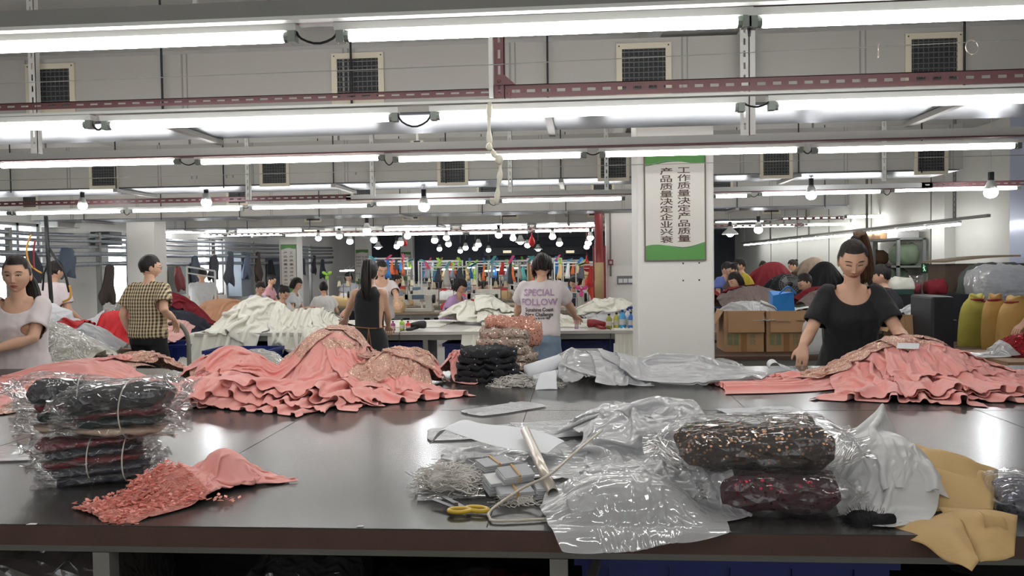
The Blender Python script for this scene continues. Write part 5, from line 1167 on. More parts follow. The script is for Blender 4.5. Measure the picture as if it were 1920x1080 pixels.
    if bot_m is not None:
        s_ = MB()
        if bottom == 'skirt':
            zs = np.linspace(0.60, bot_end, 7); s_.loft([ring(np.array([0, sp(0)[1]*0.3+pel[1], z_*h]), rt, f, (0.140+0.028*math.sqrt(i))*k, (0.104+0.030*math.sqrt(i))*k) for i, z_ in enumerate(zs)])
        else:
            R = [ring(sp(t), rt, fw, a*k, b*k) for t, a, b in ((-0.10, 0.16, 0.115), (-0.03, 0.176, 0.126), (0.05, 0.162, 0.120), (0.10, 0.148, 0.112))]; s_.loft(R)
            for (H_, K_, A_) in ((HR_, KR, AR), (HL_, KL, AL)):
                pts = [H_, H_*0.55+K_*0.45, K_, K_*0.6+A_*0.4, A_]; rr = [0.100*k, 0.092*k, 0.073*k, 0.070*k, 0.062*k]
                if bottom == 'shorts': pts = [H_, H_*0.7+K_*0.3, H_*0.45+K_*0.55]; rr = [0.104*k, 0.104*k, 0.108*k]
                s_.tube(pts, rr, 14)
        W, F, ed = remesh(s_, 0.013 if fine else 0.017, 4); N = vnormals(W, F); W = W+N*(0.006*(0.5-np.abs(vnoise(W*np.array([5, 5, 3]), 4))))[:, None]
        cen = np.array([W[f_].mean(0) for f_ in F])
        lowz = min(H_[2]*0.45+K_[2]*0.55 for H_, K_ in ((HR_, KR), (HL_, KL))) if bottom == 'shorts' else (bot_end*h if bottom == 'skirt' else 0.09)
        F2 = [f_ for f_, c in zip(F, cen) if (c[2] > lowz+0.006 or sit)]
        bo2 = MB().add(toW(W), F2).build({'skirt': 'skirt', 'shorts': 'shorts'}.get(bottom, 'trousers'), bot_m, root, True); solid(bo2, 0.003, 1); info['bottom'] = bo2
    if not sit:
        sh = MB()
        for A_ in (AR, AL): sh.add(toW(MB().ell(A_+np.array([0, 0.055, -0.04]), (0.047, 0.13, 0.042), 14, 9).v[0]), MB().ell((0, 0, 0), (1, 1, 1), 14, 9).f)
        sh.build('shoes', m_black, root, True)
    if mask:
        mk = MB(); G = np.array([[fy(x, z)*1.06+np.array([0, 0.008*(1-(x/0.06)**2), 0]) for x in np.linspace(-0.062, 0.062, 13)] for z in np.linspace(-0.104, -0.022, 9)])
        o = mk.grid(toH(G.reshape(-1, 3)).reshape(G.shape)).build('face_mask', pm('blue_mask', lin((132, 190, 214)), 0.8), root, True); solid(o, 0.002)
    if glasses:
        gl = MB()
        for s in (-1, 1):
            c_ = fy(s*0.032, 0.0)+np.array([0, 0.012, 0]); tb_ = MB().tube([c_+np.array([math.cos(a)*0.022, 0, math.sin(a)*0.016]) for a in np.linspace(0, 2*PI, 18)], 0.0014, 5); gl.add(toH(tb_.v[0]), tb_.f)
            tb_ = MB().tube([c_+np.array([s*0.022, 0, 0.003]), np.array([s*0.078, 0.0, 0.003])], 0.0013, 5); gl.add(toH(tb_.v[0]), tb_.f)
        gl.build('glasses', m_black, root)
    return info
m_bt = pm('black_jersey', lin((26, 26, 29)), 0.85, var=0.1, bump=0.1, bscale=200, sheen=0.15)
m_wt = pm('white_jersey', lin((232, 222, 222)), 0.8, var=0.03, bump=0.1, bscale=200)
m_bk = pm('black_trousers', lin((24, 25, 30)), 0.8)
m_den = pm('pale_denim', lin((128, 148, 168)), 0.8, var=0.12, scale=20, bump=0.2, bscale=220)
def face_to(dx, dy): return math.atan2(-dx, dy)
# woman in the black T-shirt behind the right heap (faces the camera)
bw = person('woman in a black T-shirt with a high ponytail, sorting the right pink heap', (1.665, 5.26), PI-0.12, 1.63, lean=0.16, yaw=-0.05, pitch=0.42, rh=P(1506, 648, 4.94), lh=P(1700, 640, 4.80), rhint=(0.15, -0.6, -0.6), lhint=(-0.35, -0.6, -0.5), rhd=(-0.15, -0.35, -0.9), rpalm=(0.1, 0.9, -0.3), lhd=(0.0, -0.8, -0.5),
    hair='highpony', tail_m=m_hairb, top='t_shirt', top_m=m_bt, sleeve=0.75, scoop=0.07, hem=0.42, bottom='trousers', bot_m=m_bk, fine=True, curl=0.45, loose=0.6)
# woman at the left edge
lw = person('woman in a white T-shirt with a pineapple badge, at the left edge', (-3.73, 5.25), PI+0.36, 1.60, lean=0.05, yaw=-0.02, pitch=0.10, lh=P(-14, 655, 4.97), rh=P(-110, 668, 4.9), lhint=(-1.4, 0.1, -0.5), rhint=(0.5, -0.4, -0.9), lhd=(-0.95, -0.3, -0.1), lpalm=(0, 0.4, -0.9),
    hair='lowpony', top='t_shirt', top_m=m_wt, sleeve=0.72, scoop=0.07, hem=0.43, bottom='trousers', bot_m=m_bk, fine=True, curl=0.5, loose=0.75, gaze=0.002)
def on_shirt(info, px, py, Yhint):
    bv = BVHTree.FromPolygons([tuple(q) for q in info['shirtW']], info['shirtF']); d = ray(px, py); hit = bv.ray_cast(Vector((0, 0, CAMZ)), Vector(d).normalized())
    return (np.array(hit[0]), np.array(hit[1])) if hit[0] else (P(px, py, Yhint), np.array([0, -1.0, 0]))
p, n = on_shirt(lw, 51, 608, 5.05)
mb = MB(); mb.ell(p+[0, -0.006, -0.006], (0.013, 0.004, 0.018), 12, 8); mb.build('pineapple_badge', pm('badge_gold', lin((176, 140, 60)), 0.6, var=0.2, scale=200), lw['root'])
mb = MB(); mb.ell(p+[0, -0.006, 0.020], (0.009, 0.003, 0.010), 10, 6); mb.build('badge_crown', pm('badge_green', lin((150, 150, 120)), 0.6), lw['root'])
# man in the checked shirt (back to the camera)
def plaid():
    m, nt, b = new_mat('plaid_shirt'); N = nt.nodes; L = nt.links; tc = N.new('ShaderNodeTexCoord')
    sp_ = N.new('ShaderNodeSeparateXYZ'); L.new(tc.outputs['Object'], sp_.inputs[0])
    def stripe(sock, freq, lo):
        mu = N.new('ShaderNodeMath'); mu.operation = 'MULTIPLY'; mu.inputs[1].default_value = freq; L.new(sock, mu.inputs[0])
        fr = N.new('ShaderNodeMath'); fr.operation = 'FRACT'; L.new(mu.outputs[0], fr.inputs[0]); g = N.new('ShaderNodeMath'); g.operation = 'GREATER_THAN'; g.inputs[1].default_value = lo; L.new(fr.outputs[0], g.inputs[0]); return g.outputs[0]
    a = stripe(sp_.outputs['X'], 34, 0.5); c = stripe(sp_.outputs['Z'], 30, 0.45)
    m1 = N.new('ShaderNodeMix'); m1.data_type = 'RGBA'; m1.inputs[6].default_value = (*lin((220, 208, 176)), 1); m1.inputs[7].default_value = (*lin((150, 128, 100)), 1); L.new(a, m1.inputs[0])
    m2 = N.new('ShaderNodeMix'); m2.data_type = 'RGBA'; L.new(c, m2.inputs[0]); L.new(m1.outputs[2], m2.inputs[6])
    m3 = N.new('ShaderNodeMix'); m3.data_type = 'RGBA'; m3.inputs[6].default_value = (*lin((190, 170, 130)), 1); m3.inputs[7].default_value = (*lin((62, 54, 50)), 1); L.new(a, m3.inputs[0]); L.new(m3.outputs[2], m2.inputs[7])
    L.new(m2.outputs[2], b.inputs['Base Color']); b.inputs['Roughness'].default_value = 0.8; return m
pm_ = person('man in a brown and cream checked shirt, from behind, holding a trolley handle', (-4.2, 7.75), -0.12, 1.64, male=True, lean=0.06, yaw=-0.75, pitch=0.15, rh=P(326, 598, 7.82), rhint=(0.35, -1.0, -0.2), rhd=(0.1, 0.3, -0.9), hair='short', top='checked_shirt', top_m=plaid(), sleeve=0.72, scoop=0.0, hem=0.50, bot_m=m_bk, loose=1.5, glasses=True)
# man in white, bent away by the left wall
person('man in a white shirt bent away from the camera by the left wall', (-6.25, 9.1), -0.2, 1.66, male=True, lean=0.42, yaw=-0.1, pitch=0.35, hair='short', top='shirt', top_m=pm('white_pink_shirt', lin((236, 222, 226)), 0.8, var=0.05), sleeve=0.7, scoop=0.0, bot_m=m_bk, rh=(-5.95, 9.45, 0.9), lh=(-6.5, 9.5, 0.9), rhint=(0.3, -0.5, -0.7), lhint=(-0.3, -0.5, -0.7), loose=1.6)
# girl in the black dress (back to the camera)
bd = person('woman in a sleeveless black dress with a thin belt, seen from behind', (-1.98, 7.68), -0.05, 1.56, lean=0.03, yaw=0.1, pitch=0.2, rh=P(728, 612, 8.02), lh=P(648, 598, 8.05), rhint=(0.6, -0.5, -0.9), lhint=(-0.6, -0.5, -0.9), hair='longpony', top='dress_bodice', top_m=m_bt, sleeve=0, scoop=0.02, bottom='skirt', bot_m=m_bt, bot_end=0.36, loose=0.2)
mb = MB(); zb = 0.605*1.56
mb.tube([bd['toW'](np.array([math.cos(a)*0.148, math.sin(a)*0.112, zb+0.006*math.sin(2*a)])) for a in np.linspace(0, 2*PI, 26)], 0.005, 6)
for dx in (-0.01, 0.02): mb.tube([bd['toW'](np.array([0.03, -0.120, zb])), bd['toW'](np.array([0.035+dx, -0.150, zb-0.14])), bd['toW'](np.array([0.04+dx*2, -0.165, zb-0.26]))], 0.004, 5)
mb.build('belt', pm('tan_belt', lin((150, 100, 60)), 0.6), bd['root'])
# worker across the white table
person('woman in a white shirt leaning over the white garments behind the black dress woman', (-2.62, 10.75), PI+0.35, 1.60, lean=0.32, yaw=0.2, pitch=0.5, rh=(-2.95, 10.25, 0.95), lh=P(746, 574, 10.2), lhint=(-1, -0.3, -0.2), hair='bun', top='shirt', top_m=m_wt, sleeve=0.8, scoop=0.03, bot_m=m_bk)
# man in the printed T-shirt
tg = person('person in a white T-shirt printed SPECIAL FOLLOW and pale denim shorts', (-0.36, 7.62), -0.10, 1.62, male=True, lean=0.26, yaw=0.0, pitch=0.55, rh=P(1078, 592, 8.1), rhint=(0.5, -0.5, -0.7), lh=(-0.62, 8.15, 0.98), lhint=(-0.5, -0.5, -0.7), hair='shaggy', top='t_shirt', top_m=m_wt, sleeve=0.72, scoop=0.0, hem=0.50, bottom='shorts', bot_m=m_den, loose=1.2, curl=0.8)
def text_mesh(txt, size, sx=1.0, bold=0.0, align='CENTER'):
    cu = bpy.data.curves.new('txt', 'FONT'); cu.body = txt; cu.size = size; cu.align_x = align; cu.align_y = 'CENTER'; cu.offset = bold; cu.resolution_u = 3
    o = bpy.data.objects.new('txt', cu); COL.objects.link(o); dg = bpy.context.evaluated_depsgraph_get(); ev = o.evaluated_get(dg); me = ev.to_mesh()
    V = np.array([tuple(v.co) for v in me.vertices]).reshape(-1, 3); F = [list(p.vertices) for p in me.polygons]; ev.to_mesh_clear(); bpy.data.objects.remove(o)
    if len(V): V[:, 0] *= sx
    return V, F
m_vio = pm('violet_print', lin((176, 140, 178)), 0.7, var=0.15, scale=60); m_blkp = pm('black_print', lin((46, 44, 50)), 0.7)
bv = BVHTree.FromPolygons([tuple(q) for q in tg['shirtW']], tg['shirtF'])
def print_back(lines, m, name):
    mb = MB()
    for (txt, size, px, py, sx, slope) in lines:
        V, F = text_mesh(txt, size, sx, 0.0012)
        c = P(px, py, 7.45); out = []
        for q in V:
            w0 = np.array([c[0]+q[0], 7.2, c[2]+q[1]+slope*q[0]]); hit = bv.ray_cast(Vector(w0), Vector((0, 1, 0)))
            y = hit[0][1] if hit[0] else 7.5
            out.append((w0[0], y-0.018, w0[2]))
        if len(out): mb.add(out, F)
    mb.build(name, m, tg['root'])
print_back([('SPECIAL', 0.085, 1009, 550, 0.92, 0.0), ('FOLLOW', 0.085, 1009, 568, 0.98, 0.0)], m_vio, 'violet_print')
print_back([('Sunshine Coast', 0.046, 1010, 582, 0.9, 0.0), ('New Challenge', 0.046, 1010, 591, 0.9, 0.0), ('The story lives in 1987', 0.022, 1010, 598, 1.0, 0.0)], m_blkp, 'black_print')
# masked woman at the right edge
person('woman in a blue face mask bending over at the right edge', (3.98, 7.35), PI+0.75, 1.58, lean=0.36, yaw=0.2, pitch=0.45, rh=P(1872, 645, 6.95), rhint=(0.6, -0.6, 0.2), hair='bun', top='shirt', top_m=pm('dark_shirt', lin((40, 36, 44)), 0.8), sleeve=0.5, bot_m=m_bk, mask=True)
# ================================================================== POSTERS, PILLAR FITTINGS
m_poster = pm('poster_white', lin((214, 210, 202)), 0.3, var=0.03); m_green = pm('poster_green', lin((74, 142, 58)), 0.35, var=0.04); m_dgreen = pm('poster_dark_green', lin((48, 112, 48)), 0.35); m_ink = pm('poster_ink', lin((74, 44, 36)), 0.5)
def wave_pts(x0, x1, zb, f, n=24): return [(x0+(x1-x0)*i/n, f(i/n)) for i in range(n+1)]
def poster(label, x0, x1, z0, z1, y, cols, cs, loc_cols, horizontal=False):
    t = thing('wall_poster', label, 'poster', ((x0+x1)/2, y, z0)); W_ = x1-x0; Hh = z1-z0
    MB().bb((x0, y-0.012, z0), (x1, y, z1)).build('panel', m_poster, t)
    fr = MB(); e = 0.006*W_/0.36+0.002
    fr.bb((x0-e, y-0.016, z0-e), (x0, y, z1+e)); fr.bb((x1, y-0.016, z0-e), (x1+e, y, z1+e)); fr.bb((x0, y-0.016, z0-e), (x1, y, z0)); fr.bb((x0, y-0.016, z1), (x1, y, z1+e)); fr.build('frame', pm('poster_frame', lin((104, 92, 84)), 0.5), t)
    b = lambda u: z0+Hh*(0.125+0.022*math.sin(u*2*PI*0.95+0.5)+0.05*max(0, u-0.62)**1.2*2)
    MB().prism([(x0, z0)]+[(x1, z0)]+[(x, z) for x, z in reversed(wave_pts(x0, x1, 0, b))], y-0.0135, y-0.0122).build('green_wave', m_green, t)
    tp = lambda u: z1-Hh*(0.085+0.020*math.sin(u*2*PI*0.95+2.4)-0.02*u)
    MB().prism([(x1, z1), (x0, z1)]+wave_pts(x0, x1, 0, tp), y-0.0135, y-0.0122).build('green_wave', m_green, t)
    st = [(x, b((x-x0)/W_)+0.001) for x, _ in wave_pts(x0+0.35*W_, x1, 0, b)]
    MB().prism(st+[(x, z+Hh*0.012*math.sin((x-x0-0.35*W_)/(0.65*W_)*PI*0.9)+Hh*0.001) for x, z in reversed(st)], y-0.0137, y-0.0122).build('green_swash', m_dgreen, t)
    st = [(x, tp((x-x0)/W_)-0.001) for x, _ in wave_pts(x0, x0+0.6*W_, 0, tp)]
    MB().prism(st+[(x, z-Hh*0.012*math.sin((x-x0)/(0.6*W_)*PI*0.9+0.3)-Hh*0.001) for x, z in reversed(st)], y-0.0137, y-0.0122).build('green_swash', m_dgreen, t)
    ink = MB()
    for (txt, xc, zc, dz, sx) in loc_cols:
        if horizontal:
            V, F = text_mesh(txt, cs, sx)
            if len(V): ink.add(np.stack([V[:, 0]+xc, np.full(len(V), y-0.0135), V[:, 1]+zc], 1), F)
        else:
            for i, ch in enumerate(txt):
                V, F = text_mesh(ch, cs, sx, 0.0012)
                if len(V): ink.add(np.stack([V[:, 0]-(V[:, 0].max()+V[:, 0].min())/2+xc, np.full(len(V), y-0.0135), V[:, 1]*0.62-(V[:, 1].max()+V[:, 1].min())*0.31+zc-dz*i], 1), F)
    ink.build('poster_lettering', m_ink, t); return t
yq = 5.985; a = P(1211, 484, yq); b = P(1322, 484, yq); zt = P(1266, 290, yq)[2]; zb = P(1266, 487, yq)[2]
c1 = P(1249, 321, yq); c2 = P(1282, 319, yq); dz = (P(1266, 321, yq)[2]-P(1266, 449, yq)[2])/9
poster('white and green poster with two columns of Chinese lettering on the near pillar', a[0], b[0], zb, zt, yq+0.013, None, 0.085, [('产品质量决定企业兴衰', c1[0], c1[2], dz, 1.12), ('工作质量决定产品质量', c2[0], c2[2], dz, 1.12)])
yq = 17.87; a = P(525, 460, yq); b = P(557, 460, yq); zt = P(541, 459, yq)[2]; c1 = P(535, 474, yq); c2 = P(546, 474, yq)
poster('white and green lettered poster on the second pillar of the left row', a[0]+0.02, b[0]-0.03, zt-1.05, zt, yq+0.013, None, 0.085, [('产品质量决定企业兴衰', c1[0], c1[2], 0.085, 1.1), ('工作质量决定产品质量', c2[0], c2[2], 0.085, 1.1)])
yq = 23.97; a = P(667, 470, yq); b = P(691, 470, yq); zt = P(679, 468.5, yq)[2]; zc = P(679, 482, yq)[2]; xm = (a[0]+b[0])/2
poster('white and green poster with small lettering on the third pillar of the left row', a[0]+0.01, b[0]-0.02, zt-1.0, zt, yq+0.013, None, 0.06, [('质量第一用心做好', xm, zc-0.09*i, 0, 0.75) for i in range(4)], True)
yq = 26.37; a = P(752, 474, yq); b = P(771, 474, yq); zt = P(761, 473, yq)[2]; zc = P(761, 483, yq)[2]; xm = (a[0]+b[0])/2
poster('white and green poster on the farthest pillar of the left row', a[0]+0.01, b[0]-0.02, zt-0.9, zt, yq+0.013, None, 0.06, [('安全生产人人有责', xm, zc-0.09*i, 0, 0.7) for i in range(4)], True)
mb = MB()
for (px, py) in ((1281, 494), (1311, 493), (1281, 526), (1311, 525)): mb.ell(P(px, py, 5.998), (0.006, 0.004, 0.006), 8, 6)
struct(mb.build('trim_7', m_vdark))
m_red = pm('red_paint', lin((140, 40, 44)), 0.4, var=0.1)
x = P(1123, 480, 11.7)[0]; o = MB().tube([(x, 11.7, 0), (x, 11.7, ZC-0.4)], 0.058, 16).build('red_pipe', m_red, None, True); tag(o, 'tall red standpipe rising left of the far white pillar', 'pipe')
z0, z1 = P(1123, 562, 11.7)[2], P(1123, 492, 11.7)[2]
o = MB().tube([(x, 11.7, z0), (x, 11.7, (z0+z1)/2), (x+0.004, 11.7, (z0+z1)/2+0.01), (x, 11.7, z1)], [0.064, 0.066, 0.064, 0.065], 16).build('pipe_wrap', pm('pipe_wrap', lin((186, 160, 120)), 0.8), None, True); tag(o, 'brown paper sleeve wrapped round the red standpipe', 'paper')
xr0, xr1 = P(1112, 520, 11.95)[0], P(1136, 520, 11.95)[0]; tag(MB().bb((xr0, 11.9, 0.6), (xr1, 11.98, P(1123, 461, 11.95)[2])).build('hydrant_cabinet', m_red), 'tall red fire hydrant cabinet behind the red standpipe', 'fire cabinet')
p = P(1145, 492, 11.98); t = thing('fire_call_point', 'small red fire alarm call point on the far white pillar', 'fire alarm', p); MB().bb(p-[0.035, 0.03, 0.04], p+[0.035, 0.018, 0.04]).build('box', m_red, t); MB().bb(p-[0.018, 0.033, 0.02], p+[0.018, -0.029, 0.02]).build('glass', m_white, t)
tag(MB().tube([p+[0, 0, -0.2], p+[0, 0, 0.75], p+[0, 0, 1.2]], 0.012, 8).build('conduit', m_grey), 'grey conduit running up from the fire alarm call point', 'conduit')
a, b = P(1157, 533, 11.985), P(1187, 517, 11.985); t = thing('notice_board', 'small grey framed notice with papers on the far white pillar', 'notice', (a[0], 11.985, a[2])); MB().bb((a[0], 11.975, a[2]), (b[0], 11.998, b[2])).build('board', pm('notice_grey', lin((120, 116, 122)), 0.5), t)
mb = MB(); 
for i in range(3): mb.bb((a[0]+0.02+0.07*i, 11.972, a[2]+0.02), (a[0]+0.08+0.07*i, 11.976, a[2]+0.08))
mb.build('papers', m_paper, t)
# exit signs
p = PX(1735, 503, XR-0.139); t = thing('exit_sign', 'small green running man exit sign on the white wall column', 'exit sign', p)
MB().bb(p-[0.012, 0.11, 0.07], p+[0.004, 0.11, 0.07]).build('sign_panel', pm('sign_dark_green', lin((14, 46, 30)), 0.4), t)
mb = MB(); q = p-[0.014, 0, 0]; mb.ell(q+[0, 0.02, 0.042], (0.002, 0.013, 0.013), 8, 6); mb.bar(q+[0, 0.012, 0.025], q+[0, -0.006, -0.01], 0.018, 0.004); mb.bar(q+[0, -0.006, -0.01], q+[0, 0.03, -0.045], 0.012, 0.004); mb.bar(q+[0, -0.006, -0.01], q+[0, -0.045, -0.04], 0.012, 0.004); mb.bar(q+[0, 0.012, 0.022], q+[0, 0.05, 0.0], 0.01, 0.004); mb.bar(q+[0, 0.012, 0.022], q+[0, -0.035, 0.028], 0.01, 0.004)
mb.build('running_figure', em('sign_glow', (0.2, 0.9, 0.4), 0.5), t)
for px in (951, 1069): p = P(px, 472, 26.15); tag(MB().bb(p-[0.13, 0.02, 0.04], p+[0.13, 0.0, 0.04]).build('lintel_plate', em('amber_plate', (1.0, 0.85, 0.5), 0.55)), 'small amber lit plate over the dark back doorway, %s' % ('left one' if px < 1000 else 'right one'), 'sign')
# wires and rings
def wire(label, pts, r, m=None): o = MB().tube(pts, r, 5).build('wire', m or m_grey); return tag(o, label, 'wire', 'wires strung across the hall')
wA, wB = P(-30, 158, 2.95), P(1950, 73, 2.95)
wire('thin wire with rings strung below the nearest lamp row', [wA, (wA+wB)/2-[0, 0, 0.008], wB], 0.0016)
for (px, py, an, lab) in ((1647, 94, 1.2, 'small steel ring hanging edge on from the thin wire'), (1822, 88, 0.25, 'larger steel ring hanging open from the thin wire near the right edge')):
    c = P(px, py, 2.95); r_ = 0.0235; o = MB().tube([c+np.array([math.cos(a)*r_*math.cos(an), math.cos(a)*r_*math.sin(an), math.sin(a)*r_]) for a in np.linspace(0, 2*PI, 26)], 0.002, 6).build('ring', pm('ring_steel', lin((206, 200, 186)), 0.3, metal=0.7), None, True); tag(o, lab, 'ring', 'rings on the thin wire')
wA, wB = P(-20, 339, 5.6), P(1950, 290, 5.6); wire('thin wire strung below the third lamp row', [wA, wB], 0.0022)
for px in (392, 402, 461, 474, 547, 714):
    c = wA+(wB-wA)*(px+20)/1970-[0, 0, 0.010]; tag(MB().tube([c+np.array([0.004*math.sin(a), 0, 0.011*math.cos(a)]) for a in np.linspace(0, 2*PI, 12)], 0.0014, 5).build('hook', m_vdark), 'tiny wire loop hung on the wire below the third lamp row', 'hook', 'tiny loops on the wire')
# taped cable bundle
c = [P(918, 192, 3.28), P(917, 240, 3.27), P(919, 272, 3.27), P(928, 292, 3.26), P(936, 300, 3.26), P(938, 322, 3.26), P(934, 350, 3.26), P(931, 384, 3.26)]
mb = MB(); cp = curve_pts(c, 40); mb.tube(cp, [0.0085+0.003*math.sin(i*0.9) for i in range(40)], 8); mb.ell(P(936, 299, 3.25), (0.017, 0.014, 0.02), 10, 8); mb.ell(P(917, 275, 3.25), (0.013, 0.012, 0.016), 8, 6)
tag(mb.build('hanging_cable', pm('cream_tape', lin((206, 202, 186)), 0.6), None, True), 'knotted white taped cable hanging from the second lamp row', 'cable')
for (px, py, Y, lab) in ((367, 24, 3.9, 'cream junction box above the nearest lamp row'), (783, 271, 7.0, 'cream junction box above the third lamp row')):
    p = P(px, py, Y); s = 0.065 if Y < 5 else 0.055; t = thing('junction_box', lab, 'junction box', p, 'junction boxes under the ceiling'); MB().bb(p-[s, 0.03, s*0.55], p+[s, 0.03, s*0.55]).build('box', m_vframe, t); MB().bb(p+[-0.01, -0.01, s*0.5], (p[0]+0.01, p[1]+0.01, ZC)).build('conduit', m_white, t)
    mb = MB(); mb.bb(p-[s*0.5, 0.032, -s*0.3], p+[s*0.5, -0.03, s*0.5]); 
    for dx in (-0.6, 0, 0.6): mb.ell(p+[dx*s, -0.031, -s*0.2], (0.006, 0.004, 0.006), 6, 5)
    mb.build('box_holes', m_vdark, t)
for (px, py, Y, lab, r) in ((760, 456, 14.17, 'small red bag hanging from the lamp rail, left of the white cable', 0.034), (997, 452, 14.17, 'red bag hanging from the lamp rail, above the printed T-shirt', 0.058), (1100, 497, 14.17, 'round red bag hanging beside the red standpipe', 0.066)):
    p = P(px, py, Y); mb = MB(); rg = []
    for t, q in ((1.9, 0.12), (1.2, 0.2), (0.7, 0.6), (0.1, 0.95), (-0.5, 1.0), (-1.0, 0.7), (-1.3, 0.2)): rg.append([p+np.array([math.cos(a)*r*q*(1+0.15*math.sin(a*5)), math.sin(a)*r*q*0.7, t*r*1.3]) for a in np.arange(12)*PI/6])
    o = mb.loft(rg).tube([p+[0, 0, r*2.3], (p[0], p[1], 2.16)], 0.003, 4).build('red_bag', pm('red_plastic', lin((200, 40, 44)), 0.4), None, True); tag(o, lab, 'bag', 'red bags hanging from the rails')
# ================================================================== LEFT WALL: pipes, posts, hanging garments
m_pfoil = pm('lagged_pipe', lin((150, 156, 164)), 0.35, metal=0.6, var=0.3, scale=14, bump=0.6, bscale=12)
for k, (py, r, lab) in enumerate([(439, 0.03, 'highest'), (450, 0.022, 'second'), (462, 0.022, 'third'), (476, 0.035, 'fourth'), (496, 0.035, 'lowest')]):
    z = PX(100, py, -6.95+0.03*(k % 2))[2]; X = -6.95+0.03*(k % 2)
    pts = [(X+0.01*math.sin(y*3), y, z+0.01*math.sin(y*1.7)) for y in np.arange(8.5, 23, 0.8)]
    tag(MB().tube(pts, r, 10).build('steam_pipe', m_pfoil, None, True), 'lagged steam pipe along the left wall, %s of five' % lab, 'pipe', 'steam pipes along the left wall')
rs = np.random.RandomState(12)
for k, y in enumerate(np.arange(9.6, 22, 1.9)):
    tag(MB().bb((-6.98, y-0.02, 0), (-6.92, y+0.03, 2.05)).build('pipe_stand', m_grey), 'grey post carrying the steam pipes on the left wall', 'post', 'posts along the left wall')
cols = [(58, 62, 72), (86, 98, 116), (70, 60, 56), (44, 46, 52), (90, 112, 104), (120, 60, 60), (64, 72, 84), (52, 52, 60)]
def hung(label, X, y, z, w_, hh, m, group, seed):
    r_ = np.random.RandomState(seed); n = 14; G = np.zeros((9, n, 3)); 
    for i in range(9):
        v = i/8; ww = w_*(0.55+0.45*min(1, v*3))*(1-0.12*v)
        for j in range(n):
            a = j/n*2*PI; G[i, j] = (X+(0.035+0.02*v)*math.cos(a)+0.025*math.sin(a*5+seed)*(0.3+v), y+ww/2*math.sin(a)*(1+0.22*math.sin(v*6+seed))*(0.6+0.4*abs(math.cos(a*1.0+v*2)))+0.05*math.sin(seed+v*3), z-hh*v*(1-0.38*abs(math.sin(a*1.5+seed))*v)+0.05*math.sin(a*4+seed)*v)
    o = MB().loft(G).build('hanging_garment', m, None, True); subsurf(o, 1); return tag(o, label, 'garment', group)
for k in range(17):
    y = 9.9+k*0.74; c = cols[k % 8]
    hung('dark garments hung on the steam pipes along the left wall', -6.905, y+rs.rand()*0.3, 1.55+0.3*rs.rand(), 0.35+0.2*rs.rand(), 0.5+0.35*rs.rand(), pm('cloth_%d_%d_%d' % c, lin(c), 0.85, bump=0.4, bscale=12), 'dark garments hung along the left wall', k)
# wall clutter: grey cabinets and boxes on brackets
for k, (y, z, s, c, lab) in enumerate([(10.9, 2.25, (0.25, 0.5, 0.3), (190, 190, 186), 'white box high on the left wall by the first window'), (12.0, 1.98, (0.3, 0.35, 0.2), (60, 66, 72), 'dark machine unit on the pipe rack left of the white pillar'), (14.4, 1.3, (0.3, 0.5, 0.5), (150, 156, 156), 'grey box on the left wall behind the white pillar'), (17.0, 1.35, (0.3, 0.7, 0.9), (120, 130, 140), 'grey cabinet on the left wall past the white pillar'), (19.2, 1.2, (0.3, 0.8, 1.0), (104, 116, 128), 'blue grey cabinet far along the left wall')]):
    tag(bevel(MB().box((-7.12, y, z), s).build('wall_cabinet', pm('cab_%d' % k, lin(c), 0.5)), 0.01), lab, 'cabinet', 'boxes and cabinets on the left wall')
# steam ironing post with hoses
t = thing('ironing_stand', 'black leaning ironing post with hoses behind the woman at the left edge', 'ironing stand', (*P(95, 560, 8.6)[:2], 0))
MB().tube([P(86, 405, 8.6), P(90, 480, 8.6), P(96, 560, 8.6), P(98, 680, 8.6)], 0.022, 10).build('post', m_black, t, True)
MB().tube([P(92, 465, 8.6), P(122, 512, 8.6), P(130, 548, 8.6)], 0.014, 8).build('arm', m_black, t, True)
MB().tube([P(94, 480, 8.6), P(82, 515, 8.6), P(80, 545, 8.6)], 0.010, 8).build('arm', m_black, t, True)
m_hose = pm('amber_hose', lin((206, 150, 60)), 0.5)
MB().tube(curve_pts([P(58, 440, 8.6), P(50, 465, 8.6), P(54, 492, 8.6), P(66, 505, 8.6), P(78, 512, 8.6)], 20), 0.010, 8).build('hose', m_hose, t, True)
MB().tube(curve_pts([P(130, 535, 8.6), P(133, 550, 8.6), P(130, 560, 8.6), P(118, 566, 8.6)], 14), 0.012, 8).build('hose', m_hose, t, True)
MB().tube(curve_pts([P(66, 450, 8.6), P(63, 475, 8.6), P(64, 508, 8.6)], 14), 0.009, 8).build('tape', m_red, t, True)
# ================================================================== WHITE GARMENT TABLE
m_wd = pm('white_satin', lin((226, 224, 212)), 0.6, var=0.05, scale=5, bump=0.1, bscale=300, sheen=0.2)
m_ttop = pm('wood_top', lin((150, 132, 112)), 0.5, var=0.2, scale=10)
def simple_table(label, x0, x1, y0, y1, z, legs, top=None, group=None, name='work_table', shelf=False):
    t = thing(name, label, 'table', ((x0+x1)/2, (y0+y1)/2, 0), group)
    MB().bb((x0, y0, z-0.03), (x1, y1, z)).build('table_top', top or m_ttop, t)
    mb = MB(); mb.bb((x0+0.03, y0+0.02, z-0.085), (x1-0.03, y0+0.055, z-0.03)); mb.bb((x0+0.03, y1-0.055, z-0.085), (x1-0.03, y1-0.02, z-0.03)); mb.build('frame_rail', m_steel, t)
    for lx in legs:
        for ly in (y0+0.05, y1-0.05): MB().bb((lx-0.025, ly-0.025, 0), (lx+0.025, ly+0.025, z-0.085)).build('leg', m_steel, t)
    if shelf: MB().bb((x0+0.1, y0+0.1, 0.25), (x1-0.1, y1-0.1, 0.27)).build('lower_shelf', m_ttop, t)
    return t
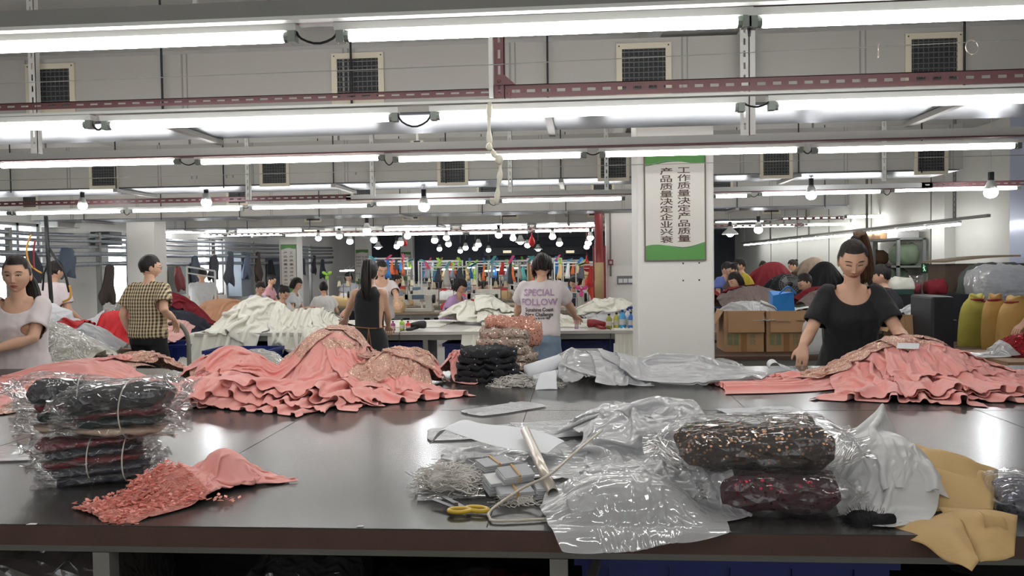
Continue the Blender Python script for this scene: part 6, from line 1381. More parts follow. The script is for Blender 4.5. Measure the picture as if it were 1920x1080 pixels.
simple_table('long wooden work table heaped with white garments, beyond the big table', -3.95, 0.62, 8.2, 9.95, 0.85, (-3.75, -2.45, -1.55, 0.45), shelf=True, top=pm('pale_top', lin((196, 192, 186)), 0.4, var=0.06))
set_hm(-4.6, 1.0, 7.9, 10.3, 0.85, 8.2, 0.52, 0.016)
GW = 'white dresses on the white garment table'
WN = dict(mats=[m_wd], seq=0, group=GW, name='white_dress', n=(56, 44), steps=90)
heap(-3.5, 8.75, 0.40, 0.3, 0.30); heap(-2.9, 8.8, 0.33, 0.25, 0.20)
dress('white dress hanging over the front left corner of the white garment table', (-3.6, 8.75), -PI/2-0.1, 1.15, wh=1.1, wt=0.8, comp=0.6, seed=201, **WN)
dress('white dress heaped over the left end of the white garment table', (-3.35, 9.0), -PI/2-0.2, 1.2, wh=1.0, wt=0.7, comp=0.55, lcomp=0.7, seed=202, **WN)
dress('white dress slipping off the table edge, second from the left corner', (-3.05, 8.8), -PI/2+0.1, 1.0, wh=0.9, wt=0.7, comp=0.5, lcomp=0.8, seed=203, **WN)
dress('white dress bunched with a sleeve over the edge, third from the left corner', (-2.75, 8.85), -PI/2+0.2, 0.95, wh=0.6, wt=0.5, comp=0.5, lcomp=0.8, seed=204, **WN)
dress('white dress laid flat along the table, left of the black dress woman', (-2.75, 9.2), -0.05, 1.4, wh=0.9, wt=0.9, comp=0.8, lcomp=0.9, seed=205, **WN)
heap(-1.25, 9.3, 0.3, 0.25, 0.25)
dress('white dress mounded up just right of the black dress woman', (-1.5, 9.5), -0.5, 1.0, wh=0.9, wt=0.8, comp=0.55, lcomp=0.6, seed=206, **WN)
for k in range(5):
    dress('white dress of the flat pile mid white table, ' + ['lowest', 'second from below', 'third from below', 'fourth from below', 'topmost'][k], (-1.0-0.04*k, 9.1+0.05*k), 0.05+0.08*math.sin(k*2), 1.05, wh=0.75, wt=0.7, comp=0.75, lcomp=0.8, seed=207+k, lift=0.05, **WN)
    HM = np.where(HM > 0.86, HM+0.012, HM)
dress('white dress hanging down the table front under the flat pile', (-0.95, 8.55), -PI/2, 0.95, wh=0.75, wt=0.6, comp=0.55, lcomp=0.8, seed=215, **WN)
dress('white dress laid before the printed T-shirt', (-0.55, 8.8), 0.1, 0.9, wh=0.6, wt=0.6, comp=0.7, lcomp=0.8, seed=216, **WN)
heap(0.35, 9.4, 0.35, 0.3, 0.22)
sheet('clear plastic heap over white garments at the right end of the white garment table', (0.36, 9.3), 0.9, 0.9, 0.3, 0.6, 0.6, m_film2, 217, name='plastic_sheet', group='loose clear polythene on the packing table', amp=0.06)
dress('white dress crumpled at the right end of the white garment table', (0.0, 9.3), 0.1, 0.9, wh=0.7, wt=0.6, comp=0.5, lcomp=0.7, seed=218, **WN)
dress('white dress hanging over the right front corner beside the pillar', (0.42, 8.5), -PI/2+0.1, 0.6, wh=0.35, wt=0.3, comp=0.6, lcomp=0.9, seed=219, **WN)
# bottles, dryers
def bottle(px, py, Y, h, r, c, lab, cap=(40, 40, 46), trig=False):
    p = P(px, py, Y); p[2] = 0.853; t = thing('bottle', lab, 'bottle', p, 'bottles on the white garment table')
    MB().loft([[p+np.array([math.cos(a)*r*q, math.sin(a)*r*q, h*z]) for a in np.arange(14)*2*PI/14] for z, q in ((0, 0.9), (0.03, 1), (0.66, 1), (0.78, 0.6), (0.84, 0.36), (0.88, 0.36))]).build('bottle_body', pm('bot_%d_%d_%d' % c, lin(c), 0.3, var=0.05), t, True)
    mb = MB(); mb.tube([p+[0, 0, h*0.88], p+[0, 0, h]], r*0.42, 10)
    if trig: mb.bar(p+[0, 0, h], p+[0.06, 0, h*1.02], 0.02, 0.025); mb.bar(p+[0.03, 0, h*0.98], p+[0.045, 0, h*0.84], 0.01)
    mb.build('bottle_cap', pm('cap_%d_%d_%d' % cap, lin(cap), 0.4), t)
    MB().tube([p+[0, 0, h*0.2], p+[0, 0, h*0.5]], r*1.02, 14, cap=False).build('bottle_label', pm('bot_label', lin((206, 200, 190)), 0.5), t, True)
bottle(1142, 610, 8.42, 0.15, 0.032, (150, 150, 70), 'olive labelled bottle, leftmost of the bottles by the pillar'); bottle(1156, 610, 8.45, 0.16, 0.034, (196, 186, 90), 'yellowish bottle second from the left by the pillar')
bottle(1167, 606, 8.42, 0.19, 0.036, (70, 160, 210), 'sky blue bottle third from the left by the pillar', (40, 70, 150)); bottle(1177, 606, 8.5, 0.2, 0.03, (230, 232, 236), 'white spray bottle with a dark blue trigger by the pillar', (30, 50, 120), True); bottle(1183, 608, 8.4, 0.17, 0.028, (60, 110, 190), 'blue bottle nearest the pillar', (40, 40, 46))
bottle(737, 612, 8.35, 0.10, 0.024, (150, 60, 120), 'small purple bottle right of the black dress woman'); bottle(754, 612, 8.35, 0.12, 0.026, (150, 190, 60), 'small lime green bottle right of the black dress woman'); bottle(765, 612, 8.35, 0.10, 0.026, (210, 50, 44), 'small red bottle beside the black hair dryer'); bottle(600, 605, 8.75, 0.15, 0.028, (90, 150, 120), 'green bottle on the table left of the black dress woman'); bottle(1081, 606, 8.40, 0.11, 0.022, (190, 150, 190), 'lilac spray can in the hand of the printed T-shirt person')
def dryer(px, py, Y, s, m, lab):
    p = P(px, py, Y); p[2] = 0.85+0.045; t = thing('hair_dryer', lab, 'hair dryer', (p[0], p[1], 0.85), 'hair dryers on the white garment table')
    MB().tube([p+[-0.09*s, 0, -0.005], p+[-0.04*s, 0, 0.005], p+[0.03*s, 0, 0.012], p+[0.085*s, 0, 0.012], p+[0.10*s, 0, 0.012]], [0.026, 0.030, 0.040, 0.042, 0.03], 14).build('barrel', m, t, True)
    MB().tube([p+[0.02*s, -0.01, -0.01], p+[-0.05*s, -0.08, -0.03], p+[-0.08*s, -0.11, -0.03]], [0.02, 0.018, 0.014], 10).build('handle', m, t, True)
    MB().tube(curve_pts([p+[-0.08*s, -0.11, -0.03], p+[-0.13*s, -0.14, -0.04], p+[-0.13*s, -0.24, -0.08], p+[-0.12*s, -0.25, -0.35]], 14), 0.004, 6).build('cord', m_black, t, True)
dryer(781, 610, 8.42, 1, m_black, 'black hair dryer lying right of the black dress woman'); dryer(1119, 607, 8.45, -1, m_red, 'dark red hair dryer lying beside the bottles')
# under the white table
m_bin = pm('blue_bin', lin((28, 44, 112)), 0.45, var=0.08)
def crate(label, x0, x1, y0, y1, z0, z1, group='blue plastic bins'):
    t = thing('blue_bin', label, 'bin', ((x0+x1)/2, (y0+y1)/2, z0), group); e = 0.012
    mb = MB(); mb.bb((x0, y0, z0), (x1, y0+e, z1)); mb.bb((x0, y1-e, z0), (x1, y1, z1)); mb.bb((x0, y0+e, z0), (x0+e, y1-e, z1)); mb.bb((x1-e, y0+e, z0), (x1, y1-e, z1)); mb.bb((x0+e, y0+e, z0), (x1-e, y1-e, z0+e)); mb.build('bin_body', m_bin, t)
    mb = MB(); q = 0.02; mb.bb((x0-q, y0-q, z1-0.03), (x1+q, y0, z1+0.004)); mb.bb((x0-q, y1, z1-0.03), (x1+q, y1+q, z1+0.004)); mb.bb((x0-q, y0, z1-0.03), (x0, y1, z1+0.004)); mb.bb((x1, y0, z1-0.03), (x1+q, y1, z1+0.004))
    for xx in np.linspace(x0+0.08, x1-0.08, 5): mb.bb((xx-0.01, y0-0.012, z0+0.02), (xx+0.01, y0, z1-0.03))
    mb.build('bin_rim', m_bin, t); return t
crate('blue bin under the white garment table, left of the black dress woman', -2.35, -1.6, 8.5, 9.2, 0.275, 0.72); crate('blue bin under the left end of the white garment table', -3.6, -2.8, 8.5, 9.2, 0.275, 0.7); crate('blue bin under the white garment table right of the black dress woman', -1.4, -0.7, 8.5, 9.2, 0.275, 0.7); crate('blue bin under the right end of the white garment table', -0.2, 0.35, 8.55, 9.2, 0.275, 0.72)
tag(MB().box((-0.12, 8.0, 0.30), (0.55, 0.28, 0.60)).build('dark_basket', pm('wicker_dark', lin((52, 38, 32)), 0.7, var=0.4, scale=40)), 'dark woven basket under the right part of the white garment table', 'basket')
t = thing('low_stool', 'low grey stool between the big table and the poster pillar', 'stool', (*P(1105, 660, 7.2)[:2], 0)); p = P(1105, 658, 7.2); MB().bb(p-[0.12, 0.12, 0.02], p+[0.12, 0.12, 0.01]).build('seat', m_steel, t)
for sx in (-1, 1):
    for sy in (-1, 1): MB().bb((p[0]+sx*0.1-0.012, p[1]+sy*0.1-0.012, 0), (p[0]+sx*0.1+0.012, p[1]+sy*0.1+0.012, p[2]-0.02)).build('leg', m_steel, t)
# white bag heap on the floor side between tables (left of the tall pink heap)
set_hm(-3.6, -1.8, 5.2, 8.0, 0.55, 5.3, 0.3, 0.014); simple_table('low trolley top between the tables carrying a bag of white garments', -3.3, -2.15, 6.3, 7.1, 0.55, (-3.2, -2.25), name='low_trolley')
heap(-2.75, 6.7, 0.33, 0.28, 0.24, pw=3); 
dress('white dress crumpled in the bag behind the second pink heap', (-2.9, 6.7), 0.1, 0.9, wh=0.9, wt=0.8, comp=0.6, lcomp=0.6, seed=220, **{**WN, 'group': None}); sheet('clear bag over the crumpled white dress behind the second pink heap', (-2.75, 6.7), 0.9, 0.9, 0.2, 0.7, 0.7, m_film, 221, amp=0.06)
# ================================================================== LEFT TABLE WITH BAG HEAPS
simple_table('long work table on the left covered with bagged heaps', -5.9, -4.45, 6.2, 11.6, 0.72, (-5.8, -4.6), group=None)
set_hm(-7.0, -2.6, 5.6, 11.6, 0.72, 6.2, 0.3, 0.02)
BN = dict(seq=0, n=(48, 40), steps=80)
def blob(label, cx, cy, rx, ry, h, m, seed, fm=None, name='garment_heap', cat='garment heap', w_=None):
    heap(cx, cy, rx, ry, h, pw=3)
    w2 = w_ or (rx+ry)*1.6
    dress(label, (cx-rx*0.9, cy), 0.05, w2, wh=w2, wt=w2, comp=0.72, lcomp=0.72, seed=seed, mats=[m], name=name, cat=cat, group=None, **BN)
m_cr = pm('cream_stuff', lin((226, 222, 210)), 0.8); m_redc = pm('red_cloth', lin((196, 24, 34)), 0.7, var=0.15); m_dkg = pm('dark_green_cloth', lin((70, 84, 70)), 0.8, var=0.2); m_navy = pm('navy_cloth', lin((30, 32, 46)), 0.8); m_tan = pm('tan_cloth', lin((206, 158, 124)), 0.8); m_dred = pm('dark_red_cloth', lin((120, 20, 34)), 0.8); m_pale = pm('pale_pink_cloth', lin((214, 168, 162)), 0.8)
blob('large clear bag stuffed with cream garments, just right of the woman at the left edge', -4.62, 6.8, 0.44, 0.32, 0.30, m_cr, 230, name='stuffed_bag', cat='bag'); sheet('clear polythene over the large cream stuffed bag', (-4.62, 6.8), 1.3, 1.2, 0.1, 0.8, 0.8, m_film, 231, amp=0.05)
blob('white plastic heaped behind the large cream stuffed bag', -4.85, 7.6, 0.36, 0.3, 0.28, m_tissue, 232, name='plastic_heap', cat='plastic sheet')
blob('bright red garment heap left of the checked shirt man', -4.88, 8.4, 0.34, 0.28, 0.36, m_redc, 233); blob('red garment low beside the woman at the left edge', -5.1, 7.6, 0.3, 0.22, 0.25, m_redc, 234)
blob('dark green bagged heap in front of the bent man in white', -5.2, 9.75, 0.5, 0.35, 0.52, m_dkg, 235); sheet('clear polythene over the dark green heap', (-5.2, 9.75), 1.3, 1.0, 0.1, 0.8, 0.8, m_film, 236, amp=0.05)
blob('white plastic over the shoulder side of the woman at the left edge', -5.55, 8.1, 0.4, 0.4, 0.46, m_tissue, 237, name='plastic_heap', cat='plastic sheet')
blob('navy and black garment heap right of the checked shirt man', -4.62, 9.2, 0.34, 0.26, 0.30, m_navy, 240); blob('dark red garment behind the navy heap', -4.8, 9.8, 0.3, 0.22, 0.34, m_dred, 241); blob('tan bagged heap behind the navy garments', -4.85, 10.9, 0.4, 0.35, 0.36, m_tan, 242); blob('pale pink garment at the front of the navy heap', -4.62, 8.75, 0.3, 0.16, 0.12, m_pale, 243)
crate('blue bin in front of the checked shirt man', -4.43, -3.99, 8.1, 8.6, 0.0, 0.74); crate('blue bin right of the checked shirt man, behind the trolley handle', -3.62, -3.0, 7.72, 8.14, 0.17, 0.72)
t = thing('hand_trolley', 'grey tube trolley handle held by the checked shirt man', 'trolley', (-3.9, 7.95, 0)); MB().tube(curve_pts([P(318, 607, 7.95), P(332, 606, 7.9), P(346, 618, 7.9), P(353, 640, 7.9), P(355, 690, 7.9), P(356, 760, 7.9)], 24), 0.022, 10).build('handle', m_steel, t, True); MB().bb((-3.95, 7.72, 0.12), (-3.0, 8.16, 0.17)).build('deck', m_steel, t)
for sx in (-3.85, -3.1):
    for sy in (7.8, 8.08): MB().tube([(sx-0.02, sy, 0.06), (sx+0.02, sy, 0.06)], 0.06, 14).build('wheel', m_black, t)
# ================================================================== RIGHT WORKSHOP
simple_table('dark wooden bench carrying the cardboard boxes right of the pillar', 1.15, 3.95, 7.15, 8.3, 0.71, (1.3, 2.5, 3.8), top=pm('dark_wood', lin((84, 64, 52)), 0.5, var=0.2, scale=10), name='work_bench')
m_card_b = pm('cardboard', lin((176, 138, 102)), 0.75, var=0.06, scale=8); m_gpr = pm('green_print', lin((120, 134, 96)), 0.7); m_tape = pm('packing_tape', lin((150, 110, 70)), 0.35)
def box(label, px0, px1, pyb, pyt, Y, z0, depth=0.42, flap=True, printed=True):
    x0, x1 = P(px0, 600, Y)[0], P(px1, 600, Y)[0]; z1 = P((px0+px1)/2, pyt, Y)[2]; t = thing('cardboard_box', label, 'box', ((x0+x1)/2, Y+depth/2, z0), 'cardboard boxes right of the pillar'); e = 0.008
    mb = MB(); mb.bb((x0, Y, z0), (x1, Y+e, z1)); mb.bb((x0, Y+depth-e, z0), (x1, Y+depth, z1)); mb.bb((x0, Y+e, z0), (x0+e, Y+depth-e, z1)); mb.bb((x1-e, Y+e, z0), (x1, Y+depth-e, z1)); mb.bb((x0+e, Y+e, z0), (x1-e, Y+depth-e, z0+e)); mb.build('carton', m_card_b, t)
    if flap:
        hh = (z1-z0)*0.52; mb = MB(); mb.add([(x0+0.03, Y-0.004, z1), (x1, Y-0.004, z1), (x1, Y-0.03, z1-hh), (x0+0.03, Y-0.03, z1-hh)], [(0, 1, 2, 3)]); o = mb.build('flap', m_card_b, t); solid(o, 0.006)
        mb = MB(); mb.add([(x0-0.004, Y+0.02, z1), (x0-0.004, Y+depth*0.8, z1), (x0-0.10, Y+depth*0.7, z1-hh*0.9), (x0-0.10, Y+0.06, z1-hh*0.9)], [(0, 1, 2, 3)]); o = mb.build('flap', m_card_b, t); solid(o, 0.006)
    if printed:
        for (tx, u, v) in (('数量', 0.22, 0.36), ('重量', 0.22, 0.22), ('件', 0.72, 0.36), ('只', 0.72, 0.22)):
            V, F = text_mesh(tx, 0.055, 1.0, 0.001)
            if len(V): MB().add(np.stack([V[:, 0]+x0+(x1-x0)*u, np.full(len(V), Y-0.002), V[:, 1]+z0+(z1-z0)*v], 1), F).build('printed_character', m_gpr, t)
        MB().bb((x0+(x1-x0)*0.42, Y-0.0015, z0), (x0+(x1-x0)*0.57, Y, z0+(z1-z0)*0.45)).build('tape', m_tape, t)
    return t
box('cardboard box with green print, left one beside the pillar', 1358, 1432, 649, 583, 7.5, 0.71); box('cardboard box with green print, second from the pillar', 1437, 1513, 649, 583, 7.5, 0.71); box('cardboard box behind the black T-shirt woman\'s arm, striped bag on top', 1690, 1745, 645, 590, 7.4, 0.71, printed=False)
set_hm(0.8, 5.0, 7.2, 13, 0.98, 7.4, 0.5, 0.02)
simple_table('work table behind the cardboard boxes loaded with garments', 1.2, 3.1, 8.75, 10.2, 0.78, (1.35, 3.35)); HM[GY > 8.7] = 0.78
m_brn = pm('taupe_cloth', lin((110, 96, 92)), 0.8, var=0.2); m_blk2 = pm('black_cloth', lin((20, 20, 25)), 0.8)
blob('white carrier bag on the left cardboard box', 1.55, 7.75, 0.25, 0.18, 0.16, m_milk, 250, name='carrier_bag', cat='plastic bag'); blob('black garment in the second cardboard box', 2.15, 7.72, 0.22, 0.14, 0.10, m_blk2, 251); blob('white sheet bulging from the cardboard boxes', 1.85, 7.9, 0.2, 0.15, 0.12, m_wd, 252)
blob('brown sequinned garment in clear plastic right of the blue bag', 2.55, 7.95, 0.25, 0.2, 0.14, m_seqrose, 253); sheet('shiny clear plastic over the brown sequinned garment', (2.55, 7.95), 0.8, 0.6, 0.1, 0.8, 0.8, m_film3, 254, amp=0.04)
blob('striped bagged garment on the cardboard box at the right', 3.02, 7.6, 0.15, 0.14, 0.12, m_brn, 255); sheet('shiny clear bag over the striped garment on the right box', (3.02, 7.6), 0.45, 0.42, 0.1, 0.8, 0.8, m_film3, 256, amp=0.04)
blob('taupe and wine garment heap behind the boxes', 1.9, 9.3, 0.38, 0.28, 0.24, m_brn, 257, w_=0.85); blob('wine red garment heap behind the white carrier bag', 1.45, 9.6, 0.2, 0.2, 0.22, m_dred, 258, w_=0.85); blob('taupe garment heap right of the blue bag', 2.75, 9.4, 0.3, 0.25, 0.20, m_brn, 259, w_=0.7); blob('wine red garment heap beside the man in glasses', 2.72, 9.75, 0.22, 0.18, 0.22, m_dred, 260, w_=0.75)
# blue shopping bag
p0 = P(1448, 577, 7.75); x0, x1 = P(1448, 577, 7.75)[0], P(1490, 577, 7.75)[0]; zb = 0.99; zt = P(1468, 547, 7.75)[2]
mb = MB(); mb.loft([[(x0, 7.72, zb), (x1, 7.72, zb), (x1, 7.86, zb), (x0, 7.86, zb)], [(x0-0.005, 7.70, zt-0.03), (x1-0.02, 7.71, zt), (x1, 7.88, zt-0.01), (x0, 7.88, zt+0.01)]], True); mb.tube(curve_pts([(x0+0.05, 7.70, zt-0.02), (x0+0.12, 7.66, zt+0.05), (x0+0.2, 7.70, zt-0.02)], 10), 0.008, 6)
tag(bevel(mb.build('shopping_bag', pm('blue_bag', lin((40, 128, 206)), 0.5, var=0.1)), 0.008), 'bright blue shopping bag standing on the second cardboard box', 'bag')
# standing fan
p = P(1480, 533, 9.6); t = thing('table_fan', 'round caged fan behind the blue shopping bag', 'fan', (p[0], p[1], 0.78)); R0 = 0.115
mb = MB()
for r_ in (0.3, 0.55, 0.8, 1.0): mb.tube([p+np.array([math.cos(a)*R0*r_, -0.05*(1-r_*0.8), math.sin(a)*R0*r_]) for a in np.linspace(0, 2*PI, 28)], 0.002, 4)
for a in np.arange(0, 2*PI, PI/14): mb.tube([p+[math.cos(a)*0.03, -0.05, math.sin(a)*0.03], p+[math.cos(a)*R0, 0, math.sin(a)*R0], p+[math.cos(a)*0.03, 0.05, math.sin(a)*0.03]], 0.0013, 3, cap=False)
mb.build('cage', m_steel, t)
for k in range(3):
    a = k*2*PI/3+0.3; d = np.array([math.cos(a), 0, math.sin(a)]); s_ = np.array([-math.sin(a), 0, math.cos(a)]); o = MB().add([p+d*0.02-s_*0.01, p+d*0.09-s_*0.05+[0, 0.015, 0], p+d*0.10+s_*0.03-[0, 0.012, 0], p+d*0.03+s_*0.03-[0, 0.01, 0]], [(0, 1, 2, 3)]).build('blade', pm('fan_blade', lin((120, 124, 128)), 0.4), t); solid(o, 0.003)
MB().tube([p-[0, 0.02, 0], p+[0, 0.12, 0]], 0.035, 14).build('motor', m_black, t, True); MB().tube([p+[0, 0.08, -0.02], (p[0], p[1]+0.08, 0.80)], 0.014, 8).build('stem', m_black, t); MB().tube([(p[0], p[1]+0.08, 0.78), (p[0], p[1]+0.08, 0.80)], 0.09, 18).build('base', m_black, t)
# big black and sequin heaps further back
simple_table('low platform at the back right heaped with dark garments', 2.85, 4.45, 12.4, 15.5, 0.6, (2.95, 4.35), name='low_platform'); set_hm(0.8, 5.0, 11.6, 16, 0.6, 12.4, 0.3, 0.03)
blob('big black glittering garment mound in the right workshop', 3.15, 12.9, 0.38, 0.3, 0.70, m_seqblack, 270, w_=1.5); blob('round black garment bundle behind the man in glasses', 3.78, 13.1, 0.34, 0.34, 0.88, m_blk2, 271, w_=1.3); blob('wine red garment mound at the back of the right workshop', 3.35, 14.6, 0.45, 0.35, 0.88, m_dred, 272, w_=1.7); blob('grey beige garment mound at the back of the right workshop', 4.02, 14.5, 0.36, 0.36, 0.95, pm('greige_cloth', lin((142, 126, 112)), 0.8, var=0.2), 273, w_=1.4)
blob('glittering brown mound behind the ponytail woman', 4.12, 12.75, 0.2, 0.25, 0.80, m_seqbeige, 274, w_=0.9)
# ---------------------------------------------------------------- right wall shelf, black cabinet, sacks, big box
def shelf_unit():
    y0, y1 = 12.25, 14.2; x0, x1 = 4.55, 4.95; t = thing('shelf_rack', 'grey metal shelf rack with bundles against the right wall', 'shelf', (4.75, 13.2, 0)); m = pm('shelf_grey', lin((132, 136, 136)), 0.5)
    for zz in (0.5, 0.95, 1.38, 1.78): MB().bb((x0, y0, zz), (x1, y1, zz+0.03)).build('shelf', m, t)
    for yy in (y0, (y0+y1)/2, y1-0.04):
        for xx in (x0, x1-0.04): MB().bb((xx, yy, 0), (xx+0.04, yy+0.04, 1.80)).build('post', m, t)
shelf_unit()
def lump(label, c, s, m, seed, name='bundle', cat='bundle', group=None, ang=0.0, ex=0.6):
    mb = MB(); slab(mb, c, s[0], s[1], s[2], ang, seed, 0.02, nu=36, nv=15, ex=ex, freq=9); return tag(mb.build(name, m, None, True), label, cat, group)
lump('pale green bundle hanging out of the middle of the shelf rack', (4.66, 12.75, 1.20), (0.34, 0.55, 0.42), pm('sage_cloth', lin((112, 128, 108)), 0.8), 301); lump('pale green bundle on the upper right of the shelf rack', (4.72, 12.45, 1.57), (0.36, 0.36, 0.32), pm('sage_cloth', lin((112, 128, 108)), 0.8), 302); lump('brown bundle on the upper left of the shelf rack', (4.72, 13.7, 1.52), (0.36, 0.5, 0.24), pm('brown_cloth', lin((120, 92, 70)), 0.8), 303); lump('dark bundle on the lower shelf of the rack', (4.72, 13.5, 1.1), (0.36, 0.8, 0.28), m_navy, 304); lump('dark bundle on the bottom shelf of the rack', (4.72, 12.9, 0.68), (0.36, 0.9, 0.28), m_navy, 305)
tag(MB().box((4.74, 13.3, 1.90), (0.36, 0.7, 0.17)).build('carton', m_card_b), 'flat cardboard carton on top of the shelf rack', 'box'); tag(MB().box((4.74, 12.55, 1.86), (0.3, 0.4, 0.10)).build('carton', m_milk), 'white carton on top of the shelf rack', 'box')
p = P(1765, 640, 7.0); t = thing('black_cabinet', 'black panelled cabinet right of the cardboard boxes', 'cabinet', (p[0], 7.2, 0)); xa_, xb_ = P(1712, 600, 7.9)[0], P(1790, 600, 7.0)[0]
bevel(MB().bb((P(1747, 600, 7.0)[0], 7.0, 0), (xb_, 7.45, P(1770, 556, 7.0)[2])).build('cabinet_body', pm('black_panel', lin((30, 31, 36)), 0.5), t), 0.02)
t2 = thing('black_counter', 'long black counter behind the black T-shirt woman, with jars on top', 'counter', (3.3, 8.95, 0)); zc = 1.14; MB().bb((3.15, 8.9, 0), (4.45, 9.3, zc)).build('counter_body', pm('black_panel', lin((30, 31, 36)), 0.5), t2)
lump('white stuffed bag in a green tray on the black counter', (P(1690, 535, 9.1)[0], 9.1, zc+0.09), (0.24, 0.2, 0.16), m_wd, 310, 'stuffed_bag', 'bag'); tag(MB().box((P(1688, 545, 9.02)[0], 9.02, zc+0.03), (0.22, 0.16, 0.055)).build('green_tray', pm('green_tray', lin((40, 66, 58)), 0.5)), 'dark green tray on the black counter', 'tray')
pj = P(1716, 545, 9.1); t = thing('jar', 'clear jar of red bits on the black counter', 'jar', (pj[0], 9.1, zc)); MB().tube([(pj[0], 9.1, zc+0.005), (pj[0], 9.1, zc+0.11)], 0.06, 16).build('jar_fill', pm('red_bits', lin((150, 40, 52)), 0.6, var=0.4, scale=60), t, True); MB().tube([(pj[0], 9.1, zc), (pj[0], 9.1, zc+0.20)], 0.068, 16).build('jar_glass', m_film, t, True)
lump('clear bag of wine red trimmings right of the jar', (P(1753, 540, 9.1)[0], 9.1, zc+0.07), (0.22, 0.2, 0.15), m_dred, 311, 'trimmings_bag', 'bag')
# large brown board crate
xa_, xb_ = P(1772, 560, 9.5)[0], 4.9
t = thing('board_crate', 'large dark brown cardboard crate against the right wall, lid askew', 'crate', ((xa_+xb_)/2, 9.7, 0)); MB().bb((xa_, 9.5, 0), (xb_, 9.95, P(1800, 495, 9.5)[2])).build('crate_body', pm('dark_cardboard', lin((88, 74, 60)), 0.8, var=0.15), t)
zl = P(1800, 493, 9.45)[2]; o = MB().grid(np.array([[(x, y, zl+0.05*math.sin((x-xa_)*2.2)+0.02) for x in np.linspace(xa_-0.05, xb_-0.1, 10)] for y in (9.42, 9.98)])).build('lid', pm('lid_cardboard', lin((142, 124, 100)), 0.8), t); solid(o, 0.02)
lump('cloudy plastic bundle in front of the brown crate', (P(1875, 530, 8.9)[0], 8.9, 1.22), (0.6, 0.4, 0.45), m_film3, 312, 'plastic_bundle', 'plastic sheet'); lump('greenish dark bag stuffed before the brown crate', (P(1870, 520, 9.1)[0], 9.15, 1.15), (0.7, 0.3, 0.6), pm('grey_green', lin((74, 80, 74)), 0.7), 313, 'stuffed_bag', 'bag')
# woven sacks
def sack(label, px0, px1, pyb, pyt, Y, c, seed, lean=0.0):
    x0, x1 = P(px0, 600, Y)[0], P(px1, 600, Y)[0]; zt = P((px0+px1)/2, pyt, Y)[2]; zb = 0.55; w_ = (x1-x0)/2*1.25; t = thing('woven_sack', label, 'sack', ((x0+x1)/2, Y, zb), 'woven sacks at the right'); rg = []
    for v, q in ((0, 0.55), (0.04, 0.86), (0.25, 1.0), (0.5, 1.02), (0.75, 0.99), (0.9, 0.84), (0.96, 0.45), (1.0, 0.52), (1.03, 0.45)):
        rg.append([((x0+x1)/2+lean*v+w_*q*math.cos(a)*(1+0.06*math.sin(3*a+seed+v*6)), Y+w_*0.75*q*math.sin(a), zb+(zt-zb)*v+0.02*math.sin(2*a+seed)*v) for a in np.arange(20)*2*PI/20])
    o = MB().loft(rg).build('sack_body', pm('sack_%d_%d_%d' % c, lin(c), 0.7, var=0.12, scale=9, bump=0.5, bscale=10), t, True); subsurf(o, 1)
    zz = zb+(zt-zb)*0.955; MB().tube([((x0+x1)/2+lean*0.95+w_*0.5*math.cos(a), Y+w_*0.38*math.sin(a), zz) for a in np.linspace(0, 2*PI, 16)], 0.012, 6).build('tie', m_red, t)
sack('yellow green woven sack leaning left, beside the black cabinet', 1796, 1838, 645, 556, 7.9, (170, 160, 70), 1, 0.06); sack('second yellow sack behind the leaning one', 1822, 1852, 645, 560, 7.9, (186, 160, 84), 2); sack('ochre woven sack, second from the right edge', 1846, 1885, 650, 556, 7.4, (186, 146, 78), 3); sack('ochre woven sack nearest the right edge', 1876, 1930, 655, 560, 7.2, (190, 150, 84), 4)
tag(MB().bb((4.0, 6.85, 0.0), (4.9, 8.2, 0.55)).build('sack_platform', pm('dark_board', lin((34, 32, 33)), 0.8)), 'dark low platform under the woven sacks', 'platform')
simple_table('low wooden table at the right edge with red sequinned cloth', 2.95, 4.6, 5.95, 6.75, 0.80, (3.05, 4.5), top=pm('pine', lin((150, 116, 84)), 0.6, var=0.15, scale=9)); set_hm(2.8, 4.7, 5.6, 7.0, 0.80, 5.95, 0.3, 0.015)
blob('red sequinned cloth heaped on the low wooden table at the right edge', 3.27, 6.4, 0.17, 0.13, 0.15, m_seqred, 320); sheet('crumpled clear bag left of the red sequinned cloth', (3.02, 6.35), 0.35, 0.3, 0.1, 0.8, 0.8, m_film3, 321, amp=0.02); sheet('sheet of white paper right of the red sequinned cloth', (3.62, 6.35), 0.25, 0.3, 0.3, 0.98, 0.98, m_paper, 322, name='paper_sheet', cat='paper', amp=0.004)
tag(MB().bb((3.15, 5.35, 0), (4.3, 5.85, 0.72)).build('wooden_crate', m_card_b), 'brown wooden crate at the right edge behind the big table', 'crate')
set_hm(0.5, 2.0, 6.2, 8.0, 0.55, 6.3, 0.3, 0.015); simple_table('low bench right of the poster pillar carrying bagged sequin pieces', 0.95, 1.55, 6.62, 7.05, 0.55, (1.0, 1.5), name='low_bench'); blob('wine sequinned pieces in clear bags at the foot of the poster pillar', 1.15, 6.85, 0.2, 0.14, 0.16, m_seqwine, 323); sheet('clear bag over the wine sequinned pieces by the pillar', (1.15, 6.85), 0.6, 0.5, 0.1, 0.75, 0.75, m_film3, 324, amp=0.03)
tag(MB().tube(curve_pts([P(1300, 682, 6.6), P(1304, 672, 6.6), P(1325, 662, 6.6), P(1337, 656, 6.6)], 10), 0.012, 6).build('red_ribbon', m_redc, None, True), 'bright red ribbon on the bags at the foot of the pillar', 'ribbon')
# white carrier bag hung behind the arm of the woman in black
lump('white carrier bag hanging behind the black T-shirt woman\'s bent arm', (P(1540, 625, 7.1)[0], 7.3, 0.86), (0.2, 0.14, 0.3), m_milk, 325, 'carrier_bag', 'plastic bag')
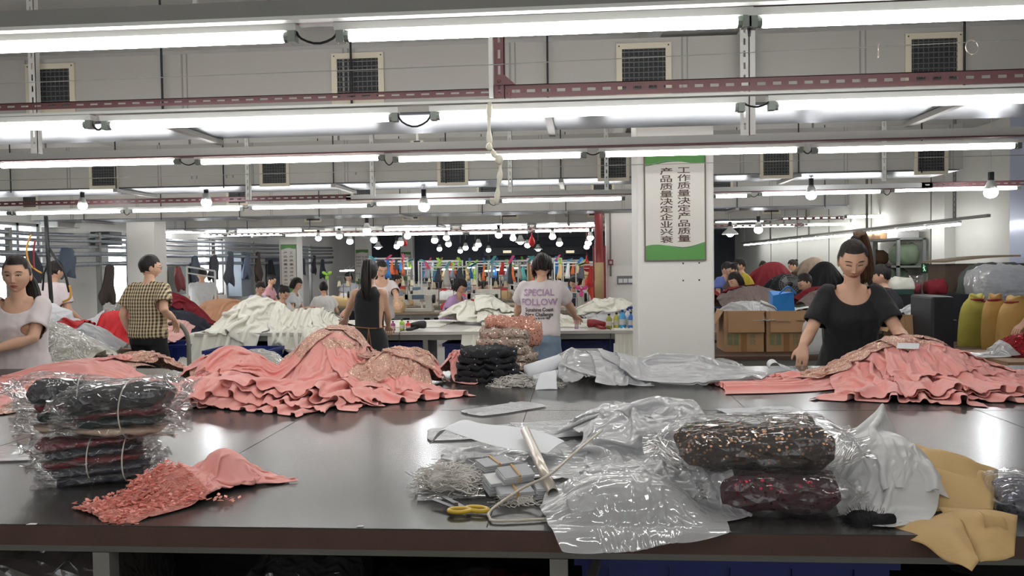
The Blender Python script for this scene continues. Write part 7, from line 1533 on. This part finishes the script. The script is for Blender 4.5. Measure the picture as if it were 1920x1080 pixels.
# ================================================================== UNDER THE BIG TABLE
crate('large blue bin under the front edge of the big table, right of the leg', 0.0, 0.78, 2.15, 2.75, 0.225, 0.78)
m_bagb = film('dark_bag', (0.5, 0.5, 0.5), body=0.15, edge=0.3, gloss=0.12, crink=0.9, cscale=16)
for (px, py, s, lab, mt, sd) in ((90, 1065, (0.5, 0.5, 0.5), 'dark bagged heap under the table at the left', m_brn, 330), (262, 1085, (0.3, 0.3, 0.2), 'beige bundle under the table right of the left leg', m_tan, 331), (560, 1070, (0.36, 0.4, 0.44), 'crumpled clear bag of black cloth under the table, middle left', m_blk2, 332), (820, 1075, (0.5, 0.4, 0.34), 'crumpled clear bag of black cloth under the table, middle', m_blk2, 333), (930, 1070, (0.34, 0.3, 0.36), 'dark red bundle under the middle of the table', m_dred, 334), (1700, 1075, (0.6, 0.5, 0.4), 'black garment heap under the table behind the brown paper', m_blk2, 335)):
    p = P(px, py, 2.35); c = (p[0], 2.45, 0.225+s[2]/2); lump(lab, c, s, mt, sd, 'bundle', 'bundle', 'bundles on the shelf under the big table')
    if sd in (330, 332, 333):
        mb = MB(); slab(mb, c, s[0]*1.08, s[1]*1.08, s[2]*1.08, 0.1, sd+9, 0.03, nu=40, nv=17, freq=12, ex=0.6); tag(mb.build('plastic_bag', m_bagb, None, True), 'crumpled clear bag round the %s' % lab.split(' under')[0].replace('crumpled clear bag of ', ''), 'plastic bag', 'bags under the big table')
# ================================================================== SEWING LINES
m_mach = pm('machine_enamel', lin((206, 204, 194)), 0.35, var=0.04); m_cone = pm('thread_cone', lin((226, 214, 180)), 0.7)
def proto_machine():
    t = thing('sewing_machine', 'x', 'sewing machine', (0, 0, 0), 'sewing machines on the far lines'); mb = MB()
    mb.bb((-0.24, -0.09, 0.0), (0.24, 0.09, 0.05)); mb.bb((0.12, -0.05, 0.05), (0.23, 0.06, 0.27)); mb.bb((-0.22, -0.045, 0.19), (0.14, 0.05, 0.28)); mb.bb((-0.24, -0.045, 0.11), (-0.16, 0.045, 0.28)); mb.tube([(-0.2, 0, 0.05), (-0.2, 0, 0.12)], 0.008, 6); bevel(mb.build('machine_head', m_mach, t, local=True), 0.015)
    MB().tube([(0.23, 0, 0.2), (0.27, 0, 0.2)], 0.07, 16).build('handwheel', m_black, t, local=True); MB().bb((-0.1, -0.052, 0.2), (0.1, -0.046, 0.27)).build('machine_panel', pm('panel_blue', lin((90, 110, 130)), 0.4), t, local=True)
    mb = MB(); mb.tube([(0.3, 0.2, 0), (0.3, 0.2, 0.55)], 0.008, 6); mb.bar((0.18, 0.2, 0.36), (0.42, 0.2, 0.36), 0.012); mb.bar((0.18, 0.2, 0.55), (0.42, 0.2, 0.55), 0.012); mb.build('thread_stand', m_steel, t, local=True)
    for dx in (0.22, 0.38): MB().tube([(dx, 0.2, 0.37), (dx, 0.2, 0.47)], [0.035, 0.02], 10).build('thread_cone', m_cone, t, local=True)
    return t
def proto_rack():
    t = thing('clip_rack', 'x', 'clip frame', (0, 0, 0), 'clip frames over the sewing lines'); mb = MB()
    for sx in (-0.42, 0.42): mb.bb((sx-0.012, -0.012, 0), (sx+0.012, 0.012, 0.78))
    mb.bb((-0.42, -0.012, 0.755), (0.42, 0.012, 0.78)); mb.bb((-0.42, -0.01, 0.70), (0.42, 0.01, 0.712)); mb.build('frame', m_white, t, local=True); return t
pmach = proto_machine(); prack = proto_rack(); firstm = [True]; firstr = [True]
rs = np.random.RandomState(77); HC = [(214, 60, 54), (240, 240, 240), (232, 120, 70), (60, 130, 200), (150, 200, 60), (190, 160, 120), (230, 200, 150), (120, 126, 140), (240, 90, 140), (90, 170, 170), (70, 74, 84), (206, 206, 200), (180, 190, 200)]
def hm_(i): c = HC[i % len(HC)]; return pm('bits_%d_%d_%d' % c, lin(c), 0.7)
rows = [(12.9, -3.2, 0.4, 'nearest sewing line'), (15.0, -4.6, 0.6, 'second sewing line'), (17.2, -5.2, 0.8, 'third sewing line'), (19.6, -5.6, 1.0, 'fourth sewing line'), (22.2, -6.0, 1.0, 'farthest sewing line')]
for r, (Y, x0, x1, nm) in enumerate(rows):
    simple_table('long sewing table of the %s' % nm, x0, x1, Y, Y+0.6, 0.76, (x0+0.1, (x0+x1)/2, x1-0.1), group='long tables of the sewing lines')
    nst = int((x1-x0)/1.15)
    for k in range(nst):
        x = x0+0.6+k*1.15+rs.normal()*0.06; o = pmach if firstm[0] else dup(pmach); firstm[0] = False; o.location = (x, Y+0.3, 0.762); o.rotation_euler = (0, 0, PI if r % 2 else 0); o['label'] = 'cream industrial sewing machine on the %s' % nm
        xr = x+0.5; o = prack if firstr[0] else dup(prack); firstr[0] = False; sc_ = 0.85+rs.rand()*0.3; o.location = (xr, Y+0.33, 0.762); o.scale = (sc_, 1, 0.9+0.25*rs.rand()); o['label'] = 'white clip frame standing on the %s' % nm; zt = 0.762+0.745*o.scale[2]
        for q in range(5):      # pieces clipped along the frame
            xx = xr+(-0.34+0.17*q+rs.normal()*0.02)*sc_; hh = 0.14+0.22*rs.rand(); ww = 0.05+0.08*rs.rand(); mb = MB(); G = np.array([[(xx+ww*(v-0.5)*(0.4+0.7*u)+0.01*math.sin(u*5+q), Y+0.33-0.02+0.015*math.sin(v*6+q), zt-hh*u) for v in np.linspace(0, 1, 5)] for u in np.linspace(0, 1, 5)])
            o2 = mb.grid(G).build('clipped_piece', hm_(rs.randint(0, 13)), None, True); solid(o2, 0.008); tag(o2, 'small cloth piece clipped to a frame on the %s' % nm, 'cloth piece', 'cloth pieces clipped over the sewing lines')
            if q % 2 == 0:
                mb = MB(); a_ = rs.uniform(0.3, 2.8); c_ = np.array([xx, Y+0.30, zt+0.03]); d_ = np.array([math.cos(a_), 0, abs(math.sin(a_))]); mb.bar(c_-d_*0.05, c_+d_*0.09, 0.012, 0.02); mb.bar(c_-d_*0.05+[0.02, 0, 0], c_+d_*0.08+[0.03, 0, 0.01], 0.012, 0.02); tag(mb.build('clip', hm_([3, 9, 4, 8][rs.randint(0, 4)])), 'bright plastic clip on a frame of the %s' % nm, 'clip', 'plastic clips on the frames')
        lump('heap of cut pieces on the %s' % nm, (x-0.42, Y+0.2, 0.83), (0.42, 0.3, 0.16+0.1*rs.rand()), hm_([5, 6, 7, 11, 1, 5, 0][rs.randint(0, 7)]), 400+r*10+k, 'garment_heap', 'garment heap', 'heaps of cut pieces on the sewing lines')
# pinwheel fans
def pinwheel(px, py, Y, c, r, lab):
    p = P(px, py, Y); t = thing('small_fan', lab, 'fan', (p[0], Y, 0.76), 'small coloured fans on the sewing lines'); m = pm('fan_%d_%d_%d' % c, lin(c), 0.4)
    for k in range(3):
        a = k*2*PI/3+0.5; d = np.array([math.cos(a), 0, math.sin(a)]); MB().ell(p+d*r*0.6, (r*0.45, 0.012, r*0.30), 12, 8, rot=roty(-a)).build('blade', m, t, True)
    MB().ell(p-[0, 0.02, 0], (r*0.22, 0.03, r*0.22), 10, 7).build('hub', m, t, True); MB().tube([p, p+[0, 0.06, -0.1], (p[0], Y+0.06, 0.76)], 0.012, 8).build('stem', m_white, t)
pinwheel(1090, 543, 12.9, (236, 90, 160), 0.11, 'pink three bladed fan right of the printed T-shirt'); pinwheel(1058, 545, 13.0, (60, 140, 210), 0.10, 'blue three bladed fan right of the printed T-shirt'); pinwheel(874, 536, 15.2, (60, 150, 220), 0.09, 'blue fan right of the lilac shirt woman'); pinwheel(613, 515, 15.2, (150, 210, 50), 0.10, 'lime green fan left of the black dress woman')
# small lit work lamps over the far machines
for (px, py, Y) in ((762, 503, 17.5), (838, 505, 15.2), (882, 502, 17.4), (918, 508, 15.2), (940, 506, 15.3), (965, 503, 17.4), (655, 507, 15.2), (645, 508, 17.2)):
    p = P(px, py, Y); o = MB().tube([p-[0.09, 0, 0], p+[0.09, 0, 0]], 0.012, 8).build('work_lamp', em('work_lamp', (0.9, 1.0, 0.98), 8.0), None, True); tag(o, 'short lit work lamp over a far sewing machine', 'work lamp', 'work lamps over the far machines')
    MB().tube([p+[0, 0, 0.012], (p[0], Y, p[2]+0.02), (p[0]+0.1, Y+0.1, p[2]+0.1), (p[0]+0.1, Y+0.1, 0.76)], 0.006, 5).build('lamp_arm', m_steel, o)
# ---------------------------------------------------------------- workers in the background
def shirt(c): return pm('shirt_%d_%d_%d' % c, lin(c), 0.8)
def worker(px, py, Y, face, c, label, hair='bob', lean=0.3, pitch=0.5, male=False, group=None, **kw):
    p = P(px, py, Y); zt = p[2]; seat = min(0.62, max(0.34, zt-0.80)); st = zt > 1.42; x = p[0]
    fx, fy_ = -math.sin(face), math.cos(face)
    off = (0.30 if not st else 0.34)*math.sin(lean)*1.4
    pos = (x-fx*off, Y-fy_*off); hz = 0.80 if not st else 0.95; R = rotz(face)
    rh = np.array([pos[0], pos[1], hz])+R @ np.array([0.14, 0.40, 0]); lh = np.array([pos[0], pos[1], hz])+R @ np.array([-0.12, 0.42, 0])
    person(label, pos, face, (zt/0.985+0.06*lean) if st else 1.6, male=male, lean=lean, sit=not st, seat=seat, pitch=pitch, hair=hair, top='shirt', top_m=shirt(c), sleeve=0.6, scoop=0.0, bot_m=m_navy, rh=rh, lh=lh, rhint=(0.5, -0.4, -0.8), lhint=(-0.5, -0.4, -0.8), loose=1.3, group=group, **kw)
RT, LT, AW, TO = -PI/2, PI/2, 0.0, PI       # facing right, left, away, towards the camera
worker(378, 505, 13.2, RT+1.9, (222, 222, 222), 'man in a white T-shirt bent over work under the white frame by the left wall', 'short', 0.35, 0.6, True)
worker(481, 527, 14.6, RT-0.3, (200, 200, 214), 'worker in a pale lilac shirt bent over at the left of the sewing lines', 'short', 0.45, 0.6, True)
worker(503, 517, 16.6, RT, (214, 160, 170), 'worker in a pink top behind the pale lilac shirt', 'bun', 0.3)
worker(524, 533, 12.5, RT-0.4, (226, 224, 222), 'woman in a white top bent over a machine, left of the sewing lines', 'bun', 0.5, 0.7)
worker(549, 523, 13.9, RT, (220, 224, 226), 'woman in a white collar at a machine, second behind the white table', 'bob', 0.3)
worker(607, 530, 14.4, AW+0.4, (224, 222, 218), 'worker in white with her back turned, left of the black dress woman', 'bun', 0.35)
worker(855, 521, 11.9, RT-0.5, (196, 160, 206), 'woman in a lilac shirt and navy apron behind the flat white pile', 'bob', 0.45, 0.7)
worker(893, 527, 16.4, TO+0.4, (90, 50, 64), 'worker in a dark red top behind the lilac shirt woman', 'short', 0.35, 0.6, True)
worker(922, 527, 16.5, TO-0.3, (120, 128, 124), 'worker in a grey top at the middle of the sewing lines', 'bun', 0.35)
worker(812, 524, 18.9, TO, (170, 176, 180), 'worker in pale grey far back in the sewing lines, left of the lilac shirt', 'bob', 0.35)
worker(1074, 518, 14.3, TO+0.2, (52, 54, 62), 'worker with dark hair just behind the printed T-shirt', 'bob', 0.4)
worker(1088, 514, 14.7, LT+0.3, (214, 208, 208), 'worker in a pale top right of the printed T-shirt', 'bob', 0.35)
worker(1101, 500, 17.0, LT, (206, 70, 48), 'worker in an orange vest near the red standpipe', 'short', 0.4, 0.5, True)
worker(655, 512, 18.7, TO, (186, 190, 200), 'worker in pale blue far back behind the black dress woman', 'bob', 0.3)
worker(700, 520, 21.4, TO, (120, 110, 120), 'worker in mauve far back in the sewing lines', 'bob', 0.3)
worker(740, 517, 18.7, RT, (150, 160, 170), 'worker in grey blue far back right of the black dress woman', 'bun', 0.3)
worker(1000, 512, 21.4, TO, (150, 140, 150), 'worker far back at the right end of the sewing lines', 'bob', 0.3)
worker(1358, 493, 13.6, RT-0.6, (104, 120, 190), 'worker in a blue shirt just right of the poster pillar', 'short', 0.45, 0.6, True)
worker(1377, 497, 12.9, LT+0.5, (84, 70, 66), 'worker in a dark top between the blue and yellow shirts', 'bun', 0.3)
worker(1392, 488, 13.9, LT, (206, 182, 60), 'worker in a yellow T-shirt, back turned, right of the poster pillar', 'short', 0.3, 0.4, True)
worker(1388, 510, 11.2, LT+0.4, (150, 122, 96), 'worker in a tan top before the yellow T-shirt', 'bob', 0.4)
worker(1430, 493, 16.4, TO, (36, 36, 42), 'worker in black at the back of the right workshop', 'bun', 0.3)
worker(1491, 490, 15.9, LT, (206, 190, 70), 'worker in yellow at the back of the right workshop', 'bun', 0.3)
worker(1519, 513, 10.9, LT+0.25, (70, 96, 70), 'man in glasses and a green striped shirt, bent left, behind the blue bag', 'short', 0.4, 0.55, True, glasses=True)
worker(1659, 503, 8.55, LT-0.5, (40, 38, 42), 'woman in black just behind the shoulder of the black T-shirt woman', 'bun', 0.25)
# white square frame by the man at the left
mb = MB(); Yf = 12.6; a_, b_ = P(350, 500, Yf), P(403, 508, Yf)
for p in (a_, b_): mb.bb((p[0]-0.012, Yf-0.012, 0.72), (p[0]+0.012, Yf+0.012, p[2]))
mb.bar(a_, b_, 0.024); mb.bar(a_-[0, 0, 0.1], b_-[0, 0, 0.1], 0.02); tag(mb.build('tube_rack', m_white), 'white square tube frame over the bent man by the left wall', 'frame'); simple_table('small machine table under the white square frame', a_[0]-0.3, b_[0]+0.3, 12.4, 13.0, 0.72, (a_[0]-0.2, b_[0]+0.2))
